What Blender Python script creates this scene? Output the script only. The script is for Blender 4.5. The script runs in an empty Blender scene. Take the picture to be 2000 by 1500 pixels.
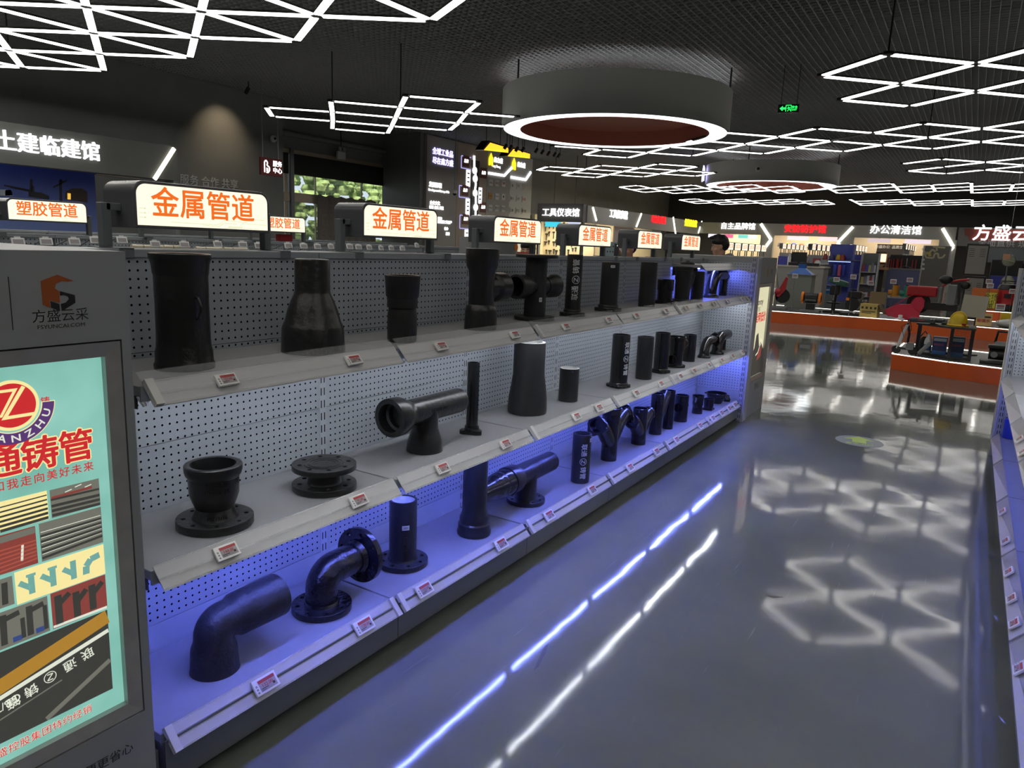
import bpy, bmesh, math, random
from mathutils import Vector, Matrix
random.seed(7)
S = bpy.context.scene
C = S.collection
PI = math.pi

# ---------------------------------------------------------------- camera
H = 1.55
YAW, PIT, ROL, FPX = 0.5554, -0.1910, 0.0410, 1414.0
FW = Vector((-math.sin(YAW)*math.cos(PIT), math.cos(YAW)*math.cos(PIT), math.sin(PIT)))
_r = Vector((math.cos(YAW), math.sin(YAW), 0)); _u = _r.cross(FW)
RT = math.cos(ROL)*_r + math.sin(ROL)*_u
UP = -math.sin(ROL)*_r + math.cos(ROL)*_u
cam_d = bpy.data.cameras.new('camera'); cam = bpy.data.objects.new('camera', cam_d); C.objects.link(cam)
cam_d.sensor_fit = 'HORIZONTAL'; cam_d.sensor_width = 36.0; cam_d.lens = FPX/2000*36
cam_d.clip_start = 0.05; cam_d.clip_end = 200
M4 = Matrix.Identity(4)
for i in range(3):
    M4[i][0] = RT[i]; M4[i][1] = UP[i]; M4[i][2] = -FW[i]
M4[2][3] = H
cam.matrix_world = M4
S.camera = cam
# ---------------------------------------------------------------- world, exposure
W = bpy.data.worlds.new('world'); S.world = W; W.use_nodes = True
W.node_tree.nodes['Background'].inputs[0].default_value = (0.62, 0.72, 0.80, 1)
W.node_tree.nodes['Background'].inputs[1].default_value = 1.0
vs = S.view_settings
vs.view_transform = 'Standard'; vs.look = 'None'; vs.gamma = 1; vs.use_curve_mapping = False
vs.exposure = 0.40
LED_E = 4.4          # ceiling LED bars
STRIP_W = 34.0       # neutral strip under the top shelf
STRIP_B = 108.0       # blue strip under the middle shelf
RING_E = 3.0
SIGN_E = .75
S.cycles.max_bounces = 8
S.cycles.sample_clamp_indirect = 6.0
S.cycles.use_denoising = True

NTH = ['first', 'second', 'third', 'fourth', 'fifth', 'sixth', 'seventh', 'eighth', 'ninth', 'tenth', 'eleventh', 'twelfth', 'thirteenth', 'fourteenth', 'fifteenth', 'sixteenth', 'seventeenth', 'eighteenth', 'nineteenth', 'twentieth', 'twenty-first']
def ray(px, py):
    return (px-1000)/FPX*RT - (py-750)/FPX*UP + FW
def at(px, py, X=None, Y=None, Z=None):
    """the world point a sight line of the survey meets on a plane x=, y= or z="""
    d = ray(px, py)
    t = X/d.x if X is not None else Y/d.y if Y is not None else (Z-H)/d.z
    return Vector((0, 0, H)) + t*d
def elev(px, py):
    d = ray(px, py); return d.z/math.hypot(d.x, d.y)
def atd(px, py, D):
    d = ray(px, py); return Vector((0, 0, H)) + d*(D/math.hypot(d.x, d.y))

# ---------------------------------------------------------------- materials
MATS = {}
def mat(name, col, rough=0.5, metal=0.0, spec=0.5, noise=0.0, nscale=8.0, bump=0.0, bscale=30.0, emit=None, es=1.0, coat=0.0, alpha=1.0, trans=0.0):
    if name in MATS: return MATS[name]
    m = bpy.data.materials.new(name); m.use_nodes = True
    nt = m.node_tree; b = nt.nodes['Principled BSDF']
    b.inputs['Base Color'].default_value = (*col, 1); b.inputs['Roughness'].default_value = rough
    b.inputs['Metallic'].default_value = metal; b.inputs['Specular IOR Level'].default_value = spec
    b.inputs['Coat Weight'].default_value = coat
    b.inputs['Alpha'].default_value = alpha
    b.inputs['Transmission Weight'].default_value = trans
    if emit is not None:
        b.inputs['Emission Color'].default_value = (*emit, 1); b.inputs['Emission Strength'].default_value = es
    if noise or bump:
        tc = nt.nodes.new('ShaderNodeTexCoord')
    if noise:
        n = nt.nodes.new('ShaderNodeTexNoise'); n.inputs['Scale'].default_value = nscale; n.inputs['Detail'].default_value = 6
        nt.links.new(tc.outputs['Object'], n.inputs['Vector'])
        r = nt.nodes.new('ShaderNodeMapRange'); r.inputs['From Min'].default_value = .3; r.inputs['From Max'].default_value = .7
        r.inputs['To Min'].default_value = 1-noise; r.inputs['To Max'].default_value = 1+noise
        nt.links.new(n.outputs['Fac'], r.inputs['Value'])
        v = nt.nodes.new('ShaderNodeVectorMath'); v.operation = 'SCALE'; v.inputs[0].default_value = col
        nt.links.new(r.outputs[0], v.inputs['Scale']); nt.links.new(v.outputs[0], b.inputs['Base Color'])
    if bump:
        n2 = nt.nodes.new('ShaderNodeTexNoise'); n2.inputs['Scale'].default_value = bscale; n2.inputs['Detail'].default_value = 5
        nt.links.new(tc.outputs['Object'], n2.inputs['Vector'])
        bp = nt.nodes.new('ShaderNodeBump'); bp.inputs['Strength'].default_value = bump; bp.inputs['Distance'].default_value = 0.01
        nt.links.new(n2.outputs['Fac'], bp.inputs['Height']); nt.links.new(bp.outputs[0], b.inputs['Normal'])
    MATS[name] = m
    return m
def emat(name, col, s):
    if name in MATS: return MATS[name]
    m = mat(name, tuple(min(1, c*.5) for c in col), .6, emit=col, es=s)
    return m
def mnode(nt, op, a=None, b=None):
    n = nt.nodes.new('ShaderNodeMath'); n.operation = op
    for i, v in enumerate((a, b)):
        if v is None: continue
        if isinstance(v, (int, float)): n.inputs[i].default_value = v
        else: nt.links.new(v, n.inputs[i])
    return n.outputs[0]
def pegmat(name, col, u, v, pitch=0.0255, rad=0.0037, zmin=None):
    """painted sheet steel with a punched hole pattern on two object axes"""
    m = mat(name, col, .38, noise=.05, nscale=3)
    nt = m.node_tree; b = nt.nodes['Principled BSDF']
    tc = nt.nodes.new('ShaderNodeTexCoord'); sp = nt.nodes.new('ShaderNodeSeparateXYZ')
    nt.links.new(tc.outputs['Object'], sp.inputs[0])
    def cell(o):
        return mnode(nt, 'SUBTRACT', mnode(nt, 'PINGPONG', sp.outputs[o], pitch/2), 0.0)
    a = cell(u); c = cell(v)
    d = mnode(nt, 'SQRT', mnode(nt, 'ADD', mnode(nt, 'MULTIPLY', a, a), mnode(nt, 'MULTIPLY', c, c)))
    hole = mnode(nt, 'LESS_THAN', d, rad)
    mx = nt.nodes.new('ShaderNodeMix'); mx.data_type = 'RGBA'
    src = b.inputs['Base Color'].links[0].from_socket
    nt.links.new(hole, mx.inputs[0]); nt.links.new(src, mx.inputs[6]); mx.inputs[7].default_value = (.004, .004, .005, 1)
    nt.links.new(mx.outputs[2], b.inputs['Base Color'])
    sw = mnode(nt, 'SUBTRACT', 0.5, mnode(nt, 'MULTIPLY', hole, 0.5))
    nt.links.new(sw, b.inputs['Specular IOR Level'])
    return m

STEEL = mat('grey_painted_steel', (.26, .28, .30), .38, noise=.06, nscale=3)
STEEL_D = mat('dark_grey_painted_steel', (.13, .142, .15), .32, noise=.06, nscale=3)
SHELFM = mat('shelf_sheet_steel', (.255, .26, .27), .42, noise=.08, nscale=2.2, bump=.02, bscale=60)
IRON = mat('black_cast_iron', (.0125, .0128, .0135), .33, spec=.5, noise=.35, nscale=9, bump=.2, bscale=48)
IRON_S = mat('smooth_black_enamel', (.009, .009, .010), .22, spec=.5, noise=.2, nscale=6, bump=.05, bscale=30)
IRON_M = mat('matt_black_pipe', (.017, .017, .018), .42, spec=.42, noise=.3, nscale=7, bump=.10, bscale=70)
CEMENT = mat('cement_lining', (.52, .53, .50), .8, noise=.18, nscale=30, bump=.3, bscale=60)
PLASTIC = mat('clear_price_channel', (.62, .64, .66), .18, alpha=.11, spec=.6)
PLASTIC_B = mat('grey_price_channel_back', (.52, .525, .53), .28)
CLIPM = mat('frosted_clip', (.62, .62, .60), .3)
WHITE = mat('white_plastic', (.78, .78, .77), .35)
EINK = mat('electronic_paper', (.36, .34, .35), .5)
RED = mat('red_ink', (.42, .06, .06), .5)
INK = mat('dark_ink', (.03, .03, .035), .5)
BLACKP = mat('black_plastic', (.012, .012, .013), .35)
PRINT_W = mat('white_print', (.62, .63, .65), .5)
LEDM = emat('led_bar_light', (1.0, .965, .90), LED_E)
LEDOFF = mat('led_bar_dark', (.25, .25, .25), .5)
ALU = mat('brushed_aluminium', (.40, .39, .385), .34, metal=.35, noise=.08, nscale=20)
BARHOUSING = mat('black_bar_housing', (.012, .012, .013), .5)
PINK = mat('pink_skin', (.48, .27, .19), .5)
CHROME = mat('bright_steel', (.55, .55, .56), .2, metal=1.0)
def flat(name, col, rough=.5): return mat(name, col, rough)

# ---------------------------------------------------------------- mesh helpers
class MB:
    def __init__(s): s.b = bmesh.new()
    def box(s, c, d, R=None):
        c = Vector(c); vs_ = []
        for x in (-.5, .5):
            for y in (-.5, .5):
                for z in (-.5, .5):
                    p = Vector((x*d[0], y*d[1], z*d[2]))
                    if R is not None: p = R @ p
                    vs_.append(s.b.verts.new(c+p))
        for f in ((0, 1, 3, 2), (4, 6, 7, 5), (0, 4, 5, 1), (2, 3, 7, 6), (0, 2, 6, 4), (1, 5, 7, 3)):
            s.b.faces.new([vs_[i] for i in f])
        return s
    def box2(s, a, b):
        return s.box([(a[i]+b[i])/2 for i in range(3)], [abs(b[i]-a[i]) for i in range(3)])
    def quad(s, *p):
        s.b.faces.new([s.b.verts.new(Vector(q)) for q in p]); return s
    def beam(s, a, b, w, h, up=(0, 0, 1)):
        """rectangular bar between two points"""
        a = Vector(a); b = Vector(b); d = (b-a); L = d.length; d.normalize()
        sd = d.cross(Vector(up))
        if sd.length < 1e-4: sd = d.cross(Vector((1, 0, 0)))
        sd.normalize(); u = sd.cross(d)
        R = Matrix((d, sd, u)).transposed()
        return s.box((a+b)/2, (L, w, h), R)
    def rings(s, rs, cap0=True, cap1=True, closed=False):
        n = len(rs[0]); V = [[s.b.verts.new(p) for p in r] for r in rs]
        m = len(V)
        for i in range(m if closed else m-1):
            A = V[i]; B = V[(i+1) % m]
            for j in range(n):
                s.b.faces.new((A[j], A[(j+1) % n], B[(j+1) % n], B[j]))
        if not closed:
            if cap0: s.b.faces.new(V[0][::-1])
            if cap1: s.b.faces.new(V[-1])
        return s
    def lathe(s, prof, o=(0, 0, 0), ax=(0, 0, 1), n=40, cap0=True, cap1=True, squash=None):
        """prof: (radius, distance along the axis)"""
        o = Vector(o); ax = Vector(ax).normalized()
        e1 = ax.orthogonal().normalized(); e2 = ax.cross(e1)
        rs = []
        for r, z in prof:
            rs.append([o+ax*z+e1*(max(r, 1e-5)*math.cos(2*PI*k/n))+e2*(max(r, 1e-5)*math.sin(2*PI*k/n)) for k in range(n)])
        return s.rings(rs, cap0, cap1)
    def cyl(s, a, b, r, r2=None, n=20):
        a = Vector(a); b = Vector(b)
        return s.lathe([(r, 0), (r if r2 is None else r2, (b-a).length)], a, b-a, n)
    def tube(s, pts, rad, n=20, cap=True, thick=None):
        """sweep along a path with a radius per point; thick makes it hollow"""
        P = [Vector(p) for p in pts]; m = len(P)
        if not hasattr(rad, '__len__'): rad = [rad]*m
        T = []
        for i in range(m):
            d = (P[min(i+1, m-1)]-P[max(i-1, 0)])
            T.append(d.normalized())
        e = T[0].orthogonal().normalized(); outer = []; inner = []
        for i in range(m):
            e = (e - T[i]*e.dot(T[i])).normalized(); f = T[i].cross(e)
            def ring(r): return [P[i]+e*(r*math.cos(2*PI*k/n))+f*(r*math.sin(2*PI*k/n)) for k in range(n)]
            outer.append(ring(rad[i]))
            if thick: inner.append(ring(max(rad[i]-thick, 1e-4)))
        if thick: return s.rings(outer+inner[::-1], closed=True)
        return s.rings(outer, cap, cap)
    def sphere(s, c, r, sc=(1, 1, 1), n=16):
        c = Vector(c); rs = []
        for i in range(1, n):
            t = PI*i/n
            rs.append([c+Vector((r*sc[0]*math.sin(t)*math.cos(2*PI*k/(2*n)), r*sc[1]*math.sin(t)*math.sin(2*PI*k/(2*n)), -r*sc[2]*math.cos(t))) for k in range(2*n)])
        return s.rings(rs)
    def prism(s, poly, o, ex, ey, depth):
        """polygon in the plane (ex, ey) through o, pushed along the normal"""
        o = Vector(o); ex = Vector(ex); ey = Vector(ey); nz = ex.cross(ey).normalized()*depth
        a = [s.b.verts.new(o+ex*x+ey*y) for x, y in poly]; b = [s.b.verts.new(v.co+nz) for v in a]
        n = len(a)
        s.b.faces.new(a[::-1]); s.b.faces.new(b)
        for i in range(n): s.b.faces.new((a[i], a[(i+1) % n], b[(i+1) % n], b[i]))
        return s
    def build(s, name, m, parent=None, smooth=False, bevel=0, shift=None):
        bmesh.ops.recalc_face_normals(s.b, faces=s.b.faces)
        me = bpy.data.meshes.new(name)
        if shift is not None: bmesh.ops.translate(s.b, verts=s.b.verts, vec=-Vector(shift))
        s.b.to_mesh(me); s.b.free()
        o = bpy.data.objects.new(name, me); C.objects.link(o)
        if m: me.materials.append(m)
        if smooth:
            for p in me.polygons: p.use_smooth = True
            try: me.set_sharp_from_angle(angle=math.radians(38))
            except Exception: pass
        if parent: o.parent = parent
        if bevel:
            b = o.modifiers.new('bevel', 'BEVEL'); b.width = bevel; b.segments = 2; b.limit_method = 'ANGLE'
        return o
def tag(o, label=None, cat=None, group=None, kind=None):
    if label: o['label'] = label
    if cat: o['category'] = cat
    if group: o['group'] = group
    if kind: o['kind'] = kind
    return o
def thing(name, label, cat, loc=(0, 0, 0), group=None, rz=0):
    o = bpy.data.objects.new(name, None); C.objects.link(o); o.location = loc; o.rotation_euler = (0, 0, rz)
    o.empty_display_size = .05
    return tag(o, label, cat, group)
def struct(o): o['kind'] = 'structure'; return o
def copy_tree(o, parent=None):
    c = o.copy(); C.objects.link(c)
    if parent: c.parent = parent
    for ch in [k for k in o.children]: copy_tree(ch, c)
    return c

def text_mesh(body, size, bold=0.0, spacing=1.0, align='CENTER', sx=1.0, extrude=0.0):
    cu = bpy.data.curves.new('lettering', 'FONT'); cu.body = body; cu.size = size; cu.align_x = align; cu.align_y = 'CENTER'
    cu.offset = 0; cu.space_character = spacing; cu.extrude = extrude; cu.resolution_u = 3
    o = bpy.data.objects.new('lettering', cu); C.objects.link(o)
    dg = bpy.context.evaluated_depsgraph_get()
    me = bpy.data.meshes.new_from_object(o.evaluated_get(dg))
    bpy.data.objects.remove(o); bpy.data.curves.remove(cu)
    for v in me.vertices: v.co.x *= sx
    if bold > 0:      # heavier strokes: the outline laid down again a hair to each side
        b = bmesh.new()
        for i, (dx, dy) in enumerate(((0, 0), (1, 0), (-1, 0), (0, 1), (0, -1), (.7, .7), (-.7, .7), (.7, -.7), (-.7, -.7)) if bold > .012 else ((.8, .5), (-.8, -.5), (.5, -.8), (-.5, .8))):
            me2 = me.copy(); me2.transform(Matrix.Translation((dx*bold*size, dy*bold*size, i*max(3e-5, 2e-4*size)))); b.from_mesh(me2); bpy.data.meshes.remove(me2)
        b.to_mesh(me); b.free()
    return me
def text(body, m, o, right, up, size, parent=None, name='lettering', bold=0.0, align='CENTER', sx=1.0, extrude=0.0, spacing=1.0):
    """lettering on a plane: origin, reading direction, up direction (world axes, in the parent's frame)"""
    me = text_mesh(body, size, bold, spacing, align, sx, extrude)
    me.materials.append(m)
    r = Vector(right).normalized(); u = Vector(up).normalized(); n = r.cross(u)
    Mx = Matrix.Identity(4)
    for i in range(3): Mx[i][0] = r[i]; Mx[i][1] = u[i]; Mx[i][2] = n[i]; Mx[i][3] = o[i]
    me.transform(Mx)
    ob = bpy.data.objects.new(name, me); C.objects.link(ob)
    if parent: ob.parent = parent
    return ob
def text_on_tube(body, m, c, r, zc, ang, size, parent, down=True, bold=.01, sx=1.0, spacing=1.0):
    """lettering wrapped round an upright pipe, reading along its axis"""
    me = text_mesh(body, size, bold, spacing, sx=sx, extrude=.0006); me.materials.append(m)
    for v in me.vertices:
        x, y, z = v.co; s = -1 if down else 1
        a = ang + (y if down else -y)/r
        rr = r + .0012 + z
        v.co = (c[0]+rr*math.cos(a), c[1]+rr*math.sin(a), zc + s*x)
    ob = bpy.data.objects.new('lettering', me); C.objects.link(ob)
    if parent: ob.parent = parent
    return ob
# ================================================================ the hall
CEIL = 5.3
XW = -17.2
def floor_mat():
    m = mat('epoxy_floor', (.070, .084, .090), .1, spec=.5)
    nt = m.node_tree; b = nt.nodes['Principled BSDF']; tc = nt.nodes.new('ShaderNodeTexCoord')
    n = nt.nodes.new('ShaderNodeTexNoise'); n.inputs['Scale'].default_value = .9; n.inputs['Detail'].default_value = 5
    nt.links.new(tc.outputs['Object'], n.inputs['Vector'])
    cr = nt.nodes.new('ShaderNodeValToRGB'); cr.color_ramp.elements[0].position = .3; cr.color_ramp.elements[1].position = .72
    cr.color_ramp.elements[0].color = (.122, .134, .118, 1); cr.color_ramp.elements[1].color = (.180, .194, .170, 1)
    nt.links.new(n.outputs['Fac'], cr.inputs[0])
    # fine scuffs: thin bright scratches and a few dark ones
    mp = nt.nodes.new('ShaderNodeMapping'); mp.inputs['Scale'].default_value = (26, 1.1, 1); mp.inputs['Rotation'].default_value = (0, 0, .5)
    nt.links.new(tc.outputs['Object'], mp.inputs[0])
    n2 = nt.nodes.new('ShaderNodeTexNoise'); n2.inputs['Scale'].default_value = 2.2; n2.inputs['Detail'].default_value = 4
    nt.links.new(mp.outputs[0], n2.inputs['Vector'])
    r2 = nt.nodes.new('ShaderNodeMapRange'); r2.inputs['From Min'].default_value = .68; r2.inputs['From Max'].default_value = .8
    r2.inputs['To Max'].default_value = .4; nt.links.new(n2.outputs['Fac'], r2.inputs['Value'])
    mx = nt.nodes.new('ShaderNodeMix'); mx.data_type = 'RGBA'; mx.inputs[7].default_value = (.36, .40, .42, 1)
    nt.links.new(r2.outputs[0], mx.inputs[0]); nt.links.new(cr.outputs[0], mx.inputs[6]); nt.links.new(mx.outputs[2], b.inputs['Base Color'])
    # polish varies
    n3 = nt.nodes.new('ShaderNodeTexNoise'); n3.inputs['Scale'].default_value = 1.6; n3.inputs['Detail'].default_value = 6
    nt.links.new(tc.outputs['Object'], n3.inputs['Vector'])
    r3 = nt.nodes.new('ShaderNodeMapRange'); r3.inputs['To Min'].default_value = .035; r3.inputs['To Max'].default_value = .10
    nt.links.new(n3.outputs['Fac'], r3.inputs['Value']); nt.links.new(r3.outputs[0], b.inputs['Roughness'])
    # the trowelled surface rolls a little
    n4 = nt.nodes.new('ShaderNodeTexNoise'); n4.inputs['Scale'].default_value = 2.2; n4.inputs['Detail'].default_value = 2.5
    nt.links.new(tc.outputs['Object'], n4.inputs['Vector'])
    bp = nt.nodes.new('ShaderNodeBump'); bp.inputs['Strength'].default_value = .075; bp.inputs['Distance'].default_value = .02
    nt.links.new(n4.outputs['Fac'], bp.inputs['Height']); nt.links.new(bp.outputs[0], b.inputs['Normal'])
    b.inputs['Specular IOR Level'].default_value = .28
    return m
fl = struct(MB().box2((-24, -9, -.2), (14, 47, 0)).build('floor', floor_mat()))
SCUFF = mat('dark_scuff', (.035, .038, .038), .4)
for pts in (((1072, 1256), (1064, 1262), (1048, 1296), (1042, 1311), (1052, 1302), (1066, 1276)), ((1497, 1163), (1530, 1166), (1510, 1168)), ((1480, 1336), (1484, 1339), (1481, 1341))):
    MB().prism([(q.x, q.y) for q in (at(*p, Z=0) for p in pts)], (0, 0, .0004), (1, 0, 0), (0, 1, 0), .0004).build('scuff_mark', SCUFF, fl)
WALLM = mat('charcoal_wall_paint', (.22, .225, .22), .6, noise=.06, nscale=1.5)
WALLB = mat('near_black_wall', (.04, .042, .043), .6)
GRATE = mat('grey_ceiling_grid', (.33, .34, .345), .5)
mb = MB()
x = -18.0
while x < 12:
    mb.box2((x-.006, -8, CEIL), (x+.006, 46, CEIL+.045)); x += .13
y = -8.0
while y < 46:
    mb.box2((-18.5, y-.004, CEIL+.004), (12.2, y+.004, CEIL+.04)); y += .145
struct(mb.build('ceiling', GRATE))
struct(MB().box2((-24, -9, CEIL+.75), (14, 47, CEIL+.95)).build('ceiling', mat('black_void', (.008, .008, .009), .8)))
struct(MB().box2((XW-.2, -9, 0), (XW, 14.75, CEIL+.75)).build('wall_left', WALLM))
struct(MB().box2((XW-.2, 20.9, 0), (XW, 46.2, CEIL+.75)).build('wall_left', WALLM))
struct(MB().box2((-24, 46, 0), (14, 46.2, CEIL+.75)).build('wall_far', WALLB))
struct(MB().box2((12, -9, 0), (12.2, 46, CEIL+.75)).build('wall_right', WALLM))
struct(MB().box2((-24, -9, 0), (14, -8.8, CEIL+.75)).build('wall_near', WALLM))
# window recess in the left wall
XR = -19.0
struct(MB().box2((XR, 14.55, 0), (XW, 14.75, CEIL+.75)).build('wall_recess_near', WALLM))
struct(MB().box2((XR, 20.9, 0), (XW-.2, 21.1, CEIL+.75)).build('wall_recess_far', WALLM))
wt = at(650, 305, X=XR).z      # underside of the head beam
struct(MB().box2((XR-.2, 14.6, wt), (XR, 21.1, CEIL+.75)).build('wall_recess', WALLM))
struct(MB().cyl((XR+.1, 14.8, wt+.45), (XR+.1, 20.9, wt+.45), .09).build('trim_1', WALLM, smooth=True))
# window: transom frame, mullions and glass, a blind over the upper part
WF = mat('bronze_window_frame', (.45, .38, .28), .4, metal=.3)
MULL = mat('grey_mullion', (.17, .17, .18), .4, metal=.5)
GLASS = mat('window_glass', (.92, .96, .94), .05, alpha=.12, spec=.6)
wn = bpy.data.objects.new('window_1', None); C.objects.link(wn); wn['kind'] = 'structure'
zs = at(650, 398, X=XR).z
mb = MB(); mb.box2((XR-.1, 14.75, wt-.14), (XR+.02, 20.9, wt)).build('window_frame', WF, wn)
for q in (569, 764):
    yy = at(q, 345, X=XR).y
    MB().box2((XR-.1, yy-.07, 0), (XR+.06, yy+.07, wt)).build('mullion', MULL, wn)
for q in (560, 618, 708, 753, 786):
    yy = at(q, 365, X=XR).y; w = .07 if q in (560, 753, 786) else .018
    MB().box2((XR-.09, yy-w, 0), (XR-.03, yy+w, wt)).build('window_frame', WF, wn)
yt = at(600, 386, X=XR).z
MB().box2((XR-.1, 14.75, yt-.17), (XR+.02, at(619, 390, X=XR).y, yt+.12)).build('window_frame', WF, wn)
MB().box2((XR-.06, 14.75, .0), (XR-.05, 20.9, wt)).build('pane', GLASS, wn)
BL = mat('black_roller_blind', (.017, .017, .018), .7)
yb = at(700, 357, X=XR+.03).z
for a, b in ((14.78, at(566, 345, X=XR).y-.08), (at(566, 345, X=XR).y+.08, at(766, 360, X=XR).y-.08), (at(766, 360, X=XR).y+.08, 20.86)):
    o = MB().box2((XR+.03, a, yb), (XR+.045, b, wt-.13)).build('roller_blind', BL)
    tag(o, 'black roller blind pulled part way down in the %s bay of the window' % ('narrow left' if a < 15 else 'wide middle' if a < 17 else 'narrow right'), 'blind')
# curtain hung over the lower sash
ca, cb = at(618, 392, X=XR+.1), at(700, 392, X=XR+.1)
zt = at(650, 384, X=XR+.1).z
mb = MB(); n = 70; V = []
for i in range(n+1):
    t = i/n; yy = ca.y+(cb.y+.9-ca.y)*t; xx = XR+.12+.035*math.sin(t*60)+.02*math.sin(t*23)
    V.append((mb.b.verts.new((xx, yy, .004)), mb.b.verts.new((xx+.01, yy, zt+.03*math.sin(t*37)))))
for i in range(n): mb.b.faces.new((V[i][0], V[i+1][0], V[i+1][1], V[i][1]))
o = mb.build('curtain', mat('brown_grey_curtain', (.30, .27, .24), .9, noise=.12, nscale=9), smooth=True)
so = o.modifiers.new('cloth', 'SOLIDIFY'); so.thickness = .006
tag(o, 'wrinkled grey-brown curtain hung across the lower half of the window', 'curtain')
# greenery outside the glass
mb = MB(); rnd = random.Random(3)
for i in range(1500):
    yy = 11+rnd.random()*30; zz = -.5+rnd.random()*5.5; xx = -27-rnd.random()*2.5
    mb.sphere((xx, yy, zz), .16+rnd.random()*.26, (1, 1, .8), 4)
o = mb.build('hedge', mat('sunlit_foliage', (.34, .46, .17), .8, noise=.6, nscale=5, bump=1.0, bscale=11))
tag(o, 'bank of green trees and shrubs seen through the window', 'trees', kind='stuff')
struct(MB().box2((-60, -10, -.3), (-24.0, 70, -.05)).build('ground', flat('outside_ground', (.2, .2, .17), .9)))
sun = bpy.data.lights.new('daylight', 'SUN'); sun.energy = 4.5; sun.angle = .3; sun.color = (1, .97, .86)
so_ = bpy.data.objects.new('daylight', sun); C.objects.link(so_); so_.rotation_euler = (math.radians(35), math.radians(38), 0)

# ================================================================ ceiling light fixtures
BARW = .094
def led_bar(a, b, parent, lit=True, gap=.075):
    a = Vector(a); b = Vector(b); d = (b-a).normalized(); a2 = a+d*gap; b2 = b-d*gap
    mb = MB(); mb.beam(a2+Vector((0, 0, .014)), b2+Vector((0, 0, .014)), BARW, .026)
    mb.beam(a2-Vector((0, 0, .007)), b2-Vector((0, 0, .007)), BARW*.96, .016)
    o = mb.build('led_bar', BARHOUSING, parent); o.data.materials.append(LEDM if lit else LEDOFF)
    for p in o.data.polygons:
        if p.index >= 6: p.material_index = 1
    return o
def fixture(verts, edges, label, rods=(), unlit=()):
    c = sum((Vector(v) for v in verts), Vector())/len(verts)
    t = thing('geometric_ceiling_light', label, 'ceiling light', c, 'geometric ceiling lights')
    for i, (a, b) in enumerate(edges):
        led_bar(Vector(verts[a])-c, Vector(verts[b])-c, t, i not in unlit)
    for v in verts:
        p = Vector(v)-c; MB().lathe([(.07, -.010), (.07, .026)], p, n=6).build('connector', BARHOUSING, t)
    for r in rods:
        p = Vector(verts[r])-c; MB().cyl(p+Vector((0, 0, .02)), (p.x, p.y, CEIL-c.z), .012, n=8).build('suspension_rod', BARHOUSING, t)
    return t
LZ = 4.12
def squares(x0, y0, ks, ms, dx=.955, dy=.92, keep=lambda k, m: True):
    idx = {}; V = []; E_ = []
    for k in range(*ks):
        for m in range(*ms):
            if (k+m) % 2 == 0 and keep(k, m): idx[k, m] = len(V); V.append((x0+dx*k, y0+dy*m, LZ))
    for (k, m), i in idx.items():
        for d in ((1, 1), (1, -1)):
            j = idx.get((k+d[0], m+d[1]))
            if j is not None: E_.append((i, j))
    return V, E_
def triangles(f, ij, dirs=3):
    idx = {}; V = []; E_ = []
    for (i, j) in ij: idx[i, j] = len(V); V.append(f(i, j))
    for (i, j), a in idx.items():
        for d in ((1, 0), (0, 1), (1, 1))[:dirs]:
            b = idx.get((i+d[0], j+d[1]))
            if b is not None: E_.append((a, b))
    return V, E_
V, E_ = triangles(lambda i, j: (-9.344+1.165*i-1.125*j, 5.11+.72*i+.69*j, LZ), [(i, j) for i in range(-4, 5) for j in range(-4, 4) if i+j < 4 and not (i > 2 and j > 0) and (j < 3 or i <= 0) and i-j < 6])
fixture(V, E_, 'large white triangle-lattice light hanging at the top left, nearest the camera', rods=(3, 20, 30))
px = {'00': (520, 209), '01': (532, 227), '10': (646, 197), '11': (649, 218), '12': (650, 236), '13': (649, 251), '20': (793, 187), '21': (782, 209), '22': (773, 229), '23': (765, 246), '24': (757, 260), '30': (936, 199), '31': (911, 220), '32': (895, 240), '33': (878, 254), '41': (1010, 228), '42': (1005, 248)}
ks_ = list(px); V = [at(*px[k], Z=LZ) for k in ks_]
E_ = [tuple(ks_.index(q) for q in s.split()) for s in ('00 01', '00 11', '01 12', '10 11', '11 12', '12 13', '10 21', '11 22', '12 23', '13 24', '20 21', '21 22', '22 23', '23 24', '20 30', '21 31', '22 32', '23 33', '30 31', '31 32', '32 33', '31 41', '32 42')]
fixture(V, E_, 'white square-lattice light hanging in front of the window, left of the big ring', rods=(7, 3))
V, E_ = squares(-2.25, 11.77, (0, 7), (-1, 4))
fixture(V, E_, 'white diamond-lattice light at the upper right, nearest of that side', rods=(2, 8))
V, E_ = squares(-4.06, 17.3, (-6, 6), (-1, 4), keep=lambda k, m: not (k < -2 and m < 1 and k > -6) and not (k == -6 and m < 0))
fixture(V, E_, 'white diamond-lattice light passing behind the nearer ring lamp', rods=(6, 20), unlit=(11, 24))
V, E_ = squares(-2.03, 22.95, (0, 6), (-1, 4))
fixture(V, E_, 'white diamond-lattice light at right, above and beyond the farther ring lamp', rods=(4,), unlit=(0, 5))
V, E_ = squares(-13.36, 22.6, (0, 7), (-1, 4))
fixture(V, E_, 'white diamond-lattice light hanging left of the farther ring lamp', rods=(5,))
def tricol(n0, n1, y0, rows): return triangles(lambda i, j: (-.45+1.165*i, y0+1.38*j-.69*i, LZ), [(i, j) for i in range(n0, n1) for j in range(-20, 40) if y0-.1 <= y0+1.38*j-.69*i <= y0+rows], 2)
for a, b, lab in ((-11, -4, 'left part'), (-4, 4, 'right part')):
    V, E_ = tricol(a, b, 28.7, 4.3); fixture(V, E_, 'white triangle-lattice light in the second farthest row, %s' % lab)
    V, E_ = tricol(a, b, 36.2, 4.5); fixture(V, E_, 'white triangle-lattice light in the farthest row, %s' % lab)
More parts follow.
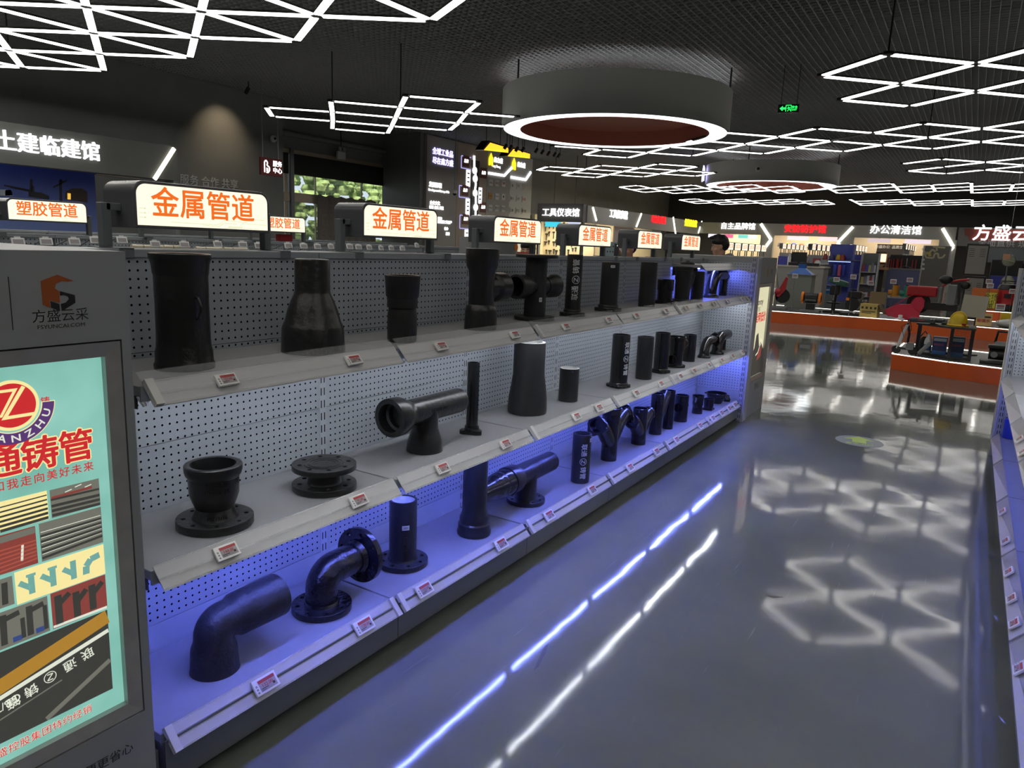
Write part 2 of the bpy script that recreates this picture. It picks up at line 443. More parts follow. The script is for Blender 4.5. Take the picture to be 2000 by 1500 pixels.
# unseen lattice lights added out of view to brighten the near shelving and floor
V, E_ = squares(-.3, 5.2, (0, 5), (-1, 4)); fixture(V, E_, 'unseen white diamond-lattice fill light added over the aisle, above the viewer')
V, E_ = squares(-6.3, -3.4, (0, 8), (-1, 4)); fixture(V, E_, 'unseen white diamond-lattice fill light added behind the viewer')
V, E_ = squares(.6, -.4, (0, 7), (-1, 4)); fixture(V, E_, 'unseen white diamond-lattice fill light added to the right of the viewer')
V, E_ = squares(-4.6, .0, (0, 6), (-1, 4)); fixture(V, E_, 'unseen white diamond-lattice fill light added over the near end of the shelving')

# ================================================================ ring lamps
RINGM = emat('ring_lamp_light', (.93, .98, 1.0), RING_E)
RINGB = mat('charcoal_ring_band', (.66, .67, .65), .55)
RINGI = mat('maroon_ring_inside', (.66, .22, .16), .6)
def ring_lamp(c, r, hgt, label, rods):
    t = thing('ring_pendant_lamp', label, 'ring lamp', c, 'ring pendant lamps'); n = 96
    MB().lathe([(r, 0), (r, hgt), (r-.05, hgt), (r-.05, .05), (r-.05, 0)], n=n, cap0=False, cap1=False).build('band', RINGB, t, smooth=True)
    MB().lathe([(r-.05, .004), (r-.42, .004), (r-.42, .06), (r-.05, .06)], n=n, cap0=False, cap1=False).build('light_ring', RINGM, t, smooth=False)
    MB().lathe([(r-.42, .0), (r-.47, .34), (.001, .36)], n=n, cap0=False, cap1=False).build('inner_panel', RINGI, t, smooth=True)
    for a in rods:
        MB().cyl((math.cos(a)*(r-.03), math.sin(a)*(r-.03), hgt-.05), (math.cos(a)*(r-.03), math.sin(a)*(r-.03), CEIL+.4-c[2]), .02, n=8).build('suspension_rod', BARHOUSING, t)
    return t
ring_lamp((-7.31, 15.68, 4.1), 2.53, .82, 'huge charcoal ring lamp with a maroon inside, nearer and larger of the two', (.1, 2.2, 4.2))
r2 = ring_lamp((-6.99, 29.3, 4.1), 2.40, .72, 'farther charcoal ring lamp with a maroon inside, smaller in view', (.4, 2.5, 4.6))
VIO = emat('violet_sign_light', (.50, .46, 1.0), 3.0)
dv = Vector((-math.sin(math.radians(18.5)), math.cos(math.radians(18.5)), 0))
p = atd(1378, 338, (Vector((-7.0, 29.2, 0))).length-.9)
text('台', VIO, (-2.3, -1.0, .36), (.45, -.9, 0), (0, 0, 1), .62, r2, bold=.02, extrude=.02)
# ================================================================ shelving run
Y0, L = 1.0006, .9573
XF, XB = -1.70, -2.10
ZT, ZM, ZB = 1.166, .674, .195
def slotmat(name, u, col):
    m = mat(name, col, .38); nt = m.node_tree; b = nt.nodes['Principled BSDF']
    tc = nt.nodes.new('ShaderNodeTexCoord'); sp = nt.nodes.new('ShaderNodeSeparateXYZ'); nt.links.new(tc.outputs['Object'], sp.inputs[0])
    z = mnode(nt, 'LESS_THAN', mnode(nt, 'PINGPONG', sp.outputs[2], .025), .015)
    a = mnode(nt, 'LESS_THAN', mnode(nt, 'ABSOLUTE', mnode(nt, 'SUBTRACT', mnode(nt, 'ABSOLUTE', sp.outputs[u]), .008)), .0028)
    f = mnode(nt, 'MULTIPLY', z, a)
    mx = nt.nodes.new('ShaderNodeMix'); mx.data_type = 'RGBA'; mx.inputs[6].default_value = (*col, 1); mx.inputs[7].default_value = (.004, .004, .004, 1)
    nt.links.new(f, mx.inputs[0]); nt.links.new(mx.outputs[2], b.inputs['Base Color'])
    return m
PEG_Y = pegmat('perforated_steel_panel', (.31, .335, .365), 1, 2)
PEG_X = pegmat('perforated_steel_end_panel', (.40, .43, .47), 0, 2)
SLOT_Y = slotmat('slotted_upright_steel', 1, (.34, .36, .39))
SLOT_X = slotmat('slotted_end_upright_steel', 0, (.34, .36, .39))
PLAIN = mat('plain_shelf_steel', (.34, .365, .395), .38, noise=.05, nscale=3)
KICKM = mat('kick_plate_paint', (.13, .142, .128), .14, noise=.08, nscale=2)
def strip_mat(name, col, s):
    m = mat(name, (.4, .4, .4), .5); nt = m.node_tree; b = nt.nodes['Principled BSDF']
    tc = nt.nodes.new('ShaderNodeTexCoord'); sp = nt.nodes.new('ShaderNodeSeparateXYZ'); nt.links.new(tc.outputs['Object'], sp.inputs[0])
    d = mnode(nt, 'LESS_THAN', mnode(nt, 'PINGPONG', sp.outputs[1], .009), .0048)
    b.inputs['Emission Color'].default_value = (*col, 1)
    nt.links.new(mnode(nt, 'MULTIPLY', d, s*1.9), b.inputs['Emission Strength'])
    return m
STRIPW = strip_mat('neutral_led_strip', (.90, .93, 1.0), STRIP_W)
STRIPB = strip_mat('blue_led_strip', (.16, .20, 1.0), STRIP_B)
STRIPBW = STRIPB
RT_, RB_ = Vector((-1.712, 0, .010)), Vector((-1.662, 0, -.046))   # rail section: top and bottom edge relative to the shelf top
def shelf(t, y0, y1, z, led, film=False, clips=(), xf=XF, sx=0.0):
    sh = MB().box2((XB+.004, y0+.004, z-.028), (xf-.012, y1-.004, z-.001)).build('shelf', SHELFM, t, bevel=.002)
    lip = MB().box2((xf-.012, y0+.004, z-.04), (xf-.006, y1-.004, z-.0005)).build('front_lip', STEEL, sh)
    def q(v, y): return (v.x+sx, y, z+v.z)
    n = Vector((RT_.z-RB_.z, 0, RB_.x-RT_.x)).normalized()   # faces out and up
    a0, a1 = y0+.012, y1-.010
    mb = MB()
    pr = [RT_, RB_, RB_-n*.003, RT_-n*.003]
    mb.rings([[Vector(q(v, a0)) for v in pr], [Vector(q(v, a1)) for v in pr]])
    mb.build('price_rail', PLASTIC_B, sh)
    mb = MB()
    for u in (0.0, .52, .93):
        v = RT_.lerp(RB_, u)
        pr = [v+n*.001, RT_.lerp(RB_, u+.07)+n*.001, RT_.lerp(RB_, u+.07)+n*.0065, v+n*.0065]
        mb.rings([[Vector(q(w, a0)) for w in pr], [Vector(q(w, a1)) for w in pr]])
    if film:
        v2 = Vector((-1.738, 0, .030)); pr = [RT_, v2, v2+Vector((0, 0, .0015)), RT_+Vector((.001, 0, .0015))]
        mb.rings([[Vector(q(w, a0)) for w in pr], [Vector(q(w, a1)) for w in pr]])
    mb.build('clear_rail_cover', PLASTIC, sh)
    for yc in clips:
        mb = MB(); pr = [RT_+n*.012, RB_+n*.012, RB_-n*.004, RT_-n*.004]
        mb.rings([[Vector(q(w, yc-.011)) for w in pr], [Vector(q(w, yc+.011)) for w in pr]])
        mb.build('end_clip', CLIPM, sh)
    for yb in (y0+.006, y1-.009): MB().prism([(XB+.01, -.028), (xf-.03, -.028), (xf-.03, -.062), (XB+.10, -.078), (XB+.01, -.10)], (0, yb, z), (1, 0, 0), (0, 0, 1), -.003).build('bracket', BLACKP, sh)
    if led:
        mb = MB(); mb.box2((xf-.075, y0+.03, z-.036), (xf-.063, y1-.03, z-.029)); o = mb.build('led_strip', led, sh)
    return sh
ORD = ['first', 'second', 'third', 'fourth', 'fifth', 'last']
for k in range(6):
    y0 = Y0+k*L; y1 = y0+L
    t = thing('shelving_bay', '%s bay of the grey perforated shelving run, counted from the nearest' % ORD[k], 'shelf unit', (-1.9, (y0+y1)/2, 0), 'shelving bays of the pipe aisle')
    off = Vector((-1.9, (y0+y1)/2, 0)); made = []
    for a, b in ((.19, .285), (.287, .585), (.587, .885), (.887, 1.180), (1.182, 1.468)):
        made.append(MB().box2((XB-.012, y0+.034, a), (XB, y1-(.036 if k == 5 else .001), b)).build('back_panel', PLAIN if a < .2 else PEG_Y, t))
    made.append(MB().box2((XB-.16, y0, 1.466), (XB+.006, y1-.002, 1.490)).build('top_rail', STEEL, t, bevel=.002))
    made.append(MB().box2((XB-.14, y0+.036, .1), (XB-.13, y1-.036, 1.468)).build('rear_panel', PLAIN, t))
    ups = [y0+.017] + ([y1-.018] if k == 5 else [])
    for u in ups:
        o = MB().box((0, 0, .74), (.05, .034, 1.46)).build('upright', SLOT_Y, t); o.location = (XB-.0245, u, 0)
    made.append(MB().box2((XB, y0+.004, .0455), (-1.691, y1-.003, ZB-.03)).build('base', STEEL_D, t))
    made.append(MB().box2((-1.69, y0+.002, .042), (-1.685, y1-.002, ZB-.012)).build('kick_plate', KICKM, t, bevel=.001))
    made.append(MB().box2((XB, y0+.01, .0), (-1.73, y1-.01, .045)).build('recessed_foot', BLACKP, t))
    cl = {'t': [y0+.024] if k in (0, 2, 4) else [], 'm': [y0+.02] if k in (2, 3, 4) else [], 'b': [y0+.024] + ([y1-.02] if k in (0,) else [])}
    made.append(shelf(t, y0, y1, ZT, STRIPW, film=True, clips=cl['t']))
    made.append(shelf(t, y0, y1, ZM, STRIPB, clips=cl['m']))
    made.append(shelf(t, y0, y1, ZB, None, clips=cl['b']))
    if k == 0:
        P_ = [at(268, 774, X=-1.73), at(274, 784, X=-1.73), at(281, 793, X=-1.73), at(285, 792, X=-1.73), at(283, 783, X=-1.73), at(277, 774, X=-1.73)]
        made.append(MB().tube(P_, .0035, 8).build('cable_loop', WHITE, t, smooth=True))
    if k == 5: made.append(shelf(t, y0, y1, 1.447, STRIPB, xf=-1.85, sx=-.15))
    for o in t.children:
        o.location = o.location - off
# end panel and end upright of the run
ye = Y0+6*L+.022
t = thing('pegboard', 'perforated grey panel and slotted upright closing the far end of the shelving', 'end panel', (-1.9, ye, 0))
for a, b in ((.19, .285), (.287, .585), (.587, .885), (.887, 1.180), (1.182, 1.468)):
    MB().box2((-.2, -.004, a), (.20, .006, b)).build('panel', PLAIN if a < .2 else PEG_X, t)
o = MB().box((0, 0, .755), (.036, .03, 1.51)).build('upright', SLOT_X, t); o.location = (.222, 0, 0)
MB().box2((.242, -.012, 0), (.262, .10, 1.51)).build('side_post', PLAIN, t, bevel=.003)
MB().box2((-.2, -.006, 1.468), (.24, .03, 1.492)).build('top_rail', STEEL, t)
o = thing('shelf_end_post', 'slotted grey upright between the near light-box cabinet and first bay', 'upright', (-1.735, .982, 0))
MB().box2((-.02, -.016, 0), (.03, .012, .155)).build('foot_post', STEEL_D, o)
q = MB().box((0, 0, .075), (.03, .03, .15)).build('slotted_face', SLOT_X, o); q.location = (.0, 0, 0)
# ---------------------------------------------------------------- aisle signs on the top rail
SIGNM = emat('cream_sign_face', (1.0, .955, .76), SIGN_E)
SIGNO = emat('orange_sign_print', (1.0, .17, .015), .62)
SIGNG = emat('pale_green_sign_print', (.62, .64, .46), .8)
SIGNBOX = mat('graphite_sign_box', (.09, .094, .10), .22)
def arch(w, h, r, n=8):
    p = [(-w/2, 0), (w/2, 0)]
    for i in range(n+1):
        a = PI/2*i/n; p.append((w/2-r+r*math.cos(a), h-r+r*math.sin(a)))
    for i in range(n+1):
        a = PI/2+PI/2*i/n; p.append((-w/2+r+r*math.cos(a), h-r+r*math.sin(a)))
    return p
def aisle_sign(body, label, x, y, z, legs=True, detail=True, group='lit aisle signs above the shelves', rz=0, w=.493, s=1.0, post=1.49):
    """x: face plane; y: centre; z: underside"""
    t = thing('aisle_sign', label, 'sign', (x, y, z), group, rz=rz)
    EX, EY = Vector((0, 1, 0)), Vector((0, 0, 1)); h = .139
    MB().prism(arch(w, h, .036), (-.16, 0, 0), EX, EY, .16).build('sign_box', SIGNBOX, t, bevel=.003)
    MB().prism([(a, b+.009) for a, b in arch(w-.02, h-.018, .03)], (0, 0, 0), EX, EY, .0015).build('sign_face', SIGNM, t)
    text(body, SIGNO, (.003, -.006, .073), EX, EY, .094, t, bold=.016, spacing=1.0)
    if detail:
        mb = MB()
        def ln(p):
            for a, b in zip(p, p[1:]): mb.beam((.0022, a[0], a[1]), (.0022, b[0], b[1]), .0022, .0005, up=(1, 0, 0))
        for zz in (.058, .045, .032):
            ln([(-w/2+.014, zz), (-w/2+.030, zz)]); mb.cyl((.0018, -w/2+.033, zz), (.0026, -w/2+.033, zz), .003, n=8)
        ln([(-.13, .022), (.03, .020), (.045, .024), (.06, .036), (.15, .033)]); ln([(-.02, .017), (.04, .015), (.06, .027), (.11, .026)])
        ln([(.12, .02), (.135, .029), (w/2-.013, .027)]); ln([(.09, .045), (w/2-.02, .043)]); ln([(.06, .012), (.2, .013)])
        for i in range(14): ln([(.075+i*.004, .0135), (.079+i*.004, .0185)])
        mb.build('circuit_pattern', SIGNG, t)
    if legs:
        for sgn in (-1, 1):
            yy = sgn*(w/2+.045); mb = MB()
            mb.box2((-.095, yy-.014, post-z+.003), (-.065, yy+.014, 1.622-z)); mb.box2((-.095, min(yy, sgn*w/2), 1.60-z), (-.065, max(yy, sgn*w/2), 1.622-z))
            lg = mb.build('leg', STEEL_D, t, bevel=.002)
            mb = MB(); mb.box2((-.14, yy-.022, post-z+.0005), (.03, yy+.022, post-z+.003)); mb.box2((.0275, yy-.022, post-z-.024), (.030, yy+.022, post-z+.003)); mb.build('saddle', STEEL_D, t)
    return t
for k in range(6):
    lab = ['nearest and largest cream sign reading metal pipes in orange', 'second cream metal-pipe sign along the shelf top', 'third cream metal-pipe sign, above the flanged cross fitting', 'fourth cream metal-pipe sign, above the lettered pipe', 'fifth cream metal-pipe sign along the shelf top', 'last cream metal-pipe sign, beside the man in grey'][k]
    aisle_sign('金属管道', lab, -2.12, 1.259+.247+.957*k, 1.552)
# ---------------------------------------------------------------- electronic price tags
def tag_proto(w, h, txt):
    t = bpy.data.objects.new('price_tag', None); C.objects.link(t); t.empty_display_size = .03
    MB().box2((-w/2, -h/2, 0), (w/2, h/2, .009)).build('tag_case', WHITE, t, bevel=.0015)
    sw, sh = w*.70, h*.72
    s_ = MB().box2((-sw/2+w*.06, -sh/2, .009), (sw/2+w*.06, sh/2, .0095)).build('screen', EINK, t)
    MB().box2((-sw/2+w*.06, sh*.22, .0096), (sw/2+w*.06, sh/2, .0099)).build('red_band', RED, s_)
    text(txt, RED, (w*.04, -h*.02, .0099), (1, 0, 0), (0, 1, 0), h*.30, s_, bold=.02)
    mb = MB()
    for i in range(5): mb.box2((-sw/2+w*.1+i*.0, -sh*.30-i*.0, .0096), (w*.05, -sh*.24, .0098))
    mb.box2((w*.25, -sh*.32, .0096), (w*.34, -sh*.1, .0098)); mb.box2((-sw*.36, -sh*.42, .0096), (-sw*.1, -sh*.38, .0098))
    mb.build('small_print', INK, s_)
    mb = MB()
    for i in range(9):
        if i % 3 != 2: mb.box2((-w*.43, -h*.36+i*h*.065, .009), (-w*.36, -h*.36+(i+.6)*h*.065, .0094))
    mb.build('side_code', INK, t)
    return t
TAGS = []
nrm = Vector((RT_.z-RB_.z, 0, RB_.x-RT_.x)).normalized(); upv = (RT_-RB_).normalized()
TR = Matrix(((0, upv.x, nrm.x), (1, upv.y, nrm.y), (0, upv.z, nrm.z))).to_4x4()
def shelf_tags(pxs, z, shelfname, w, h, prices):
    protos = {}
    for i, (px, py) in enumerate(pxs):
        pr = prices[i % len(prices)]
        if pr not in protos: protos[pr] = tag_proto(w, h, pr); o = protos[pr]
        else: o = copy_tree(protos[pr])
        y = at(px, py, X=-1.68).y
        c = Vector(((RT_.x+RB_.x)/2, y, z+(RT_.z+RB_.z)/2))+nrm*.007
        o.matrix_world = Matrix.Translation(c) @ TR
        TAGS.append((o, shelfname, i, y))
shelf_tags([(442, 740), (690, 703), (861, 677), (1005, 653), (1105, 637), (1189, 622), (1243, 612), (1301, 603), (1341, 597), (1368, 592), (1395, 588), (1422, 584), (1450, 579), (1462, 577)], ZT, 'top', .064, .036, ['57.00', '126.00', '83.00', '98.00'])
shelf_tags([(442, 1078), (700, 975), (864, 911), (987, 863), (1126, 808), (1170, 792), (1243, 763), (1291, 745), (1329, 732), (1356, 721), (1385, 711), (1410, 702), (1431, 692), (1450, 686)], ZM, 'middle', .074, .042, ['144.00', '91.00', '60.00'])
shelf_tags([(518, 1340), (710, 1225), (828, 1152), (978, 1062), (1072, 1006), (1156, 957), (1230, 914), (1282, 882), (1321, 858), (1367, 833), (1392, 816), (1409, 806), (1424, 798), (1435, 791)], ZB, 'bottom', .086, .050, ['132.00', '138.00', '133.00'])
# ================================================================ cast-iron pipes and fittings on the shelves
def place(cx, yb, Z, hw):
    """centre and radius of an upright round foot whose nearest point is seen at (cx, yb)"""
    P = at(cx, yb, Z=Z); cs = FPX/math.hypot(FPX, cx-1000)
    for _ in range(3):
        r = hw*(P-Vector((0, 0, H))).dot(FW)*cs/FPX if _ == 0 else hw*(c-Vector((0, 0, H))).dot(FW)*cs/FPX
        d = Vector((P.x, P.y, 0)); c = P + d.normalized()*r
    return c, r
def prof_px(c, cx, prof):
    """(half width, height) pairs in picture pixels turned into (radius, height above the shelf)"""
    D = math.hypot(c.x, c.y); zc = (c-Vector((0, 0, H))).dot(FW); cs = FPX/math.hypot(FPX, cx-1000)
    out = []
    for i, (hw, y) in enumerate(prof):
        z = H + elev(cx, y)*D - c.z
        p3 = Vector((c.x, c.y, c.z+z)); zc = (p3-Vector((0, 0, H))).dot(FW)
        out.append((hw*zc*cs/FPX, max(z, 0.0)))
    out[0] = (out[0][0], 0.0)
    return out
def hollow(prof, thick, depth):
    """open the top of a bottom-to-top profile"""
    r, z = prof[-1]
    return prof+[(r-thick*.3, z+.002), (r-thick, z), (r-thick, z-depth)]
def curve_plate(outer, holes, thick):
    cu = bpy.data.curves.new('plate', 'CURVE'); cu.dimensions = '2D'; cu.fill_mode = 'BOTH'; cu.extrude = thick/2; cu.bevel_depth = .0012; cu.bevel_resolution = 1
    for pts in [outer]+holes:
        s = cu.splines.new('POLY'); s.points.add(len(pts)-1); s.use_cyclic_u = True
        for p, q in zip(s.points, pts): p.co = (q[0], q[1], 0, 1)
    o = bpy.data.objects.new('plate', cu); C.objects.link(o)
    me = bpy.data.meshes.new_from_object(o.evaluated_get(bpy.context.evaluated_depsgraph_get()))
    bpy.data.objects.remove(o); bpy.data.curves.remove(cu)
    return me
def circ(r, n=24, c=(0, 0), a0=0): return [(c[0]+r*math.cos(a0+2*PI*k/n), c[1]+r*math.sin(a0+2*PI*k/n)) for k in range(n)]
def plate_obj(name, me, o, ax, m, parent, rot=0.0):
    ax = Vector(ax).normalized(); e1 = Vector((0, 0, 1)) if abs(ax.z) < .9 else Vector((0, 1, 0))
    e1 = (e1-ax*e1.dot(ax)).normalized(); e2 = ax.cross(e1)
    f1 = e1*math.cos(rot)+e2*math.sin(rot); f2 = ax.cross(f1)
    Mx = Matrix.Identity(4)
    for i in range(3): Mx[i][0] = f1[i]; Mx[i][1] = f2[i]; Mx[i][2] = ax[i]; Mx[i][3] = o[i]
    me.transform(Mx); me.materials.append(m)
    ob = bpy.data.objects.new(name, me); C.objects.link(ob); ob.parent = parent
    return ob
def flange(parent, o, ax, R, bore, thick, n=8, m=None, hr=None, name='flange', rot=.2):
    rb = bore+(R-bore)*.62; hr = hr or (R-bore)*.16
    me = curve_plate(circ(R, 48), [circ(bore*.96, 36)]+[circ(hr, 12, (rb*math.cos(2*PI*k/n), rb*math.sin(2*PI*k/n))) for k in range(n)], thick)
    return plate_obj(name, me, o, ax, m or IRON, parent, rot)
def ear_flange(parent, o, ax, R, bore, thick, ears=3, m=None, rot=0.0, reach=1.38):
    pts = []
    for k in range(72):
        a = 2*PI*k/72; d = min(abs((a-2*PI*e/ears+PI) % (2*PI)-PI) for e in range(ears))
        t = max(0, 1-d/(PI/ears*.62)); pts.append((R*(1+(reach-1)*t**.8)*math.cos(a), R*(1+(reach-1)*t**.8)*math.sin(a)))
    rb = R*(1+(reach-1)*.55)
    me = curve_plate(pts, [circ(bore*.95, 30)]+[circ(R*.1, 10, (rb*math.cos(2*PI*e/ears), rb*math.sin(2*PI*e/ears))) for e in range(ears)], thick)
    return plate_obj('eared_flange', me, o, ax, m or IRON_S, parent, rot)
PIPES = {'top': [], 'middle': [], 'bottom': []}
SN = {ZT: 'top', ZM: 'middle', ZB: 'bottom'}
def pipe_thing(name, label, cat, c, short=None):
    t = thing(name, label, cat, c, 'black pipe fittings on the %s shelf' % SN[round(c.z, 4)] if round(c.z, 4) in SN else 'black pipe fittings')
    PIPES[SN[min(SN, key=lambda z: abs(z-c.z))]].append((c.y, short or name.replace('_', ' ')))
    return t
def turned(name, label, cat, cx, yb, Z, prof, m=IRON, thick=.010, depth=.12, n=48, lining=None, short=None, open_top=True):
    c, r = place(cx, yb, Z, prof[0][0]); pr = prof_px(c, cx, prof)
    t = pipe_thing(name, label, cat, c, short)
    MB().lathe(hollow(pr, thick, depth) if open_top else pr, n=n, cap1=True).build('body', m, t, smooth=True)
    if lining:
        MB().lathe([(pr[-1][0]-thick*.15, pr[-1][1]+.0025), (pr[-1][0]-thick-.004, pr[-1][1]+.003), (pr[-1][0]-thick-.004, pr[-1][1]-depth+.01), (.0005, pr[-1][1]-depth+.012)], n=n, cap0=False, cap1=False).build('lining', lining, t, smooth=True)
    return t, c, pr
def sticker(t, ang, r, z, w=.02, h=.013):
    mb = MB(); n = 6
    for i in range(n):
        a0 = ang-w/2/r+w/r*i/n; a1 = a0+w/r/n; rr = r+.0015
        mb.quad((rr*math.cos(a0), rr*math.sin(a0), z-h/2), (rr*math.cos(a1), rr*math.sin(a1), z-h/2), (rr*math.cos(a1), rr*math.sin(a1), z+h/2), (rr*math.cos(a0), rr*math.sin(a0), z+h/2))
    s = mb.build('paper_label', PRINT_W, t)
    mb = MB(); w *= .62; h *= .5; rr = r+.0022
    for i in range(n):
        a0 = ang-w/2/r+w/r*i/n; a1 = a0+w/r/n
        mb.quad((rr*math.cos(a0), rr*math.sin(a0), z-h/2), (rr*math.cos(a1), rr*math.sin(a1), z-h/2), (rr*math.cos(a1), rr*math.sin(a1), z+h/2), (rr*math.cos(a0), rr*math.sin(a0), z+h/2))
    mb.build('label_print', EINK, s)
def facing(c): return math.atan2(-c.y, -c.x)
def zmark(m, c_r, zc, ang, size, parent, down=True):
    """the ringed Z mark wrapped on the pipe"""
    r = c_r+.0016; mb = MB(); s = -1 if down else 1
    def P(u, v):       # u along the reading direction, v to glyph top
        a = ang+(v if down else -v)/r; return Vector((r*math.cos(a), r*math.sin(a), zc+s*u))
    def seg(pts, w):
        for (u0, v0), (u1, v1) in zip(pts, pts[1:]):
            d = Vector((u1-u0, v1-v0)); d.normalize(); nx, ny = -d.y*w, d.x*w
            mb.quad(P(u0+nx, v0+ny), P(u0-nx, v0-ny), P(u1-nx, v1-ny), P(u1+nx, v1+ny))
    R = size*.5; seg([(R*math.cos(a*PI/16), R*math.sin(a*PI/16)) for a in range(33)], size*.035)
    k = size*.24; seg([(-k, k), (k, k), (-k, -k), (k, -k)], size*.045)
    return mb.build('trade_mark', m, parent)

# ---- top shelf
t, c, p = turned('socket_pipe', 'large black socket pipe with a small side loop, leftmost on the top shelf', 'pipe fitting', 362, 727, ZT,
    [(60, 722), (61, 709), (58, 704), (57.5, 684), (55, 676), (54, 660), (53.5, 540), (56, 534), (58, 516), (60.5, 508), (62.5, 505), (62.5, 496)], short='large socket pipe')
a = facing(c)+.55; r_ = p[7][0]; e1 = Vector((math.cos(a), math.sin(a), 0)); zz = p[6][1]*.52+p[5][1]*.48
MB().tube([e1*(r_-.006)+Vector((0, 0, zz+.032)), e1*(r_+.006)+Vector((0, 0, zz+.028)), e1*(r_+.018)+Vector((0, 0, zz+.004)), e1*(r_+.017)+Vector((0, 0, zz-.006)), e1*(r_+.005)+Vector((0, 0, zz-.028)), e1*(r_-.006)+Vector((0, 0, zz-.032))], .0038, n=8).build('loop_handle', IRON, t, smooth=True)
t, c, p = turned('reducer', 'black bell-shaped reducer widening to a broad foot, second on the top shelf', 'pipe fitting', 612, 695, ZT,
    [(63, 690), (61, 640), (58.5, 633), (55, 626), (50, 606), (43, 588), (36.5, 574), (35, 569), (35, 512), (34, 507)], short='bell reducer')
t, c, p = turned('double_socket_coupling', 'small black double-cup coupling with a waist, third on the top shelf', 'pipe fitting', 785, 670, ZT,
    [(28, 667), (29, 660), (29, 614), (28, 608), (25.5, 592), (25.5, 589), (32.5, 578), (34.5, 545), (35.5, 538)], m=IRON_M, short='cup coupling')
# stacked socket tee with a side branch
c, r_ = place(938, 646, ZT, 32); p = prof_px(c, 938, [(32, 641), (31, 606), (29, 598), (25, 594), (25, 540), (27, 528), (31, 520), (33, 497), (33, 486)])
t = pipe_thing('socket_tee', 'black socket tee standing on end, its side branch pointing right, on the top shelf', 'pipe fitting', c, 'socket tee')
MB().lathe(hollow(p, .012, .08), n=40).build('body', IRON, t, smooth=True)
zb = at(985, 560, X=c.x).z-c.z; R2 = .067
MB().lathe([(R2*.80, .02), (R2*.80, .075), (R2*.97, .088), (R2*1.0, .095), (R2*1.0, .165), (R2*.82, .166), (R2*.82, .1)], (0, 0, zb), (0, 1, 0), 36).build('branch', IRON, t, smooth=True)
# flanged cross
c, r_ = place(1043, 628, ZT, 39); p = prof_px(c, 1043, [(39, 622), (21, 612), (22, 500), (41, 497)])
t = pipe_thing('flanged_cross', 'black cross fitting with round flanges at top and bottom and open socket arms', 'pipe fitting', c, 'flanged cross')
hz = p[2][1]; rb = p[1][0]
MB().lathe([(rb, .0), (rb, hz)], n=36).build('body', IRON_M, t, smooth=True)
flange(t, (0, 0, .0095), (0, 0, 1), p[0][0], rb, .016, 8, IRON_M); flange(t, (0, 0, hz), (0, 0, 1), p[3][0], rb*.8, .014, 8, IRON_M)
zb = hz*.53; R2 = .062
for s in (-1, 1):
    MB().lathe([(R2*.72, .0), (R2*.74, .075), (R2*.98, .105), (R2, .12), (R2, .165), (R2*.82, .166), (R2*.80, .07)], (0, 0, zb), (.12*s, s, 0), 36).build('socket_arm', IRON_M, t, smooth=True)
sticker(t, facing(c)+.5, rb+.002, hz*.33, .016, .022)
def lettered(cx, yb, Z, hw, ytop, label, short, down, foot=None, collar=None, m=IRON_M, tsize=1.0, lettering=True, tilt=0, zc=.5, n_foot=4, dang=0.25, reach=1.3):
    """straight pipe, optional bulged collar and eared foot"""
    prof = [(foot[0] if foot else hw, yb-3)]
    c, r_ = place(cx, yb, Z, foot[0]*.8 if foot else hw)
    pp = prof_px(c, cx, [(hw, yb), (hw, ytop)]); r = pp[1][0]; h = pp[1][1]
    t = pipe_thing('straight_pipe', label, 'pipe', c, short)
    MB().lathe([(r, 0), (r, h), (r-.005, h+.001), (r-.008, h), (r-.008, h-.15)], n=40).build('body', m, t, smooth=True)
    if collar:
        hc = (H+elev(cx, collar[1])*math.hypot(c.x, c.y))-c.z; rc = r*collar[0]/hw
        MB().lathe([(rc*.97, .0), (rc*1.0, .012), (rc*.98, hc*.55), (rc*.94, hc*.62), (rc*.98, hc*.72), (rc*.93, hc*.95), (r, hc)], n=40, cap1=False).build('collar', m, t, smooth=True)
    if foot: ear_flange(t, (0, 0, .0105), (0, 0, 1), r*foot[0]/hw/reach*.99, r*.9, .017, n_foot, m, .4, reach)
    if lettering:
        a = facing(c)+dang; H2 = h*.62*tsize; k = H2/5.5
        text_on_tube('联通', PRINT_W, (0, 0), r, h*zc+(H2*.33 if down else -H2*.33), a, k, t, down, .003)
        text_on_tube('铸管', PRINT_W, (0, 0), r, h*zc-(H2*.33 if down else -H2*.33), a, k, t, down, .003)
        zmark(PRINT_W, r, h*zc, a, k*1.05, t, down)
    return t, c, r, h
lettered(1117, 619, ZT, 15.5, 497, 'black straight pipe with white lettering reading upward, on the top shelf', 'lettered pipe', False, (25, 619), (18, 603), zc=.60, tsize=1.05)
t, c, r, h = lettered(1187, 609, ZT, 17.8, 512, 'black straight pipe on a collar foot, paper label near its rim, top shelf', 'footed pipe', False, (27, 609), (21, 594), lettering=False)
sticker(t, facing(c)+.25, r, h*.92, .026, .016)
lettered(1262, 600, ZT, 16.6, 512, 'plain matt black pipe without a foot on the top shelf, right of the footed pipe', 'plain pipe', False, lettering=False)
t, c, p = turned('socket_stub', 'short wide black socket stub on a flat foot, top shelf', 'pipe fitting', 1297, 594, ZT, [(21, 589), (21, 586), (14.5, 585), (14.5, 568), (16, 566), (16.5, 546)], m=IRON_S, short='socket stub', depth=.05)
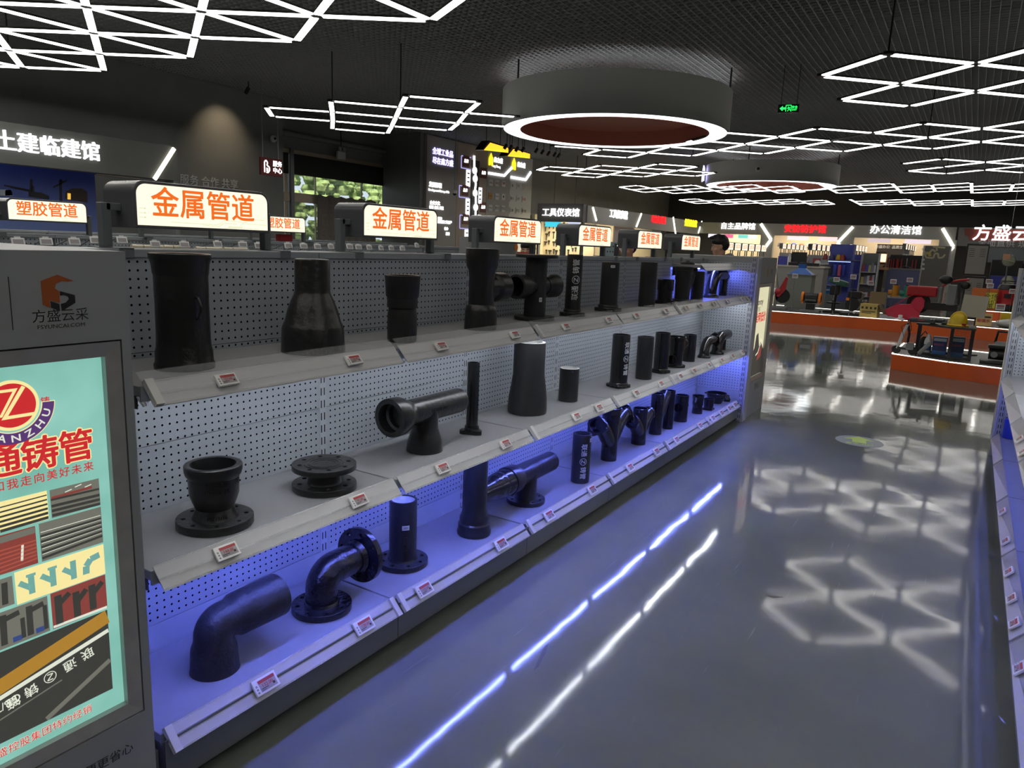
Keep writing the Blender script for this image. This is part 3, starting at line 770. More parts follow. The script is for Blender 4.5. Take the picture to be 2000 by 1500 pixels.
def elbow(name, label, cx, yb, Z, hwf, ytop, yend_px, short, m=IRON_S, foot=True, up=.0, rr=None, hood=False, ears=3):
    """upright 90 degree elbow turning to the right"""
    c, rf = place(cx, yb, Z, hwf); r = rr or rf*.72
    e = at(*yend_px, X=c.x); e.y = min(e.y, 6.715-r*(1.1 if not hood else .5)); zt = (H+elev(cx, ytop)*math.hypot(c.x, c.y))-c.z
    Rb = max(r*1.05, min(e.y-c.y-.012, zt-r-.03)); h0 = max(zt-r-Rb, .012)
    t = pipe_thing(name, label, 'pipe elbow', c, short)
    pts = [(0, 0, 0.0), (0, 0, h0*.5), (0, 0, h0)]+[(0, Rb*(1-math.cos(a)), h0+Rb*math.sin(a)) for a in [PI/2*k/12 for k in range(1, 13)]]
    ye2 = max(e.y-c.y, Rb+.01); pts += [(0, ye2, h0+Rb)]
    MB().tube(pts, r, 28, thick=.007).build('bend', m, t, smooth=True)
    if foot:
        MB().lathe([(r*1.14, .0), (r*1.14, .02), (r*1.06, .028), (r, .034)], n=32, cap1=False).build('collar', m, t, smooth=True)
        ear_flange(t, (0, 0, .0075), (0, 0, 1), rf*.92, r*.8, .012, ears, m, .5, 1.15)
    if hood: ear_flange(t, (0, ye2, h0+Rb), (0, 1, 0), r*1.18, r*.86, .012, 3, m, .2, 1.3)
    return t, c
def wye(label, cx, yb, Z, hw, ytop, short, left=None, right=None, cup=True, m=IRON_S, foot=None, zj=.30, end='flange', arm_r=.92, top_flare=1.15):
    """upright trunk with side arms that leave at 45 degrees and level out"""
    c, r_ = place(cx, yb, Z, hw); p = prof_px(c, cx, [(hw, yb), (hw, ytop)]); r, h = p[1]
    t = pipe_thing('branch_fitting', label, 'pipe fitting', c, short)
    pr = [(r*.98, 0), (r*.98, h*.25), (r, h*.5), (r*1.0, h*.86)]+([(r*top_flare, h*.88), (r*top_flare, h*.93), (r*(top_flare+.04), h*.94), (r*(top_flare+.04), h)] if cup else [(r, h)])
    MB().lathe(hollow(pr, .007, .1), n=36).build('body', m, t, smooth=True)
    for s, arm in ((-1, left), (1, right)):
        if not arm: continue
        a, kind = arm; z0 = h*zj; ar = r*arm_r; reach = a*h
        zt = z0+reach*.92
        pts = [(0, 0, z0), (0, s*reach*.35, z0+reach*.38), (0, s*reach*.62, z0+reach*.66), (0, s*reach*.80, zt-.02), (0, s*reach*.98, zt), (0, s*reach*1.22, zt+.004)]
        if kind == 'straight': pts = [(0, 0, z0), (0, s*reach*.5, z0+reach*.62), (0, s*reach, z0+reach*1.24)]
        MB().tube(pts, [ar*.9]+[ar]*(len(pts)-1), 28, thick=.008).build('arm', m, t, smooth=True)
        e = Vector(pts[-1]); d = (e-Vector(pts[-2])).normalized()
        if kind == 'flange':
            MB().lathe([(ar, -.03), (ar*1.14, -.024), (ar*1.16, .004), (ar*.98, .004), (ar*.95, -.04)], e, d, 32).build('socket_rim', m, t, smooth=True)
            ear_flange(t, e, d, ar*1.22, ar*.98, .012, 3, m, .5 if s < 0 else .1, 1.34)
        elif kind == 'plain':
            MB().lathe([(ar*1.05, -.02), (ar*1.06, .004), (ar*.9, .004), (ar*.88, -.03)], e, d, 32).build('socket_rim', m, t, smooth=True)
    if foot: ear_flange(t, (0, 0, .0085), (0, 0, 1), r*foot/1.15, r*.85, .014, 3, m, .4, 1.15)
    return t, c
wye('black branch fitting with a flared rim and one arm to the right, top shelf', 1331, 589, ZT, 15.5, 521, 'flared branch', None, (.42, 'straight'), foot=1.35, zj=.25, m=IRON_M)
lettered(1360, 586, ZT, 12.5, 530, 'black pipe half hidden behind the flared branch fitting on the top shelf', 'half-hidden pipe', False, lettering=False)
elbow('pipe_elbow', 'black elbow on an eared foot, first of the three lit blue on the top shelf', 1387, 582, ZT, 16, 526, (1412, 545), 'first blue-lit elbow', m=IRON_S)
elbow('pipe_elbow', 'black elbow without a foot, second of the three lit blue on the top shelf', 1411, 578, ZT, 11.0, 533, (1428, 550), 'second blue-lit elbow', foot=False, m=IRON_S, rr=None)
elbow('pipe_elbow', 'black elbow with an eared mouth, third of the three lit blue on the top shelf', 1427, 576, ZT, 11.0, 534, (1442, 552), 'third blue-lit elbow', hood=True)
# discs on the short extra shelf
for i, (x, y, w) in enumerate(((1352, 517, 14), (1372, 512, 18))):
    c, r_ = place(x, y, 1.4475, w)
    c.x = min(c.x, -1.86-r_); o = thing('pipe_cover', ['flat black pipe cover, front one on the short extra shelf', 'flat black pipe cover, rear one on the short extra shelf'][i], 'pipe cover', c)
    MB().lathe([(r_, 0), (r_, .010), (r_*.9, .014), (r_*.86, .02)], n=28).build('disc', IRON_M, o, smooth=True); MB().lathe([(r_*.3, .02), (r_*.25, .03)], n=16).build('boss', IRON_M, o, smooth=True)
# ---- middle shelf
c, r_ = place(422, 1049, ZM, 76); p = prof_px(c, 422, [(76, 1036), (76, 1012), (42, 1008), (36, 990), (46, 975), (50, 955), (50, 935), (55, 927), (57, 918), (57, 905)])
t = pipe_thing('flanged_socket', 'black socket with a wide bolted flange foot, left end of the middle shelf', 'pipe fitting', c, 'flanged socket')
h = p[-1][1]; Rf = p[0][0]
MB().lathe(hollow([(Rf*.62, .022), (Rf*.56, .034), (Rf*.50, .055), (Rf*.58, .078), (Rf*.645, .10), (Rf*.66, .14), (Rf*.66, h*.80), (Rf*.72, h*.84), (Rf*.75, h*.90), (Rf*.755, h*.985), (Rf*.74, h)], .016, .09), n=56).build('body', IRON, t, smooth=True)
flange(t, (0, 0, .0125), (0, 0, 1), Rf, Rf*.5, .022, 8, IRON, Rf*.075)
def raised(body, t, r, z, ang, size):
    me = text_mesh(body, size, .01, 1.05, extrude=.0012); me.materials.append(IRON)
    for v in me.vertices:
        x, y, zz = v.co; a = ang+x/r; rr = r+.0006+zz; v.co = (rr*math.cos(a), rr*math.sin(a), z+y)
    ob = bpy.data.objects.new('raised_lettering', me); C.objects.link(ob); ob.parent = t
a = facing(c)
for i, s in enumerate(('GB/T13295', '2019  K12', 'DN200  16')): raised(s, t, Rf*.662, .165-i*.022, a+.1, .016)
raised('PN10/16', t, Rf*.56, .036, a+.1, .016)
# double-flanged spool
c, r_ = place(634, 973, ZM, 62.5); p = prof_px(c, 634, [(62.5, 962), (34, 950), (34, 915), (62.5, 905)]); Rf = p[0][0]; h = p[3][1]
t = pipe_thing('flanged_spool', 'short black spool between two round bolted flanges, middle shelf', 'pipe fitting', c, 'flanged spool')
MB().lathe([(Rf*.60, .014), (Rf*.54, .022), (Rf*.52, .03), (Rf*.52, h-.03), (Rf*.54, h-.022), (Rf*.6, h-.012)], n=48).build('body', IRON, t, smooth=True)
flange(t, (0, 0, .0110), (0, 0, 1), Rf, Rf*.4, .018, 8, IRON, Rf*.085); flange(t, (0, 0, h-.008), (0, 0, 1), Rf, Rf*.4, .016, 8, IRON, Rf*.085)
MB().lathe([(Rf*.64, h-.001), (Rf*.64, h+.003), (Rf*.58, h+.003), (Rf*.57, h-.001), (Rf*.54, h-.001), (Rf*.54, h+.003), (Rf*.46, h+.004), (Rf*.42, h-.004), (.001, h-.012)], n=48, cap1=False).build('raised_face', IRON, t, smooth=True)
# big lying tee
c, r_ = place(829, 889, ZM, 35.5); p = prof_px(c, 829, [(35.5, 880), (34, 862), (29, 845), (26, 835), (26, 800)])
t = pipe_thing('socket_tee', 'black tee standing on its flared stem, wide open socket facing left, middle shelf', 'pipe fitting', c, 'wide-mouthed tee')
MB().lathe(p, n=40).build('stem', IRON, t, smooth=True)
m0 = at(772, 811, X=c.x+.03); m1 = at(897, 785, X=c.x); zc = (m0.z+m1.z)/2-c.z-.004
R2 = .5*(at(772, 773, X=c.x+.03).z-at(772, 849, X=c.x+.03).z)
y0, y1 = m0.y-c.y, m1.y-c.y
MB().lathe([(.001, .075), (R2*.64, .075), (R2*.66, .055), (R2*.80, .05), (R2*.80, .02), (R2*.72, .016), (R2*.74, .0), (R2*.98, .0), (R2, .006), (R2*.99, .055), (R2*.90, .075), (R2*.72, .098), (R2*.69, .12), (R2*.69, y1-y0-.012), (R2*.66, y1-y0), (R2*.55, y1-y0)], (0, y0, zc), (0, 1, 0), 44, cap0=False).build('run', IRON, t, smooth=True)
me = text_mesh('DN100X100', .02, .012, 1.0, extrude=.0012); me.materials.append(IRON)
for v in me.vertices:
    x, y, zz = v.co; a_ = .05+y/(R2*.69); rr = R2*.69+.0006+zz; v.co = (rr*math.cos(a_), (y0+y1)/2+.02+x, zc+rr*math.sin(a_))
ob = bpy.data.objects.new('raised_lettering', me); C.objects.link(ob); ob.parent = t
# thin tube with a triangular foot
t, c, r, h = lettered(921, 851, ZM, 11.8, 708, 'thin tall black tube on a three-eared foot, middle shelf', 'thin tube', False, (25, 851), (15, 830), m=IRON_S, lettering=False, n_foot=3, reach=1.55)
t, c, p = turned('bell_pipe', 'large black bell-ended pipe with a pale cement rim, middle shelf', 'pipe fitting', 1029, 813, ZM,
    [(37.5, 806), (38.5, 798), (37.5, 775), (33, 745), (31, 730), (31, 668)], m=IRON_M, lining=CEMENT, thick=.012, short='bell-ended pipe')
t, c, p = turned('pipe_offcut', 'short black pipe offcut with a pale cement-lined top, middle shelf', 'pipe', 1109, 786, ZM, [(19, 783), (19.3, 719)], m=IRON_M, lining=CEMENT, short='short offcut', thick=.006, depth=.02)
MB().sphere((p[1][0]*math.cos(facing(c)+.3), p[1][0]*math.sin(facing(c)+.3), p[1][1]-.012), .003, n=8).build('blue_dot', flat('blue_paint', (.02, .12, .6)), t)
lettered(1207, 759, ZM, 17.5, 653, 'black straight pipe with white lettering on an eared foot, middle shelf', 'lettered footed pipe', True, (24, 759), (19.5, 746), m=IRON_S, zc=.56, dang=.75)
lettered(1256, 742, ZM, 16.2, 657, 'plain black pipe without a foot, right of the lettered one on the middle shelf', 'plain pipe', False, lettering=False)
lettered(1289, 730, ZM, 14.8, 649, 'slim black pipe on a small foot, right of the plain one on the middle shelf', 'slim footed pipe', False, (20, 730), (16.5, 719), lettering=False, m=IRON_S)
t, c = wye('black branch fitting with a flared cup and a low left socket, middle shelf', 1318, 718, ZM, 14, 657, 'cup branch', None, (.48, 'plain'), foot=1.5, zj=.28, top_flare=1.25, arm_r=.8)
MB().tube([(0, 0, .06), (0, -.05, .06), (0, -.085, .062)], [.028, .034, .04], 24, thick=.006).build('low_socket', IRON_S, t, smooth=True)
lettered(1344, 707, ZM, 12.8, 653, 'black pipe behind the cup branch on the middle shelf', 'pipe behind the branch', False, lettering=False, m=IRON_S)
elbow('pipe_elbow', 'glossy black elbow with an eared mouth, first of the three on the middle shelf', 1374, 700, ZM, 13, 658, (1394, 672), 'first elbow', hood=True)
elbow('pipe_elbow', 'glossy black elbow on a foot, second of the three on the middle shelf', 1399, 693, ZM, 14, 648, (1420, 664), 'second elbow')
elbow('pipe_elbow', 'glossy black elbow, last of the three on the middle shelf', 1410, 684, ZM, 9.5, 647, (1427, 661), 'last elbow', foot=False)
# ---- bottom shelf
def big_elbow(name, label, cx, yb, Z, prof, m, endpx, Rpx, short, bell=False, bolts=False):
    c, r_ = place(cx, yb, Z, prof[0][0]); p = prof_px(c, cx, prof); r = p[-1][0]
    e = at(*endpx, X=c.x); h0 = p[-1][1]
    zt = e.z-c.z; Rb = zt-h0; ye_ = e.y-c.y
    t = pipe_thing(name, label, 'pipe elbow', c, short)
    arc = [(0, Rb*(1-math.cos(a)), h0+Rb*math.sin(a)) for a in [PI/2*k/20 for k in range(0, 21)]]
    if bell:
        pts = [(0, 0, z) for _, z in p[:-1]]+arc; rad = [q for q, _ in p[:-1]]+[r]*21
        k = ye_-Rb; pts += [(0, Rb+k*.10, zt), (0, Rb+k*.16, zt), (0, Rb+k*.22, zt), (0, Rb+k*.9, zt), (0, Rb+k, zt)]; rad += [r, r*1.05, r*Rpx*.96, r*Rpx, r*Rpx]
        MB().tube(pts, rad, 44, thick=.012).build('bend', m, t, smooth=True)
    else:
        MB().tube([(0, 0, .01)]+arc+[(0, ye_, zt)], r, 40, thick=.012).build('bend', m, t, smooth=True)
        MB().lathe([(r*1.14, .02), (r*1.07, .027), (r*1.0, .036)], n=40, cap0=False, cap1=False).build('collar', m, t, smooth=True)
        Rf = p[0][0]; flange(t, (0, 0, .0125), (0, 0, 1), Rf, r*.9, .022, 8, m, Rf*.085)
        MB().lathe([(r*1.14, -.012), (r*1.07, -.02), (r*1.0, -.03)], (0, ye_-.01, zt), (0, 1, 0), 40, cap0=False, cap1=False).build('collar', m, t, smooth=True)
        flange(t, (0, ye_, zt), (0, 1, 0), Rf, r*.9, .022, 8, m, Rf*.085)
    return t, c
t, c = big_elbow('socket_elbow', 'large black elbow with flared sockets, left end of the bottom shelf', 421, 1331, ZB, [(50, 1312), (49, 1300), (47, 1268), (46, 1260), (41, 1248), (40, 1240)], mat('dull_black_iron', (.015, .015, .016), .5, noise=.3, nscale=9, bump=.35, bscale=60), (541, 1161), 1.22, 'large socket elbow', bell=True)
t, c = big_elbow('flanged_elbow', 'glossy black elbow between two round bolted flanges, bottom shelf', 629, 1217, ZB, [(58.5, 1200), (32, 1170), (32, 1150)], mat('lumpy_glossy_iron', (.009, .009, .010), .25, noise=.3, nscale=7, bump=.5, bscale=38), (703, 1083), 1.0, 'flanged elbow')
c, r_ = place(786, 1121, ZB, 49); p = prof_px(c, 786, [(49, 1108), (28, 1095), (26.5, 975)]); Rf, r, h = p[0][0], p[2][0], p[2][1]
t = pipe_thing('flanged_pipe', 'black pipe standing on a round bolted flange, small label on its side, bottom shelf', 'pipe', c, 'flanged pipe')
MB().lathe([(r*1.2, .018), (r*1.08, .026), (r*1.03, .036), (r*1.03, h), (r*.95, h+.001), (r*.86, h), (r*.86, h-.2)], n=44).build('body', IRON, t, smooth=True)
MB().lathe([(r*.95, h-.004), (r*.84, h-.003), (r*.83, h-.05), (.001, h-.06)], n=40, cap0=False, cap1=False).build('lining', CEMENT, t, smooth=True)
flange(t, (0, 0, .0115), (0, 0, 1), Rf, r*.9, .02, 8, IRON, Rf*.085)
sticker(t, facing(c)+.2, r*1.03, h*.63, .030, .020)
me = text_mesh('LANZHU', .018, .012, 1.0, extrude=.0012); me.materials.append(IRON)
for v in me.vertices:
    x, y, zz = v.co; a_ = facing(c)+.15+y/r; rr = r*1.03+.0006+zz; v.co = (rr*math.cos(a_), rr*math.sin(a_), h*.36-x)
ob = bpy.data.objects.new('raised_lettering', me); C.objects.link(ob); ob.parent = t
# ribbed socket tee, upright
c, r_ = place(925, 1054, ZB, 33); p = prof_px(c, 925, [(32.5, 1047), (33.5, 1038), (33, 1033), (31, 1030), (31.5, 1020), (29, 1017), (29, 1008), (25, 1000), (24, 990), (24, 885)])
t = pipe_thing('ribbed_socket_tee', 'tall black pipe with ribbed bell foot and ribbed side socket, bottom shelf', 'pipe fitting', c, 'ribbed tee')
MB().lathe(p, n=44).build('body', IRON, t, smooth=True)
zb = at(955, 957, X=c.x).z-c.z; R2 = .068; yb_ = at(990, 950, X=c.x).y-c.y
MB().lathe([(R2*.72, .0), (R2*.74, yb_*.42), (R2*.80, yb_*.5), (R2*.88, yb_*.56), (R2*.93, yb_*.62), (R2*.90, yb_*.645), (R2*.97, yb_*.70), (R2*.98, yb_*.77), (R2*.94, yb_*.79), (R2*1.0, yb_*.84), (R2, yb_*.97), (R2*.84, yb_), (R2*.8, yb_*.8)], (0, 0, zb), (0, 1, 0), 40).build('side_socket', IRON_S, t, smooth=True)
# flanged tee with an open mouth
c, r_ = place(1026, 992, ZB, 37); p = prof_px(c, 1026, [(37, 982), (21, 968), (20.5, 930)])
t = pipe_thing('flanged_tee', 'black tee on a round bolted foot, open mouth facing left, bottom shelf', 'pipe fitting', c, 'open-mouthed tee')
m0 = at(990, 935, X=c.x); m1 = at(1076, 905, X=c.x); zc = (m0.z+m1.z)/2-c.z; R2 = .5*(at(994, 909, X=c.x).z-at(994, 962, X=c.x).z); y0, y1 = m0.y-c.y, m1.y-c.y
MB().lathe([(p[2][0]*1.1, .014), (p[2][0], .03), (p[2][0], zc)], n=36).build('stem', IRON, t, smooth=True)
flange(t, (0, 0, .0105), (0, 0, 1), p[0][0], p[2][0]*.8, .018, 8, IRON, p[0][0]*.085)
MB().lathe([(.001, .09), (R2*.66, .09), (R2*.68, .07), (R2*.84, .06), (R2*.84, .0), (R2*.98, .0), (R2, .006), (R2*.98, .07), (R2*.86, .09), (R2*.76, .105), (R2*.74, y1-y0-.01), (R2*.70, y1-y0), (R2*.6, y1-y0)], (0, y0, zc), (0, 1, 0), 40, cap0=False).build('run', IRON, t, smooth=True)
t, c, r, h = lettered(1132, 945, ZB, 18.2, 846, 'black straight pipe with white lettering and a label at the rim, bottom shelf', 'lettered pipe', True, m=IRON_M, zc=.46, tsize=1.15)
sticker(t, facing(c)+1.15, r, h*.89, .024, .022)
wye('black double branch fitting with eared flanges and a flared top cup, bottom shelf', 1188, 902, ZB, 16.2, 795, 'double branch with ears', (.50, 'flange'), (.50, 'flange'), zj=.30, top_flare=1.2)
t, c = wye('glossy black double branch with plain ends, right of the eared one, bottom shelf', 1246, 870, ZB, 14.8, 797, 'plain double branch', (.48, 'plain'), (.50, 'plain'), zj=.28, cup=False)
wye('black pipe with one slanting arm to the right, bottom shelf', 1279, 850, ZB, 12.8, 768, 'slant-armed pipe', None, (.52, 'straight'), cup=False, zj=.3, arm_r=.95)
lettered(1303, 839, ZB, 10.6, 762, 'tall black pipe behind the slant-armed pipe on the bottom shelf', 'tall rear pipe', False, lettering=False, m=IRON_S)
t, c, r, h = lettered(1328, 825, ZB, 13.5, 771, 'black pipe with two short side sockets, bottom shelf', 'short-armed pipe', False, lettering=False, m=IRON_S)
for s in (-1, 1): MB().tube([(0, 0, h*.5), (0, s*.045, h*.52), (0, s*.075, h*.58)], [.03, .032, .036], 20, thick=.006).build('side_socket', IRON_S, t, smooth=True)
t, c, p = turned('tapered_cup', 'tapered black cup fitting with a curved side arm, bottom shelf', 'pipe fitting', 1361, 809, ZB, [(10.5, 806), (9.8, 795), (10, 785), (12, 772)], m=IRON_S, short='tapered cup', thick=.005, depth=.08)
h = p[-1][1]; MB().tube([(0, -.02, h*.35), (0, -.055, h*.45), (0, -.075, h*.7), (0, -.06, h*.92)], .018, 18).build('side_arm', IRON_S, t, smooth=True)
t, c, p = turned('square_foot_socket', 'squat black socket on a square foot, bottom shelf', 'pipe fitting', 1383, 802, ZB, [(9.5, 799), (9.5, 790), (10.5, 778)], m=IRON_S, short='squat socket', thick=.005, depth=.05)
MB().box((0, 0, .008), (p[0][0]*2.1, p[0][0]*2.1, .016)).build('foot', IRON_S, t, bevel=.003)
t, c, p = turned('trap_bowl', 'wide black bowl fitting with three lugs, right end of the bottom shelf', 'pipe fitting', 1398, 789, ZB, [(11, 787), (13, 783), (18, 775), (20, 769), (20.5, 767)], m=IRON_S, short='bowl fitting', thick=.008, depth=.04)
R_ = p[-1][0]
for k in range(3): MB().box2((-.008, -.012, -.006), (.014, .012, .006)).build('lug', IRON_S, t, bevel=.003); o = t.children[-1]; o.location = (R_*math.cos(2.1*k+3.4), R_*math.sin(2.1*k+3.4), p[-1][1]-.008); o.rotation_euler = (0, 0, 2.1*k+3.4)
t, c, p = turned('small_reducer', 'small black reducer tucked behind the bowl at the end of the bottom shelf', 'pipe fitting', 1419, 785, ZB, [(7, 784), (7.5, 779), (5, 776), (4.5, 772)], m=IRON_S, short='small reducer', thick=.004, depth=.03)
# labels of the price tags name the piece above them
for o, sh, i, y in TAGS:
    near = min(PIPES[sh], key=lambda q: abs(q[0]-y))[1]
    tag(o, 'price tag %s from left on the %s shelf edge, below the %s' % (NTH[i], sh, near), 'price tag', 'electronic price tags on the shelf edges')
# ================================================================ light-box cabinet at the near end of the run
CABM = mat('graphite_cabinet', (.27, .28, .285), .35, noise=.05, nscale=2)
EY_, EZ_ = Vector((0, 1, 0)), Vector((0, 0, 1))
def rect(name, m, y0, z0, y1, z1, x, parent, d=.0006):
    return MB().box2((x, y0, z0), (x+d, y1, z1)).build(name, m, parent)
XC = -1.66
t = thing('light_box_cabinet', 'tall dark grey cabinet with a teal backlit pipe poster, in the left foreground', 'cabinet', (XC, .645, 0))
def loc(y): return y-.645
MB().box2((-.9, loc(.33), 0), (-.03, loc(.96), 1.497)).build('body', CABM, t, bevel=.004)
fr = MB()
for a, b, c_, d in ((.33, 0, .352, 1.497), (.939, 0, .96, 1.497), (.352, 0, .939, .326), (.352, 1.295, .939, 1.497)): fr.box2((-.03, loc(a), b), (0, loc(c_), d))
fr.build('front_panel', CABM, t)
fr = MB(); n_ = Vector((0, 0, 0))
def mitre(mb, y0, z0, y1, z1, w, x0, x1):
    o = [(y0, z0), (y1, z0), (y1, z1), (y0, z1)]; i = [(y0+w, z0+w), (y1-w, z0+w), (y1-w, z1-w), (y0+w, z1-w)]
    for k in range(4):
        a, b, c_, d = o[k], o[(k+1) % 4], i[(k+1) % 4], i[k]
        mb.rings([[Vector((x0, *a)), Vector((x1, *a)), Vector((x1-.006, *d)), Vector((x0, *d))], [Vector((x0, *b)), Vector((x1, *b)), Vector((x1-.006, *c_)), Vector((x0, *c_))]])
mitre(fr, loc(.356), .330, loc(.936), 1.291, .034, -.028, -.002)
fr.build('poster_frame', ALU, t)
PE = .74
TEAL = mat('teal_poster_backlight', (.1, .25, .2), .3, emit=(.21, .50, .41), es=PE)
nt = TEAL.node_tree; b_ = nt.nodes['Principled BSDF']; tc = nt.nodes.new('ShaderNodeTexCoord'); nz = nt.nodes.new('ShaderNodeTexNoise')
nz.inputs['Scale'].default_value = 5; nz.inputs['Detail'].default_value = 3; nt.links.new(tc.outputs['Object'], nz.inputs['Vector'])
cr = nt.nodes.new('ShaderNodeValToRGB'); cr.color_ramp.elements[0].position = .35; cr.color_ramp.elements[1].position = .7
cr.color_ramp.elements[0].color = (.18, .46, .38, 1); cr.color_ramp.elements[1].color = (.30, .62, .54, 1)
nt.links.new(nz.outputs['Fac'], cr.inputs[0]); nt.links.new(cr.outputs[0], b_.inputs['Emission Color'])
po = rect('poster', TEAL, loc(.386), .360, loc(.906), 1.262, -.026, t)
def pm(name, col, k=PE): return mat(name, tuple(c*.4 for c in col), .35, emit=col, es=k)
P_RED, P_YEL, P_PUR = pm('poster_red', (.60, .015, .02)), pm('poster_cream', (.95, .82, .36)), pm('poster_purple', (.09, .03, .16))
P_DARK, P_GREY, P_OCH = pm('poster_dark', (.035, .035, .03)), pm('poster_grey', (.16, .16, .13)), pm('poster_ochre', (.42, .21, .02))
P_WHT, P_TEALD, P_MAR = pm('poster_pale', (.75, .78, .66)), pm('poster_pipe_teal', (.16, .38, .34)), pm('poster_maroon', (.24, .045, .035))
x_ = -.0252
def disc(name, m, y, z, r, x, a0=0, a1=2*PI, r0=0):
    n = 48; mb = MB()
    if r0 == 0: mb.prism([(r*math.cos(2*PI*k/n), r*math.sin(2*PI*k/n)) for k in range(n)], (x, loc(y), z), EY_, EZ_, .0006)
    else:
        A = [a0+(a1-a0)*k/n for k in range(n+1)]
        mb.prism([(r*math.cos(a), r*math.sin(a)) for a in A]+[(r0*math.cos(a), r0*math.sin(a)) for a in A[::-1]], (x, loc(y), z), EY_, EZ_, .0006)
    return mb.build(name, m, po)
yc, zc = .708, 1.171
disc('emblem_rim', P_YEL, yc, zc, .0545, x_); disc('emblem_rim', P_RED, yc, zc, .0475, x_+.0007)
mb = MB(); zz = [(-.030, .026), (.012, .026), (-.018, -.024), (.034, -.024)]
for o_ in (0, .011):
    pass
mb.prism([(-.043, .030), (.004, .030), (-.026, -.022), (-.020, -.022), (.014, .036), (-.040, .036)], (x_+.0014, loc(yc), zc), EY_, EZ_, .0006)
mb.prism([(.022, .040), (.029, .036), (-.009, -.021), (.043, -.021), (.040, -.028), (-.022, -.028)], (x_+.0014, loc(yc), zc), EY_, EZ_, .0006)
mb.build('emblem_z', P_YEL, po)
disc('emblem_band', P_YEL, yc, zc, .0865, x_, -PI+.15, -.02, .0585); disc('emblem_band', P_PUR, yc, zc, .0845, x_+.0007, -PI+.17, -.04, .0605)
for i, ch in enumerate('LIANZHU'):
    a = -PI+.45+i*.385
    text(ch, P_WHT, (x_+.0016, loc(yc+.0725*math.cos(a)), zc+.0725*math.sin(a)), (0, -math.sin(a), math.cos(a)), (0, -math.cos(a), -math.sin(a)), .0215, po, 'emblem_letter', .02, sx=1.25)
for body, y, z, s in (('铸', .775, 1.169, .0195), ('通', .641, 1.169, .0195)): text(body, P_RED, (x_, loc(y), z), EY_, EZ_, s, po, 'poster_lettering', .015)
for i, ch in enumerate('联通铸管'):
    y = .602+.0768*i
    text(ch, P_YEL, (x_, loc(y), 1.050), EY_, EZ_, .080, po, 'poster_title_outline', .055)
    text(ch, P_RED, (x_+.0008, loc(y), 1.050), EY_, EZ_, .080, po, 'poster_title', .020)
text('联通和我走向美好未来', P_RED, (x_, loc(.868), .9985), EY_, EZ_, .024, po, 'poster_slogan', .012, 'RIGHT', spacing=1.22)
text('北京鑫方盛控股集团特约经销', P_WHT, (x_, loc(.822), .3905), EY_, EZ_, .0225, po, 'poster_footer', .035, 'RIGHT', spacing=1.06)
text('北京鑫方盛控股集团特约经销', P_RED, (x_+.0008, loc(.822), .3905), EY_, EZ_, .0225, po, 'poster_footer', .006, 'RIGHT', spacing=1.06)
def photo(y0, z0, y1, z1, m, name='poster_photo'): return rect(name, m, loc(y0), z0, loc(y1), z1, x_, po)
def bars(name, m, segs, x=x_+.0008, par=None):
    mb = MB()
    for (a, b, w) in segs: mb.beam((x, loc(a[0]), a[1]), (x, loc(b[0]), b[1]), w, .0006, up=(1, 0, 0))
    return mb.build(name, m, po)
photo(.562, .902, .656, .966, P_GREY); photo(.560, .805, .638, .893, P_GREY); photo(.410, .40, .55, .966, P_GREY)
photo(.662, .90, .762, .967, P_YEL); bars('photo_pipes', P_DARK, [((.664, .955-i*.0105), (.761, .957-i*.0105), .0026+i*.0008) for i in range(6)])
photo(.768, .90, .877, .966, P_GREY)
bars('photo_yard', P_DARK, [((.769, .906+i*.011), (.876, .903+i*.011), .0065) for i in range(3)]+[((.769, .943), (.876, .94), .005)]); bars('photo_roof', P_MAR, [((.77, .947), (.86, .949), .006)]); bars('photo_skylights', P_WHT, [((.80+i*.022, .953+(i % 2)*.006), (.815+i*.022, .956+(i % 2)*.006), .002) for i in range(3)])
photo(.645, .805, .732, .893, P_MAR); bars('photo_racks', pm('poster_brick', (.40, .08, .05)), [((.646, .811+i*.0095), (.731, .817+i*.0085), .003) for i in range(6)]); bars('photo_sheen', P_WHT, [((.704, .858), (.700, .822), .005)]); bars('photo_hall', P_GREY, [((.646, .882), (.731, .884), .014)])
photo(.740, .805, .877, .895, P_GREY); bars('photo_pipes', P_DARK, [((.741, .813+i*.013), (.876, .822+i*.011), .0058) for i in range(5)]); bars('photo_sheen', P_WHT, [((.742, .822+i*.013), (.875, .830+i*.011), .0014) for i in range(5)])
photo(.683, .724, .877, .800, P_YEL)
mb = MB()
def ell(y, z, s, kind):
    def T(pts, w): 
        for a, b in zip(pts, pts[1:]): mb.beam((x_+.0012, loc(a[0]), a[1]), (x_+.0012, loc(b[0]), b[1]), w, .0007, up=(1, 0, 0))
    if kind == 'bend': T([(y-s*.6, z-s*.9), (y-s*.55, z-s*.1), (y-.1*s, z+.45*s), (y+s*.75, z+s*.62)], s*.62)
    else:
        T([(y+s*.1, z-s*.95), (y+s*.1, z+s*.9)], s*.52); T([(y-s*.8, z+s*.35), (y+s*.0, z-s*.35)], s*.48)
        if kind == 'flange': T([(y-s*.3, z+s*.85), (y+s*.5, z+s*.85)], s*.25); T([(y-s*.95, z+s*.15), (y-s*.65, z+s*.55)], s*.22)
for i, k in enumerate(('flange', 'flange', 'wye', 'bend')): ell(.712+i*.045, .762, .0245, k)
mb.build('photo_fittings', P_TEALD, po)
photo(.600, .729, .678, .795, P_GREY); bars('photo_fittings', P_DARK, [((.606+i*.018, .735), (.608+i*.018, .785), .012) for i in range(4)])
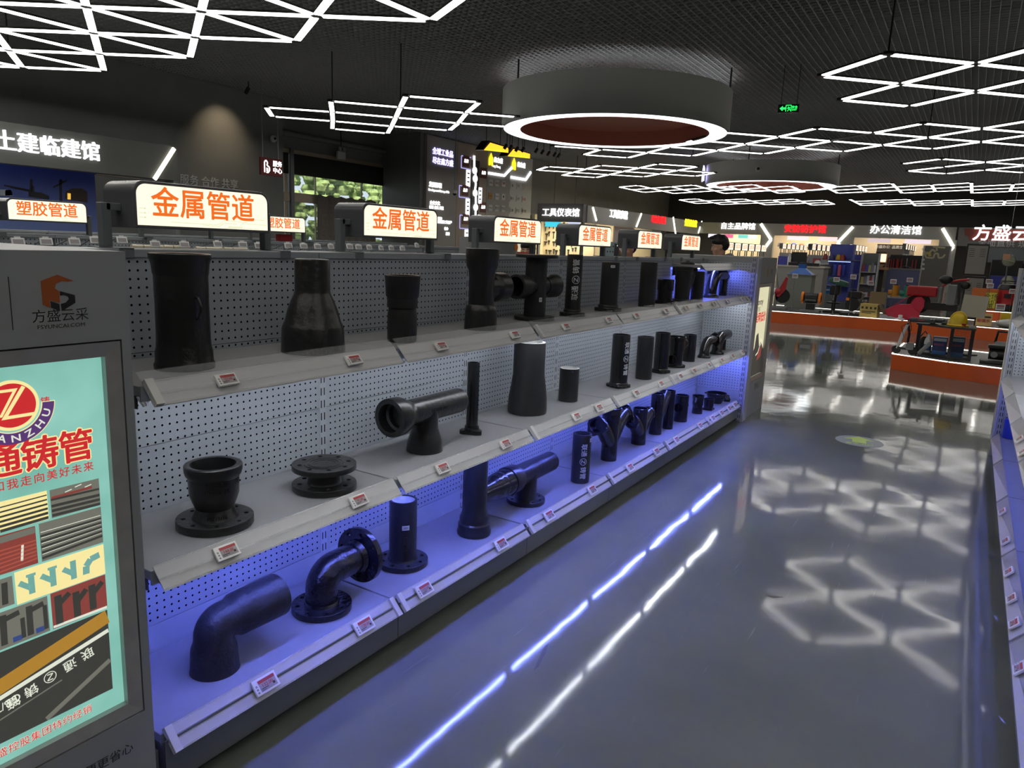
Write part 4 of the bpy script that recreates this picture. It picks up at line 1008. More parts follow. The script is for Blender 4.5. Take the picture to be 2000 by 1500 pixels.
photo(.641, .634, .744, .720, P_GREY); bars('photo_fittings', P_DARK, [((.651, .642), (.653, .712), .013), ((.652, .70), (.685, .706), .012), ((.69, .642), (.690, .69), .009), ((.704, .642), (.705, .712), .013), ((.706, .70), (.735, .706), .012), ((.737, .642), (.737, .70), .009)]); bars('photo_boards', pm('poster_blue', (.03, .06, .22)), [((.668, .646), (.686, .646), .012), ((.715, .646), (.732, .646), .012)])
photo(.751, .634, .876, .722, P_MAR); bars('photo_fittings', P_DARK, [((.766, .640), (.766, .712), .016), ((.767, .69), (.792, .708), .013), ((.806, .642), (.806, .705), .016), ((.808, .68), (.83, .702), .013), ((.843, .645), (.843, .708), .016), ((.845, .685), (.868, .706), .013)]); bars('photo_floor', P_WHT, [((.752, .639), (.875, .637), .006)])
photo(.400, .415, .875, .629, P_DARK)
bars('photo_gold_pipe', P_OCH, [((.56, .530), (.874, .612), .036)]); bars('photo_sheen', P_WHT, [((.56, .507), (.874, .575), .010)]); bars('photo_sheen', P_GREY, [((.72, .42), (.873, .495), .012), ((.62, .47), (.76, .50), .003)])
for i, (ch, y) in enumerate((('联', .820), ('通', .779), ('铸', .693), ('管', .655))):
    text(ch, P_WHT, (x_+.002, loc(y), .522+(y-.74)*.23), (0, -1, -.22), (0, .22, -1), .030, po, 'photo_lettering', .01)
text('GB/T12772', P_WHT, (x_+.002, loc(.612), .497), (0, -1, -.22), (0, .22, -1), .026, po, 'photo_lettering', .005)
for y in (.735,):
    mb = MB(); R = .013
    for k in range(24):
        a, b = 2*PI*k/24, 2*PI*(k+1)/24
        mb.beam((x_+.002, loc(y)+R*math.cos(a), .521+R*math.sin(a)), (x_+.002, loc(y)+R*math.cos(b), .521+R*math.sin(b)), .0016, .0005, up=(1, 0, 0))
    for a, b in (((-.006, .007), (.006, .007)), ((.006, .007), (-.006, -.007)), ((-.006, -.007), (.006, -.007))): mb.beam((x_+.002, loc(y)+a[0], .521+a[1]), (x_+.002, loc(y)+b[0], .521+b[1]), .002, .0005, up=(1, 0, 0))
    mb.build('photo_emblem', P_WHT, po)
MB().box2((-.0215, loc(.39), .362), (-.0205, loc(.902), 1.26)).build('glazing', mat('poster_glazing', (.9, .93, .92), .03, alpha=.04, spec=.6), t)
# printed marks on the cabinet
LOGO_O, LOGO_K = mat('logo_orange', (.32, .075, .015), .4), mat('logo_black', (.016, .016, .017), .4)
def lg(p): return [(.774+a*.067, 1.376+b*.070) for a, b in p]
def shape(name, m, pts):
    cx_ = sum(p[0] for p in pts)/len(pts); return MB().prism([(loc(a), b) for a, b in pts], (.0002, 0, 0), EY_, EZ_, .0006).build(name, m, t)
shape('logo', LOGO_O, lg([(0, .82), (.5, 1), (1, .80), (.80, .78), (.62, .80), (.44, .72), (.40, .58), (.52, .50), (.52, .14), (.22, .24), (.22, .0), (0, .10)]))
shape('logo', LOGO_K, lg([(.54, .50), (1, .36), (1, .12), (.56, -.12), (.54, .10), (.70, .14), (.80, .24), (.78, .32), (.66, .38), (.54, .36)]))
shape('logo', LOGO_K, lg([(.24, .0), (.50, -.10), (.50, .10), (.24, .20)]))
text('方盛云采', LOGO_K, (.0006, loc(.809), 1.357), EY_, EZ_, .0295, t, bold=-.004); text('FSYUNCAI.COM', LOGO_K, (.0006, loc(.809), 1.3355), EY_, EZ_, .0118, t, sx=1.18, bold=.004)
rect('divider_line', LOGO_K, loc(.7125), 1.334, loc(.714), 1.443, .0001, t)
text('方便更省心', LOGO_K, (.0006, loc(.903), .244), EY_, EZ_, .031, t, align='RIGHT', bold=.008)
# ================================================================ light-box cabinet at the far end of the run
t = thing('light_box_cabinet', 'grey cabinet with a cream backlit poster at the far end of the shelving', 'cabinet', (XC, 7.235, 0))
MB().box2((-.9, -.33, 0), (-.03, .33, 1.52)).build('body', CABM, t, bevel=.004)
fr = MB()
for a, b, c_, d in ((-.33, 0, -.262, 1.52), (.262, 0, .33, 1.52), (-.262, 0, .262, .34), (-.262, 1.28, .262, 1.52)): fr.box2((-.03, a, b), (0, c_, d))
fr.build('front_panel', CABM, t)
fr = MB(); mitre(fr, -.258, .344, .258, 1.276, .034, -.028, -.002); fr.build('poster_frame', ALU, t)
po2 = rect('poster', mat('cream_poster_backlight', (.4, .38, .26), .3, emit=(.80, .76, .50), es=.62), -.225, .375, .225, 1.245, -.026, t)
text('Fonray', P_DARK, (-.0250, -.08, 1.10), EY_, EZ_, .085, po2, 'poster_lettering', .02); text('方盛', P_DARK, (-.025, -.1, 1.03), EY_, EZ_, .05, po2, 'poster_lettering')
text('全网低价', P_RED, (-.025, .0, .945), EY_, EZ_, .10, po2, 'poster_lettering', .03)
MB().prism([(-.225, .38), (.225, .38), (.225, .62), (.12, .70), (.05, .66), (-.02, .80), (-.09, .78), (-.12, .66), (-.225, .58)], (-.0252, 0, 0), EY_, EZ_, .0006).build('poster_picture', P_DARK, po2)
MB().prism([(.0, .52), (.15, .55), (.17, .66), (.05, .62)], (-.0244, 0, 0), EY_, EZ_, .0006).build('poster_picture', P_MAR, po2)
mb = MB(); pts = [(-.05, .58), (.03, .60), (.08, .66), (.12, .68), (.13, .71), (.10, .72)]
for a, b in zip(pts, pts[1:]): mb.beam((-.0240, a[0], a[1]), (-.0240, b[0], b[1]), .014, .0006, up=(1, 0, 0))
mb.build('poster_picture', P_WHT, po2)
text('更省心', LOGO_K, (.0006, .03, .27), EY_, EZ_, .07, t, bold=.01); mb = MB().prism([(-.035, 1.355), (0, 1.335), (.03, 1.36), (.02, 1.42), (-.02, 1.42)], (.0002, 0, 0), EY_, EZ_, .0006); mb.build('logo', mat('logo_gold', (.3, .2, .03), .4), t)
text('方盛', LOGO_K, (.0006, .14, 1.385), EY_, EZ_, .05, t)
# ================================================================ shelving across the aisle, at the right edge
XR_ = .34
STRIPB2 = strip_mat('weak_blue_led_strip', (.16, .20, 1.0), STRIP_B*.22)
def right_bay(k, y0, y1, first):
    t = thing('shelving_bay', ['second bay of the shelving across the aisle, nearer to the camera', 'end bay of the shelving across the aisle, holding a blue can'][first], 'shelf unit', (XR_+.3, (y0+y1)/2, 0), 'shelving bays across the aisle'); o_ = (y0+y1)/2; h = (y1-y0)/2
    MB().box2((-.3, -h+.002, .045), (.14, h-.002, .165)).build('base', STEEL_D, t); MB().box2((-.305, -h+.002, .042), (-.301, h-.002, .175)).build('kick_plate', KICKM, t)
    MB().box2((-.27, -h+.01, 0), (.14, h-.01, .045)).build('recessed_foot', BLACKP, t)
    MB().box2((.14, -h+.02, .19), (.15, h-.02, 1.47)).build('back_panel', PEG_Y, t)
    for z in (ZB, ZM, ZT):
        sh = MB().box2((-.29, -h+.004, z-.028), (.135, h-.004, z-.001)).build('shelf', SHELFM, t, bevel=.002)
        mb = MB(); n = Vector((-(RT_.z-RB_.z), 0, RB_.x-RT_.x)).normalized()
        def q(v, y): return Vector((-(v.x+1.70)-.30, y, z+v.z))
        pr = [RT_, RB_, RB_+Vector((-.002, 0, -.003)), RT_+Vector((-.002, 0, -.003))]
        mb.rings([[q(v, -h+.012) for v in pr], [q(v, h-.01) for v in pr]]); mb.build('price_rail', PLASTIC_B, sh)
        mb = MB(); pr = [RT_, RB_, RB_+Vector((.004, 0, .003)), RT_+Vector((.004, 0, .003))]
        mb.rings([[q(v, -h+.012) for v in pr], [q(v, h-.01) for v in pr]]); mb.build('clear_rail_cover', PLASTIC, sh)
        if z > ZB: MB().box2((-.232, -h+.03, z-.036), (-.22, h-.03, z-.029)).build('led_strip', STRIPB2 if z < 1 else STRIPW, sh)
    MB().box2((.14, -h, 1.466), (.30, h-.002, 1.49)).build('top_rail', STEEL, t, bevel=.002)
    o = MB().box((0, 0, .74), (.05, .03, 1.46)).build('upright', SLOT_Y, t); o.location = (.17, -h+.017, 0)
    return t
ry = at(1951, 866, X=.30).y
for k in range(5):
    y1 = 6.98-k*.957
    if y1 < 3: break
    t = right_bay(k, y1-.957, y1, 1 if k == 0 else 0)
    if k > 1: t['label'] = ['', '', 'third bay of the shelving across the aisle from its far end', 'fourth bay of the shelving across the aisle from its far end', 'fifth bay of the shelving across the aisle from its far end'][k]
t = thing('pegboard', 'perforated panel and slotted upright closing the shelving across the aisle', 'end panel', (XR_+.2, 7.0, 0))
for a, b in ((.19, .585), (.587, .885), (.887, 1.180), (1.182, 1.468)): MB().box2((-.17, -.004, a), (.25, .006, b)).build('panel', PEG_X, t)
o = MB().box((0, 0, .755), (.036, .02, 1.51)).build('upright', SLOT_X, t); o.location = (-.192, 0, 0)
MB().box2((-.232, -.008, 0), (-.212, .06, 1.51)).build('side_post', PLAIN, t, bevel=.003)
t = thing('light_box_cabinet', 'grey light-box cabinet seen edge on at the right border, across the aisle', 'cabinet', (XR_-.01, 7.42, 0))
MB().box2((.03, -.33, 0), (.9, .33, 1.52)).build('body', CABM, t, bevel=.004)
fr = MB()
for a, b, c_, d in ((-.33, 0, -.262, 1.52), (.262, 0, .33, 1.52), (-.262, 0, .262, .34), (-.262, 1.28, .262, 1.52)): fr.box2((.0, a, b), (.03, c_, d))
fr.build('front_panel', CABM, t)
fr = MB(); mitre(fr, -.258, .344, .258, 1.276, .034, .028, .002); fr.build('poster_frame', ALU, t)
rect('poster', MATS['cream_poster_backlight'], -.225, .375, .225, 1.245, .024, t)
# what stands on it
p = at(1996, 832, Z=ZB+.12)
t = thing('blue_can', 'round blue can at the right border, on the bottom shelf across the aisle', 'can', (.42, p.y+.05, ZB))
MB().lathe([(.05, 0), (.055, .004), (.055, .15), (.05, .156), (.05, .152), (.001, .152)], n=28).build('body', flat('blue_can_paint', (.01, .03, .33), .3), t, smooth=True); MB().lathe([(.035, .152), (.035, .17), (.001, .172)], n=20).build('lid', flat('blue_lid', (.02, .05, .45), .3), t, smooth=True)
n = Vector((-nrm.x, 0, nrm.z)); u2 = Vector((-upv.x, 0, upv.z)); TR2 = Matrix(((0, u2.x, n.x), (-1, u2.y, n.y), (0, u2.z, n.z))).to_4x4()
pr2 = None
RTG = [(1960, 868), (1968, 903), (1976, 942), (1981, 987), (1986, 1027), (1994, 1105)]
for i, (px, py) in enumerate(RTG):
    pr2 = tag_proto(.070, .045, '46.00') if pr2 is None else copy_tree(pr2)
    y = at(px, py, X=.27).y; cc = Vector((.34-.30+.30-(((RT_.x+RB_.x)/2)+1.70)-.0, y, ZB+(RT_.z+RB_.z)/2))+n*.008
    pr2.matrix_world = Matrix.Translation(cc) @ TR2
    tag(pr2, 'price tag %s from the far end of the bottom rail at the right border' % ['first', 'second', 'third', 'fourth', 'fifth', 'sixth'][i], 'price tag', 'electronic price tags across the aisle')
for i, (px, py, z) in enumerate(((1990, 738, ZM), (1996, 757, ZM))):
    pr2 = copy_tree(pr2); y = at(px, py, X=.27).y; cc = Vector((.34-(((RT_.x+RB_.x)/2)+1.70), y, z+(RT_.z+RB_.z)/2))+n*.008
    pr2.matrix_world = Matrix.Translation(cc) @ TR2
    tag(pr2, 'price tag on the middle rail at the right border, %s of two' % ['farther', 'nearer'][i], 'price tag', 'electronic price tags across the aisle')
# ================================================================ plastic-pipe shelving behind, its top showing over the rail
XP = -5.2
def back_bay(k, y0, xp, names, grp, face=1):
    t = thing('shelving_bay', names, 'shelf unit', (xp, y0+L/2, 0), grp); h = L/2
    MB().box2((.04, -h+.02, .19), (.05, h-.02, 1.468)).build('back_panel', PEG_Y, t); MB().box2((-.06, -h, 1.466), (.06, h-.002, 1.49)).build('top_rail', STEEL, t, bevel=.002)
    o = MB().box((0, 0, .735), (.05, .03, 1.46)).build('upright', SLOT_Y, t); o.location = (.03, -h+.017, 0)
    MB().box2((.05, -h+.004, 0), (.42, h-.004, .16)).build('base', STEEL_D, t)
    for z in (.2, .66, 1.10): MB().box2((.052, -h+.005, z-.03), (.44, h-.005, z)).build('shelf', SHELFM, t)
    return t
NB = ['first', 'second', 'third', 'fourth', 'fifth', 'sixth', 'seventh', 'eighth']
for k in range(7): back_bay(k, 1.55+k*L, XP, '%s bay of the plastic-pipe shelving behind the black pipes, from the left' % NB[k], 'shelving bays of the plastic-pipe aisle')
for k in range(7): back_bay(k, 3.0+k*L, -8.3, '%s bay of the third shelving run, behind the plastic-pipe one' % NB[k], 'shelving bays of the third run')
ys = 1.259+.247
aisle_sign('塑胶管道', 'small cream sign at far left reading plastic pipes in orange', XP+.08, 2.19*1.016+.245, 1.567, detail=True, group='plastic-pipe aisle signs')
aisle_sign('塑胶管道', 'cream plastic-pipe sign hidden behind the nearest metal-pipe sign', XP+.08, 2.19*1.016+.245+.957, 1.567, group='plastic-pipe aisle signs')
aisle_sign('塑胶管道', 'cream plastic-pipe sign peeping out right of the nearest metal-pipe sign', XP+.08, 2.19*1.016+.245+1.914, 1.567, detail=True, group='plastic-pipe aisle signs')
HK = [(35, 471), (90, 471), (145, 471), (187, 468), (238, 468), (303, 476), (360, 477), (425, 476), (474, 477), (505, 479), (563, 479), (593, 480), (620, 481), (646, 481), (683, 481), (700, 482), (721, 483), (744, 484), (764, 484), (786, 485), (814, 479)]
def hook_tag(parent_x, px, py, i):
    p = at(px, py, X=parent_x)
    t = bpy.data.objects.new('hook_price_tag', None); C.objects.link(t); t.empty_display_size = .03
    MB().box2((-.004, -.036, -.024), (.004, .036, .020)).build('tag_case', WHITE, t, bevel=.002); MB().box2((.0041, -.028, -.018), (.0046, .028, .010)).build('screen', EINK, t)
    MB().box2((-.004, -.017, .020), (.002, .017, .029)).build('clip', CLIPM, t)
    MB().beam((-.003, 0, .024), (XP+.052-p.x, 0, .030), .005, .005).build('hook', STEEL_D, t)
    t.location = p; t.rotation_euler = (0, -.3, random.uniform(-.15, .15))
    return tag(t, 'white hook price tag, %s from the left along the plastic-pipe shelving' % NTH[i], 'price tag', 'hook tags of the plastic-pipe aisle')
h0 = None
for i, (px, py) in enumerate(HK): hook_tag(-4.85, px, py, i)
PVC = mat('cream_plastic_pipe', (.62, .57, .42), .4)
for i, (a, b, y) in enumerate(((257, 317, 482), (319, 369, 483), (382, 433, 486), (437, 482, 487))):
    p0, p1 = at(a, y, X=-4.9), at(b, y, X=-4.9)
    o = thing('plastic_pipe', 'cream plastic pipe lying on the hooks behind the rail, %s from the left' % NB[i], 'pipe', (p0+p1)/2, 'cream plastic pipes'); hl = (p1.y-p0.y)/2
    MB().lathe([(.016, 0), (.016, .03), (.0145, .035), (.0145, 2*hl), (.011, 2*hl), (.011, 2*hl-.05)], (0, -hl, 0), (0, 1, 0), 18).build('tube', PVC, o, smooth=True)
    mb = MB()
    for s in (-.4, .35): mb.lathe([(.0152, 0), (.0152, .006)], (0, s*hl, 0), (0, 1, 0), 18)
    MB().lathe([(.0150, 0), (.0150, .004)], (0, -.3*hl, 0), (0, 1, 0), 18).build('marking', INK, o); mb.b.free()
    MB().beam((0, 0, -.018), (-.24, 0, -.020), .006, .006).build('hook', STEEL_D, o)
p0, p1 = at(538, 464, X=-5.0), at(575, 470, X=-5.0)
o = MB().box2((-.03, -.07, -.03), (.03, .07, .03)).build('red_box', flat('red_packaging', (.45, .02, .03), .4), bevel=.004); o.location = (-5.22, at(558, 462, X=-5.2).y, 1.5215); tag(o, 'small red package on the plastic-pipe shelving under its right-hand sign', 'package')
# ================================================================ left wall: fascia shop, wall lettering, hanging signs
EX_ = Vector((1, 0, 0)); NXV = Vector((0, 1, 0))
FASC = mat('warm_grey_fascia', (.125, .128, .12), .55, noise=.04, nscale=1.2)
LWH = emat('white_sign_light', (1.0, 1.0, 1.0), 1.15); LRED = emat('red_sign_light', (1.0, .01, .015), 1.3); LYEL = emat('yellow_sign_light', (1.0, .80, .02), 1.2)
LBAR = emat('cream_bar_light', (1.0, .95, .78), 1.8)
def glow_bar(name, label, pts, w, ax, group=None):
    """a lit bar or bent chevron fixed to a fascia"""
    mb = MB()
    for a, b in zip(pts, pts[1:]): mb.beam(a, b, w, .05, up=ax)
    o = mb.build(name, LBAR); tag(o, label, 'light bar', group or 'chevron light bars on the fascias'); return o
XFA = -14.3
t = thing('shop_fascia', 'grey shop fascia with large white lit lettering at the far left', 'shop front', (XFA, 6, 0))
MB().box2((-.3, -5, 2.56), (0, 3.5, 3.245)).build('board', FASC, t); MB().box2((-1.4, 3.40, 0), (-.02, 3.5, 2.56)).build('side_wall', WALLM, t)
MB().box2((-1.35, 2.45, 2.60), (-1.2, 3.38, 2.70)).build('soffit', mat('beige_panel', (.42, .36, .29), .6), t)
ya, yb_ = at(52, 283, X=XFA).y, at(178, 298, X=XFA).y; sp = (yb_-ya)/3; zc = (at(52, 283, X=XFA).z+at(178, 298, X=XFA).z)/2
text('土建临建馆', LWH, (.03, ya-6+sp*1.0, zc), EY_, EZ_, sp*.97, t, bold=.012, extrude=.025)
a, b = at(340, 290, X=XFA+.0265), at(302, 350, X=XFA+.0265)
glow_bar('light_bar', 'slanting cream light bar at the right end of the left shop fascia', [a, b], .07, (1, 0, 0))
XM = -15.5
MUR = mat('night_scene_print', (.03, .05, .28), .45); nt = MUR.node_tree; b_ = nt.nodes['Principled BSDF']; tc = nt.nodes.new('ShaderNodeTexCoord'); sp_ = nt.nodes.new('ShaderNodeSeparateXYZ'); nt.links.new(tc.outputs['Object'], sp_.inputs[0])
cr = nt.nodes.new('ShaderNodeValToRGB'); r_ = nt.nodes.new('ShaderNodeMapRange'); r_.inputs['From Min'].default_value = .6; r_.inputs['From Max'].default_value = 2.6; nt.links.new(sp_.outputs[2], r_.inputs['Value']); nt.links.new(r_.outputs[0], cr.inputs[0])
cr.color_ramp.elements[0].color = (.25, .34, .62, 1); cr.color_ramp.elements[1].color = (.03, .05, .32, 1); nt.links.new(cr.outputs[0], b_.inputs['Base Color'])
t = thing('mural', 'dark blue mural of tower cranes and buildings at night, left edge', 'mural', (XM, 6, 0))
MB().box2((-.06, -4, .6), (0, 2.42, 2.68)).build('print', MUR, t)
mb = MB()
def mbar(p, q, w): a, b = at(*p, X=XM+.004), at(*q, X=XM+.004); mb.beam((.004, a.y-6, a.z), (.004, b.y-6, b.z), w, .002, up=(1, 0, 0))
for p, q, w in (((119, 398), (118, 352), .05), ((104, 366), (131, 352), .03), ((118, 352), (124, 356), .03), ((118, 350), (119, 354), .04), ((60, 380), (61, 350), .045), ((8, 362), (58, 372), .03), ((20, 366), (70, 376), .02), ((64, 378), (64, 363), .05)): mbar(p, q, w)
mb.build('crane_silhouette', INK, t)
def mpoly(pts, name, m):
    P = [at(*q, X=XM+.003) for q in pts]; MB().prism([(p.y-6, p.z) for p in P], (.003, 0, 0), EY_, EZ_, .003).build(name, m, t)
mpoly([(56, 384), (56, 374), (80, 376), (96, 383), (96, 390)], 'building_silhouette', INK); mpoly([(127, 388), (128, 374), (140, 368), (160, 368), (170, 374), (171, 396)], 'building_silhouette', mat('brown_print', (.06, .04, .03), .5))
mb = MB()
for i in range(4): a = at(135, 379+i*3, X=XM+.008); mb.box((.008, a.y-6, a.z), (.004, .06, .03))
mb.build('lit_window_print', emat('window_print', (1, .6, .1), .6), t)
mpoly([(0, 370), (22, 371), (25, 383), (0, 382)], 'cabin_print', mat('pale_print', (.45, .5, .55), .5)); mpoly([(10, 371), (24, 371), (25, 382), (10, 382)], 'cabin_print', mat('blue_print', (.05, .2, .55), .5))
o = text('服务 合作 共享', PRINT_W, (0, 0, 0), EY_, EZ_, .265, None, bold=.005, name='wall_lettering', extrude=.01); p = at(412, 357, X=XW+.02)
o.location = (XW+.012, p.y-.02, p.z-.0); tag(o, 'white lettering reading service, cooperation, sharing on the dark left wall', 'lettering')
# warm wall-washer on the dark wall
def lamp_spot(name, label, loc, target, energy, col, size, blend=.8, parts=True):
    t = thing(name, label, 'spotlight', loc, 'track spotlights'); MB().cyl((0, 0, .0), Vector(target)*.0+(Vector(target)-Vector(loc)).normalized()*.16, .05, n=14).build('housing', BLACKP, t, smooth=True)
    MB().cyl((0, 0, 0), (0, 0, CEIL-loc[2]), .012, n=8).build('stem', BLACKP, t)
    if energy:
        l = bpy.data.lights.new('spot_beam', 'SPOT'); l.energy = energy; l.color = col; l.spot_size = size; l.spot_blend = blend; l.shadow_soft_size = .04
        o = bpy.data.objects.new('spot_beam', l); C.objects.link(o); d = (Vector(target)-Vector(loc)).normalized(); o.location = Vector(loc)+d*.2; o.rotation_euler = d.to_track_quat('-Z', 'Y').to_euler()
    return t
lamp_spot('spotlight', 'black spotlight washing the dark left wall with warm light', (XW+1.1, 12.75, 5.15), (XW, 12.72, 3.85), 42, (1, .76, .50), 1.45, 1.0)
# hanging service sign
XS = -15.6
a, b, c_ = at(509, 312, X=XS), at(551, 312, X=XS), at(551, 346, X=XS); cy, cz = (a.y+b.y)/2, (b.z+c_.z)/2; w, h = b.y-a.y, b.z-c_.z
t = thing('hanging_sign', 'small dark red hanging sign with white service-centre lettering', 'sign', (XS, cy, cz))
MB().box((-.03, 0, 0), (.06, w, h)).build('board', mat('dark_red_sign', (.19, .018, .018), .4), t, bevel=.004)
SGN = emat('soft_white_sign_light', (1, .98, .95), 1.6)
mb = MB(); k = h*.34
for p, q in (((-.2-.0, -1), (-.2, .7)), ((-.2, .7), (.1, 1)), ((.1, 1), (.45, .65)), ((.45, .65), (.3, .2)), ((.3, .2), (.8, -.1)), ((.8, -.1), (.85, -.6)), ((.85, -.6), (.5, -1)), ((.5, -1), (.15, -.95)), ((.15, -.3), (.55, -.45)), ((.15, -.6), (.5, -.7))):
    mb.beam((.003, -w*.22+(p[0]-.3)*k, p[1]*k), (.003, -w*.22+(q[0]-.3)*k, q[1]*k), k*.22, .004, up=(1, 0, 0))
mb.build('pictogram', SGN, t); text('服务', SGN, (.003, w*.27, h*.19), EY_, EZ_, h*.34, t, bold=.03); text('中心', SGN, (.003, w*.27, -h*.19), EY_, EZ_, h*.34, t, bold=.03)
for s in (-.36, .36): MB().cyl((-.03, w*s, h/2), (-.03, w*s, CEIL-cz), .012, n=8).build('suspension_rod', STEEL, t)
# emergency twin lamp, domes
def dome(name, label, p, rod=True, n=None):
    t = thing(name, label, 'camera', p, 'security cameras')
    MB().lathe([(.07, .0), (.08, .03), (.08, .09), (.05, .11)], n=20).build('housing', WHITE, t, smooth=True); MB().sphere((0, 0, 0), .065, n=10).build('dome', mat('smoked_dome', (.02, .02, .025), .08), t, smooth=True)
    if rod: MB().cyl((0, 0, .1), (0, 0, CEIL-p.z), .018, n=8).build('stem', STEEL, t)
    return t
dome('security_camera', 'white dome camera hanging on a long stem before the lettered wall', at(888, 378, X=-14.5))
t = thing('wall_detector', 'round white detector high on the dark wall left of the window', 'detector', at(533, 271, X=XW+.03)); MB().lathe([(.10, 0), (.10, .05), (.06, .09)], ax=(1, 0, 0), n=20).build('housing', WHITE, t, smooth=True); MB().lathe([(.04, .09), (.03, .11)], ax=(1, 0, 0), n=14).build('lens', BLACKP, t, smooth=True)
p = at(666, 300, X=XR+.25)
t = thing('emergency_light', 'white emergency light with two round lamps hanging before the window', 'emergency light', p)
MB().box((0, 0, -.06), (.09, .36, .26)).build('box', WHITE, t, bevel=.01)
for s in (-.10, .10): MB().lathe([(.06, -.02), (.08, .05), (.075, .07)], (0, s, .13), (1, 0, .1), 18).build('lamp', ALU, t, smooth=True)
MB().cyl((0, 0, .06), (0, 0, CEIL-p.z), .015, n=8).build('stem', BLACKP, t)
# lettered display wall
XP_ = XW
def pan(name, label, a, b, m, th=.12):
    t = thing('wall_display', label, 'wall display', (XP_+th, (a+b)/2, 0)); MB().box2((-th+.001, (a-b)/2, 0), (0, (b-a)/2, CEIL-.05)).build('board', m, t); return t
G1 = mat('taupe_panel', (.36, .34, .32), .5); G2 = mat('brown_display_panel', (.42, .34, .27), .5); G3 = mat('pale_grey_panel', (.58, .59, .60), .5)
def pp(t, px, py): q = at(px, py, X=t.location.x); return (q.y-t.location.y, q.z)
LV = emat('violet_letter_light', (.50, .46, 1.0), 1.6); LW2 = emat('white_letter_light', (1, 1, 1), 1.3)
t = pan('display_panel', 'taupe wall panel with violet headline and white lit paragraphs', 21.12, 22.94, G1)
for s, y, in (('全球工业品', 299), ('尽在鑫方盛', 317)): q = pp(t, 865, y); text(s, LV, (.015, *q), EY_, EZ_, .25, t, bold=.025, extrude=.01)
for s, px, py, k in (('发展历程', 850, 362, .19), ('Development History of Us', 857, 373, .11), ('企业文化', 849, 397, .15), ('创新 务实 共赢', 852, 406, .13), ('企业精神', 855, 427, .12), ('服务全国工业用户', 866, 434, .13), ('使命', 871, 447, .12), ('愿景', 874, 457, .12)):
    q = pp(t, px, py); text(s, LW2, (.015, *q), EY_, EZ_, k, t, bold=.03, extrude=.008)
t = pan('display_panel', 'brown wall panel with a glowing white timeline and red name plates', 22.96, 24.94, G2)
MB().box2((.002, -.05, 1.5), (.02, .45, 4.7)).build('dark_strip', INK, t)
pts = [pp(t, x, y) for x, y in ((925, 304), (925, 333), (928, 342), (927, 349), (928, 360), (926, 374), (928, 384), (928, 404), (927, 428), (922, 437), (922, 456), (925, 470))]
mb = MB()
for a, b in zip(pts, pts[1:]): mb.beam((.03, *a), (.03, *b), .09, .04, up=(1, 0, 0))
mb.build('timeline_light', LW2, t)
for x, y in ((925, 333), (926, 349), (926, 377), (927, 405), (924, 432), (923, 459)): MB().lathe([(.13, 0), (.13, .05)], (.03, *pp(t, x, y)), (1, 0, 0), 20).build('timeline_node', LW2, t)
RP = mat('brick_red_plate', (.20, .05, .035), .5); WP = emat('white_card_light', (.95, .97, 1), 1.1)
for x, y in ((910, 315), (908, 372), (909, 428), (944, 338), (943, 405)):
    q = pp(t, x, y); MB().box((.01, *q), (.02, .42, .40)).build('name_plate', RP, t); text('品牌', LW2, (.022, *q), EY_, EZ_, .15, t, bold=.03)
for x, y in ((914, 348), (913, 404), (911, 464), (937, 382), (935, 435)):
    q = pp(t, x, y); MB().box((.01, *q), (.02, .26, .62)).build('card', WP, t); mb = MB()
    for j in range(3): mb.box((.021, q[0], q[1]+.18-j*.16), (.002, .14, .05))
    mb.build('card_print', EINK, t)
for (x0, y0, x1, y1) in ((901, 304, 919, 331), (897, 362, 916, 387), (898, 420, 916, 447)):
    a, b = pp(t, x0, y0), pp(t, x1, y1); mb = MB(); mb.beam((.012, *a), (.012, a[0], b[1]), .03, .015, up=(1, 0, 0)); mb.beam((.012, a[0], b[1]), (.012, *b), .03, .015, up=(1, 0, 0)); mb.beam((.012, *a), (.012, b[0], a[1]), .03, .015, up=(1, 0, 0)); mb.build('violet_frame', emat('violet_frame_light', (.42, .40, .85), .8), t)
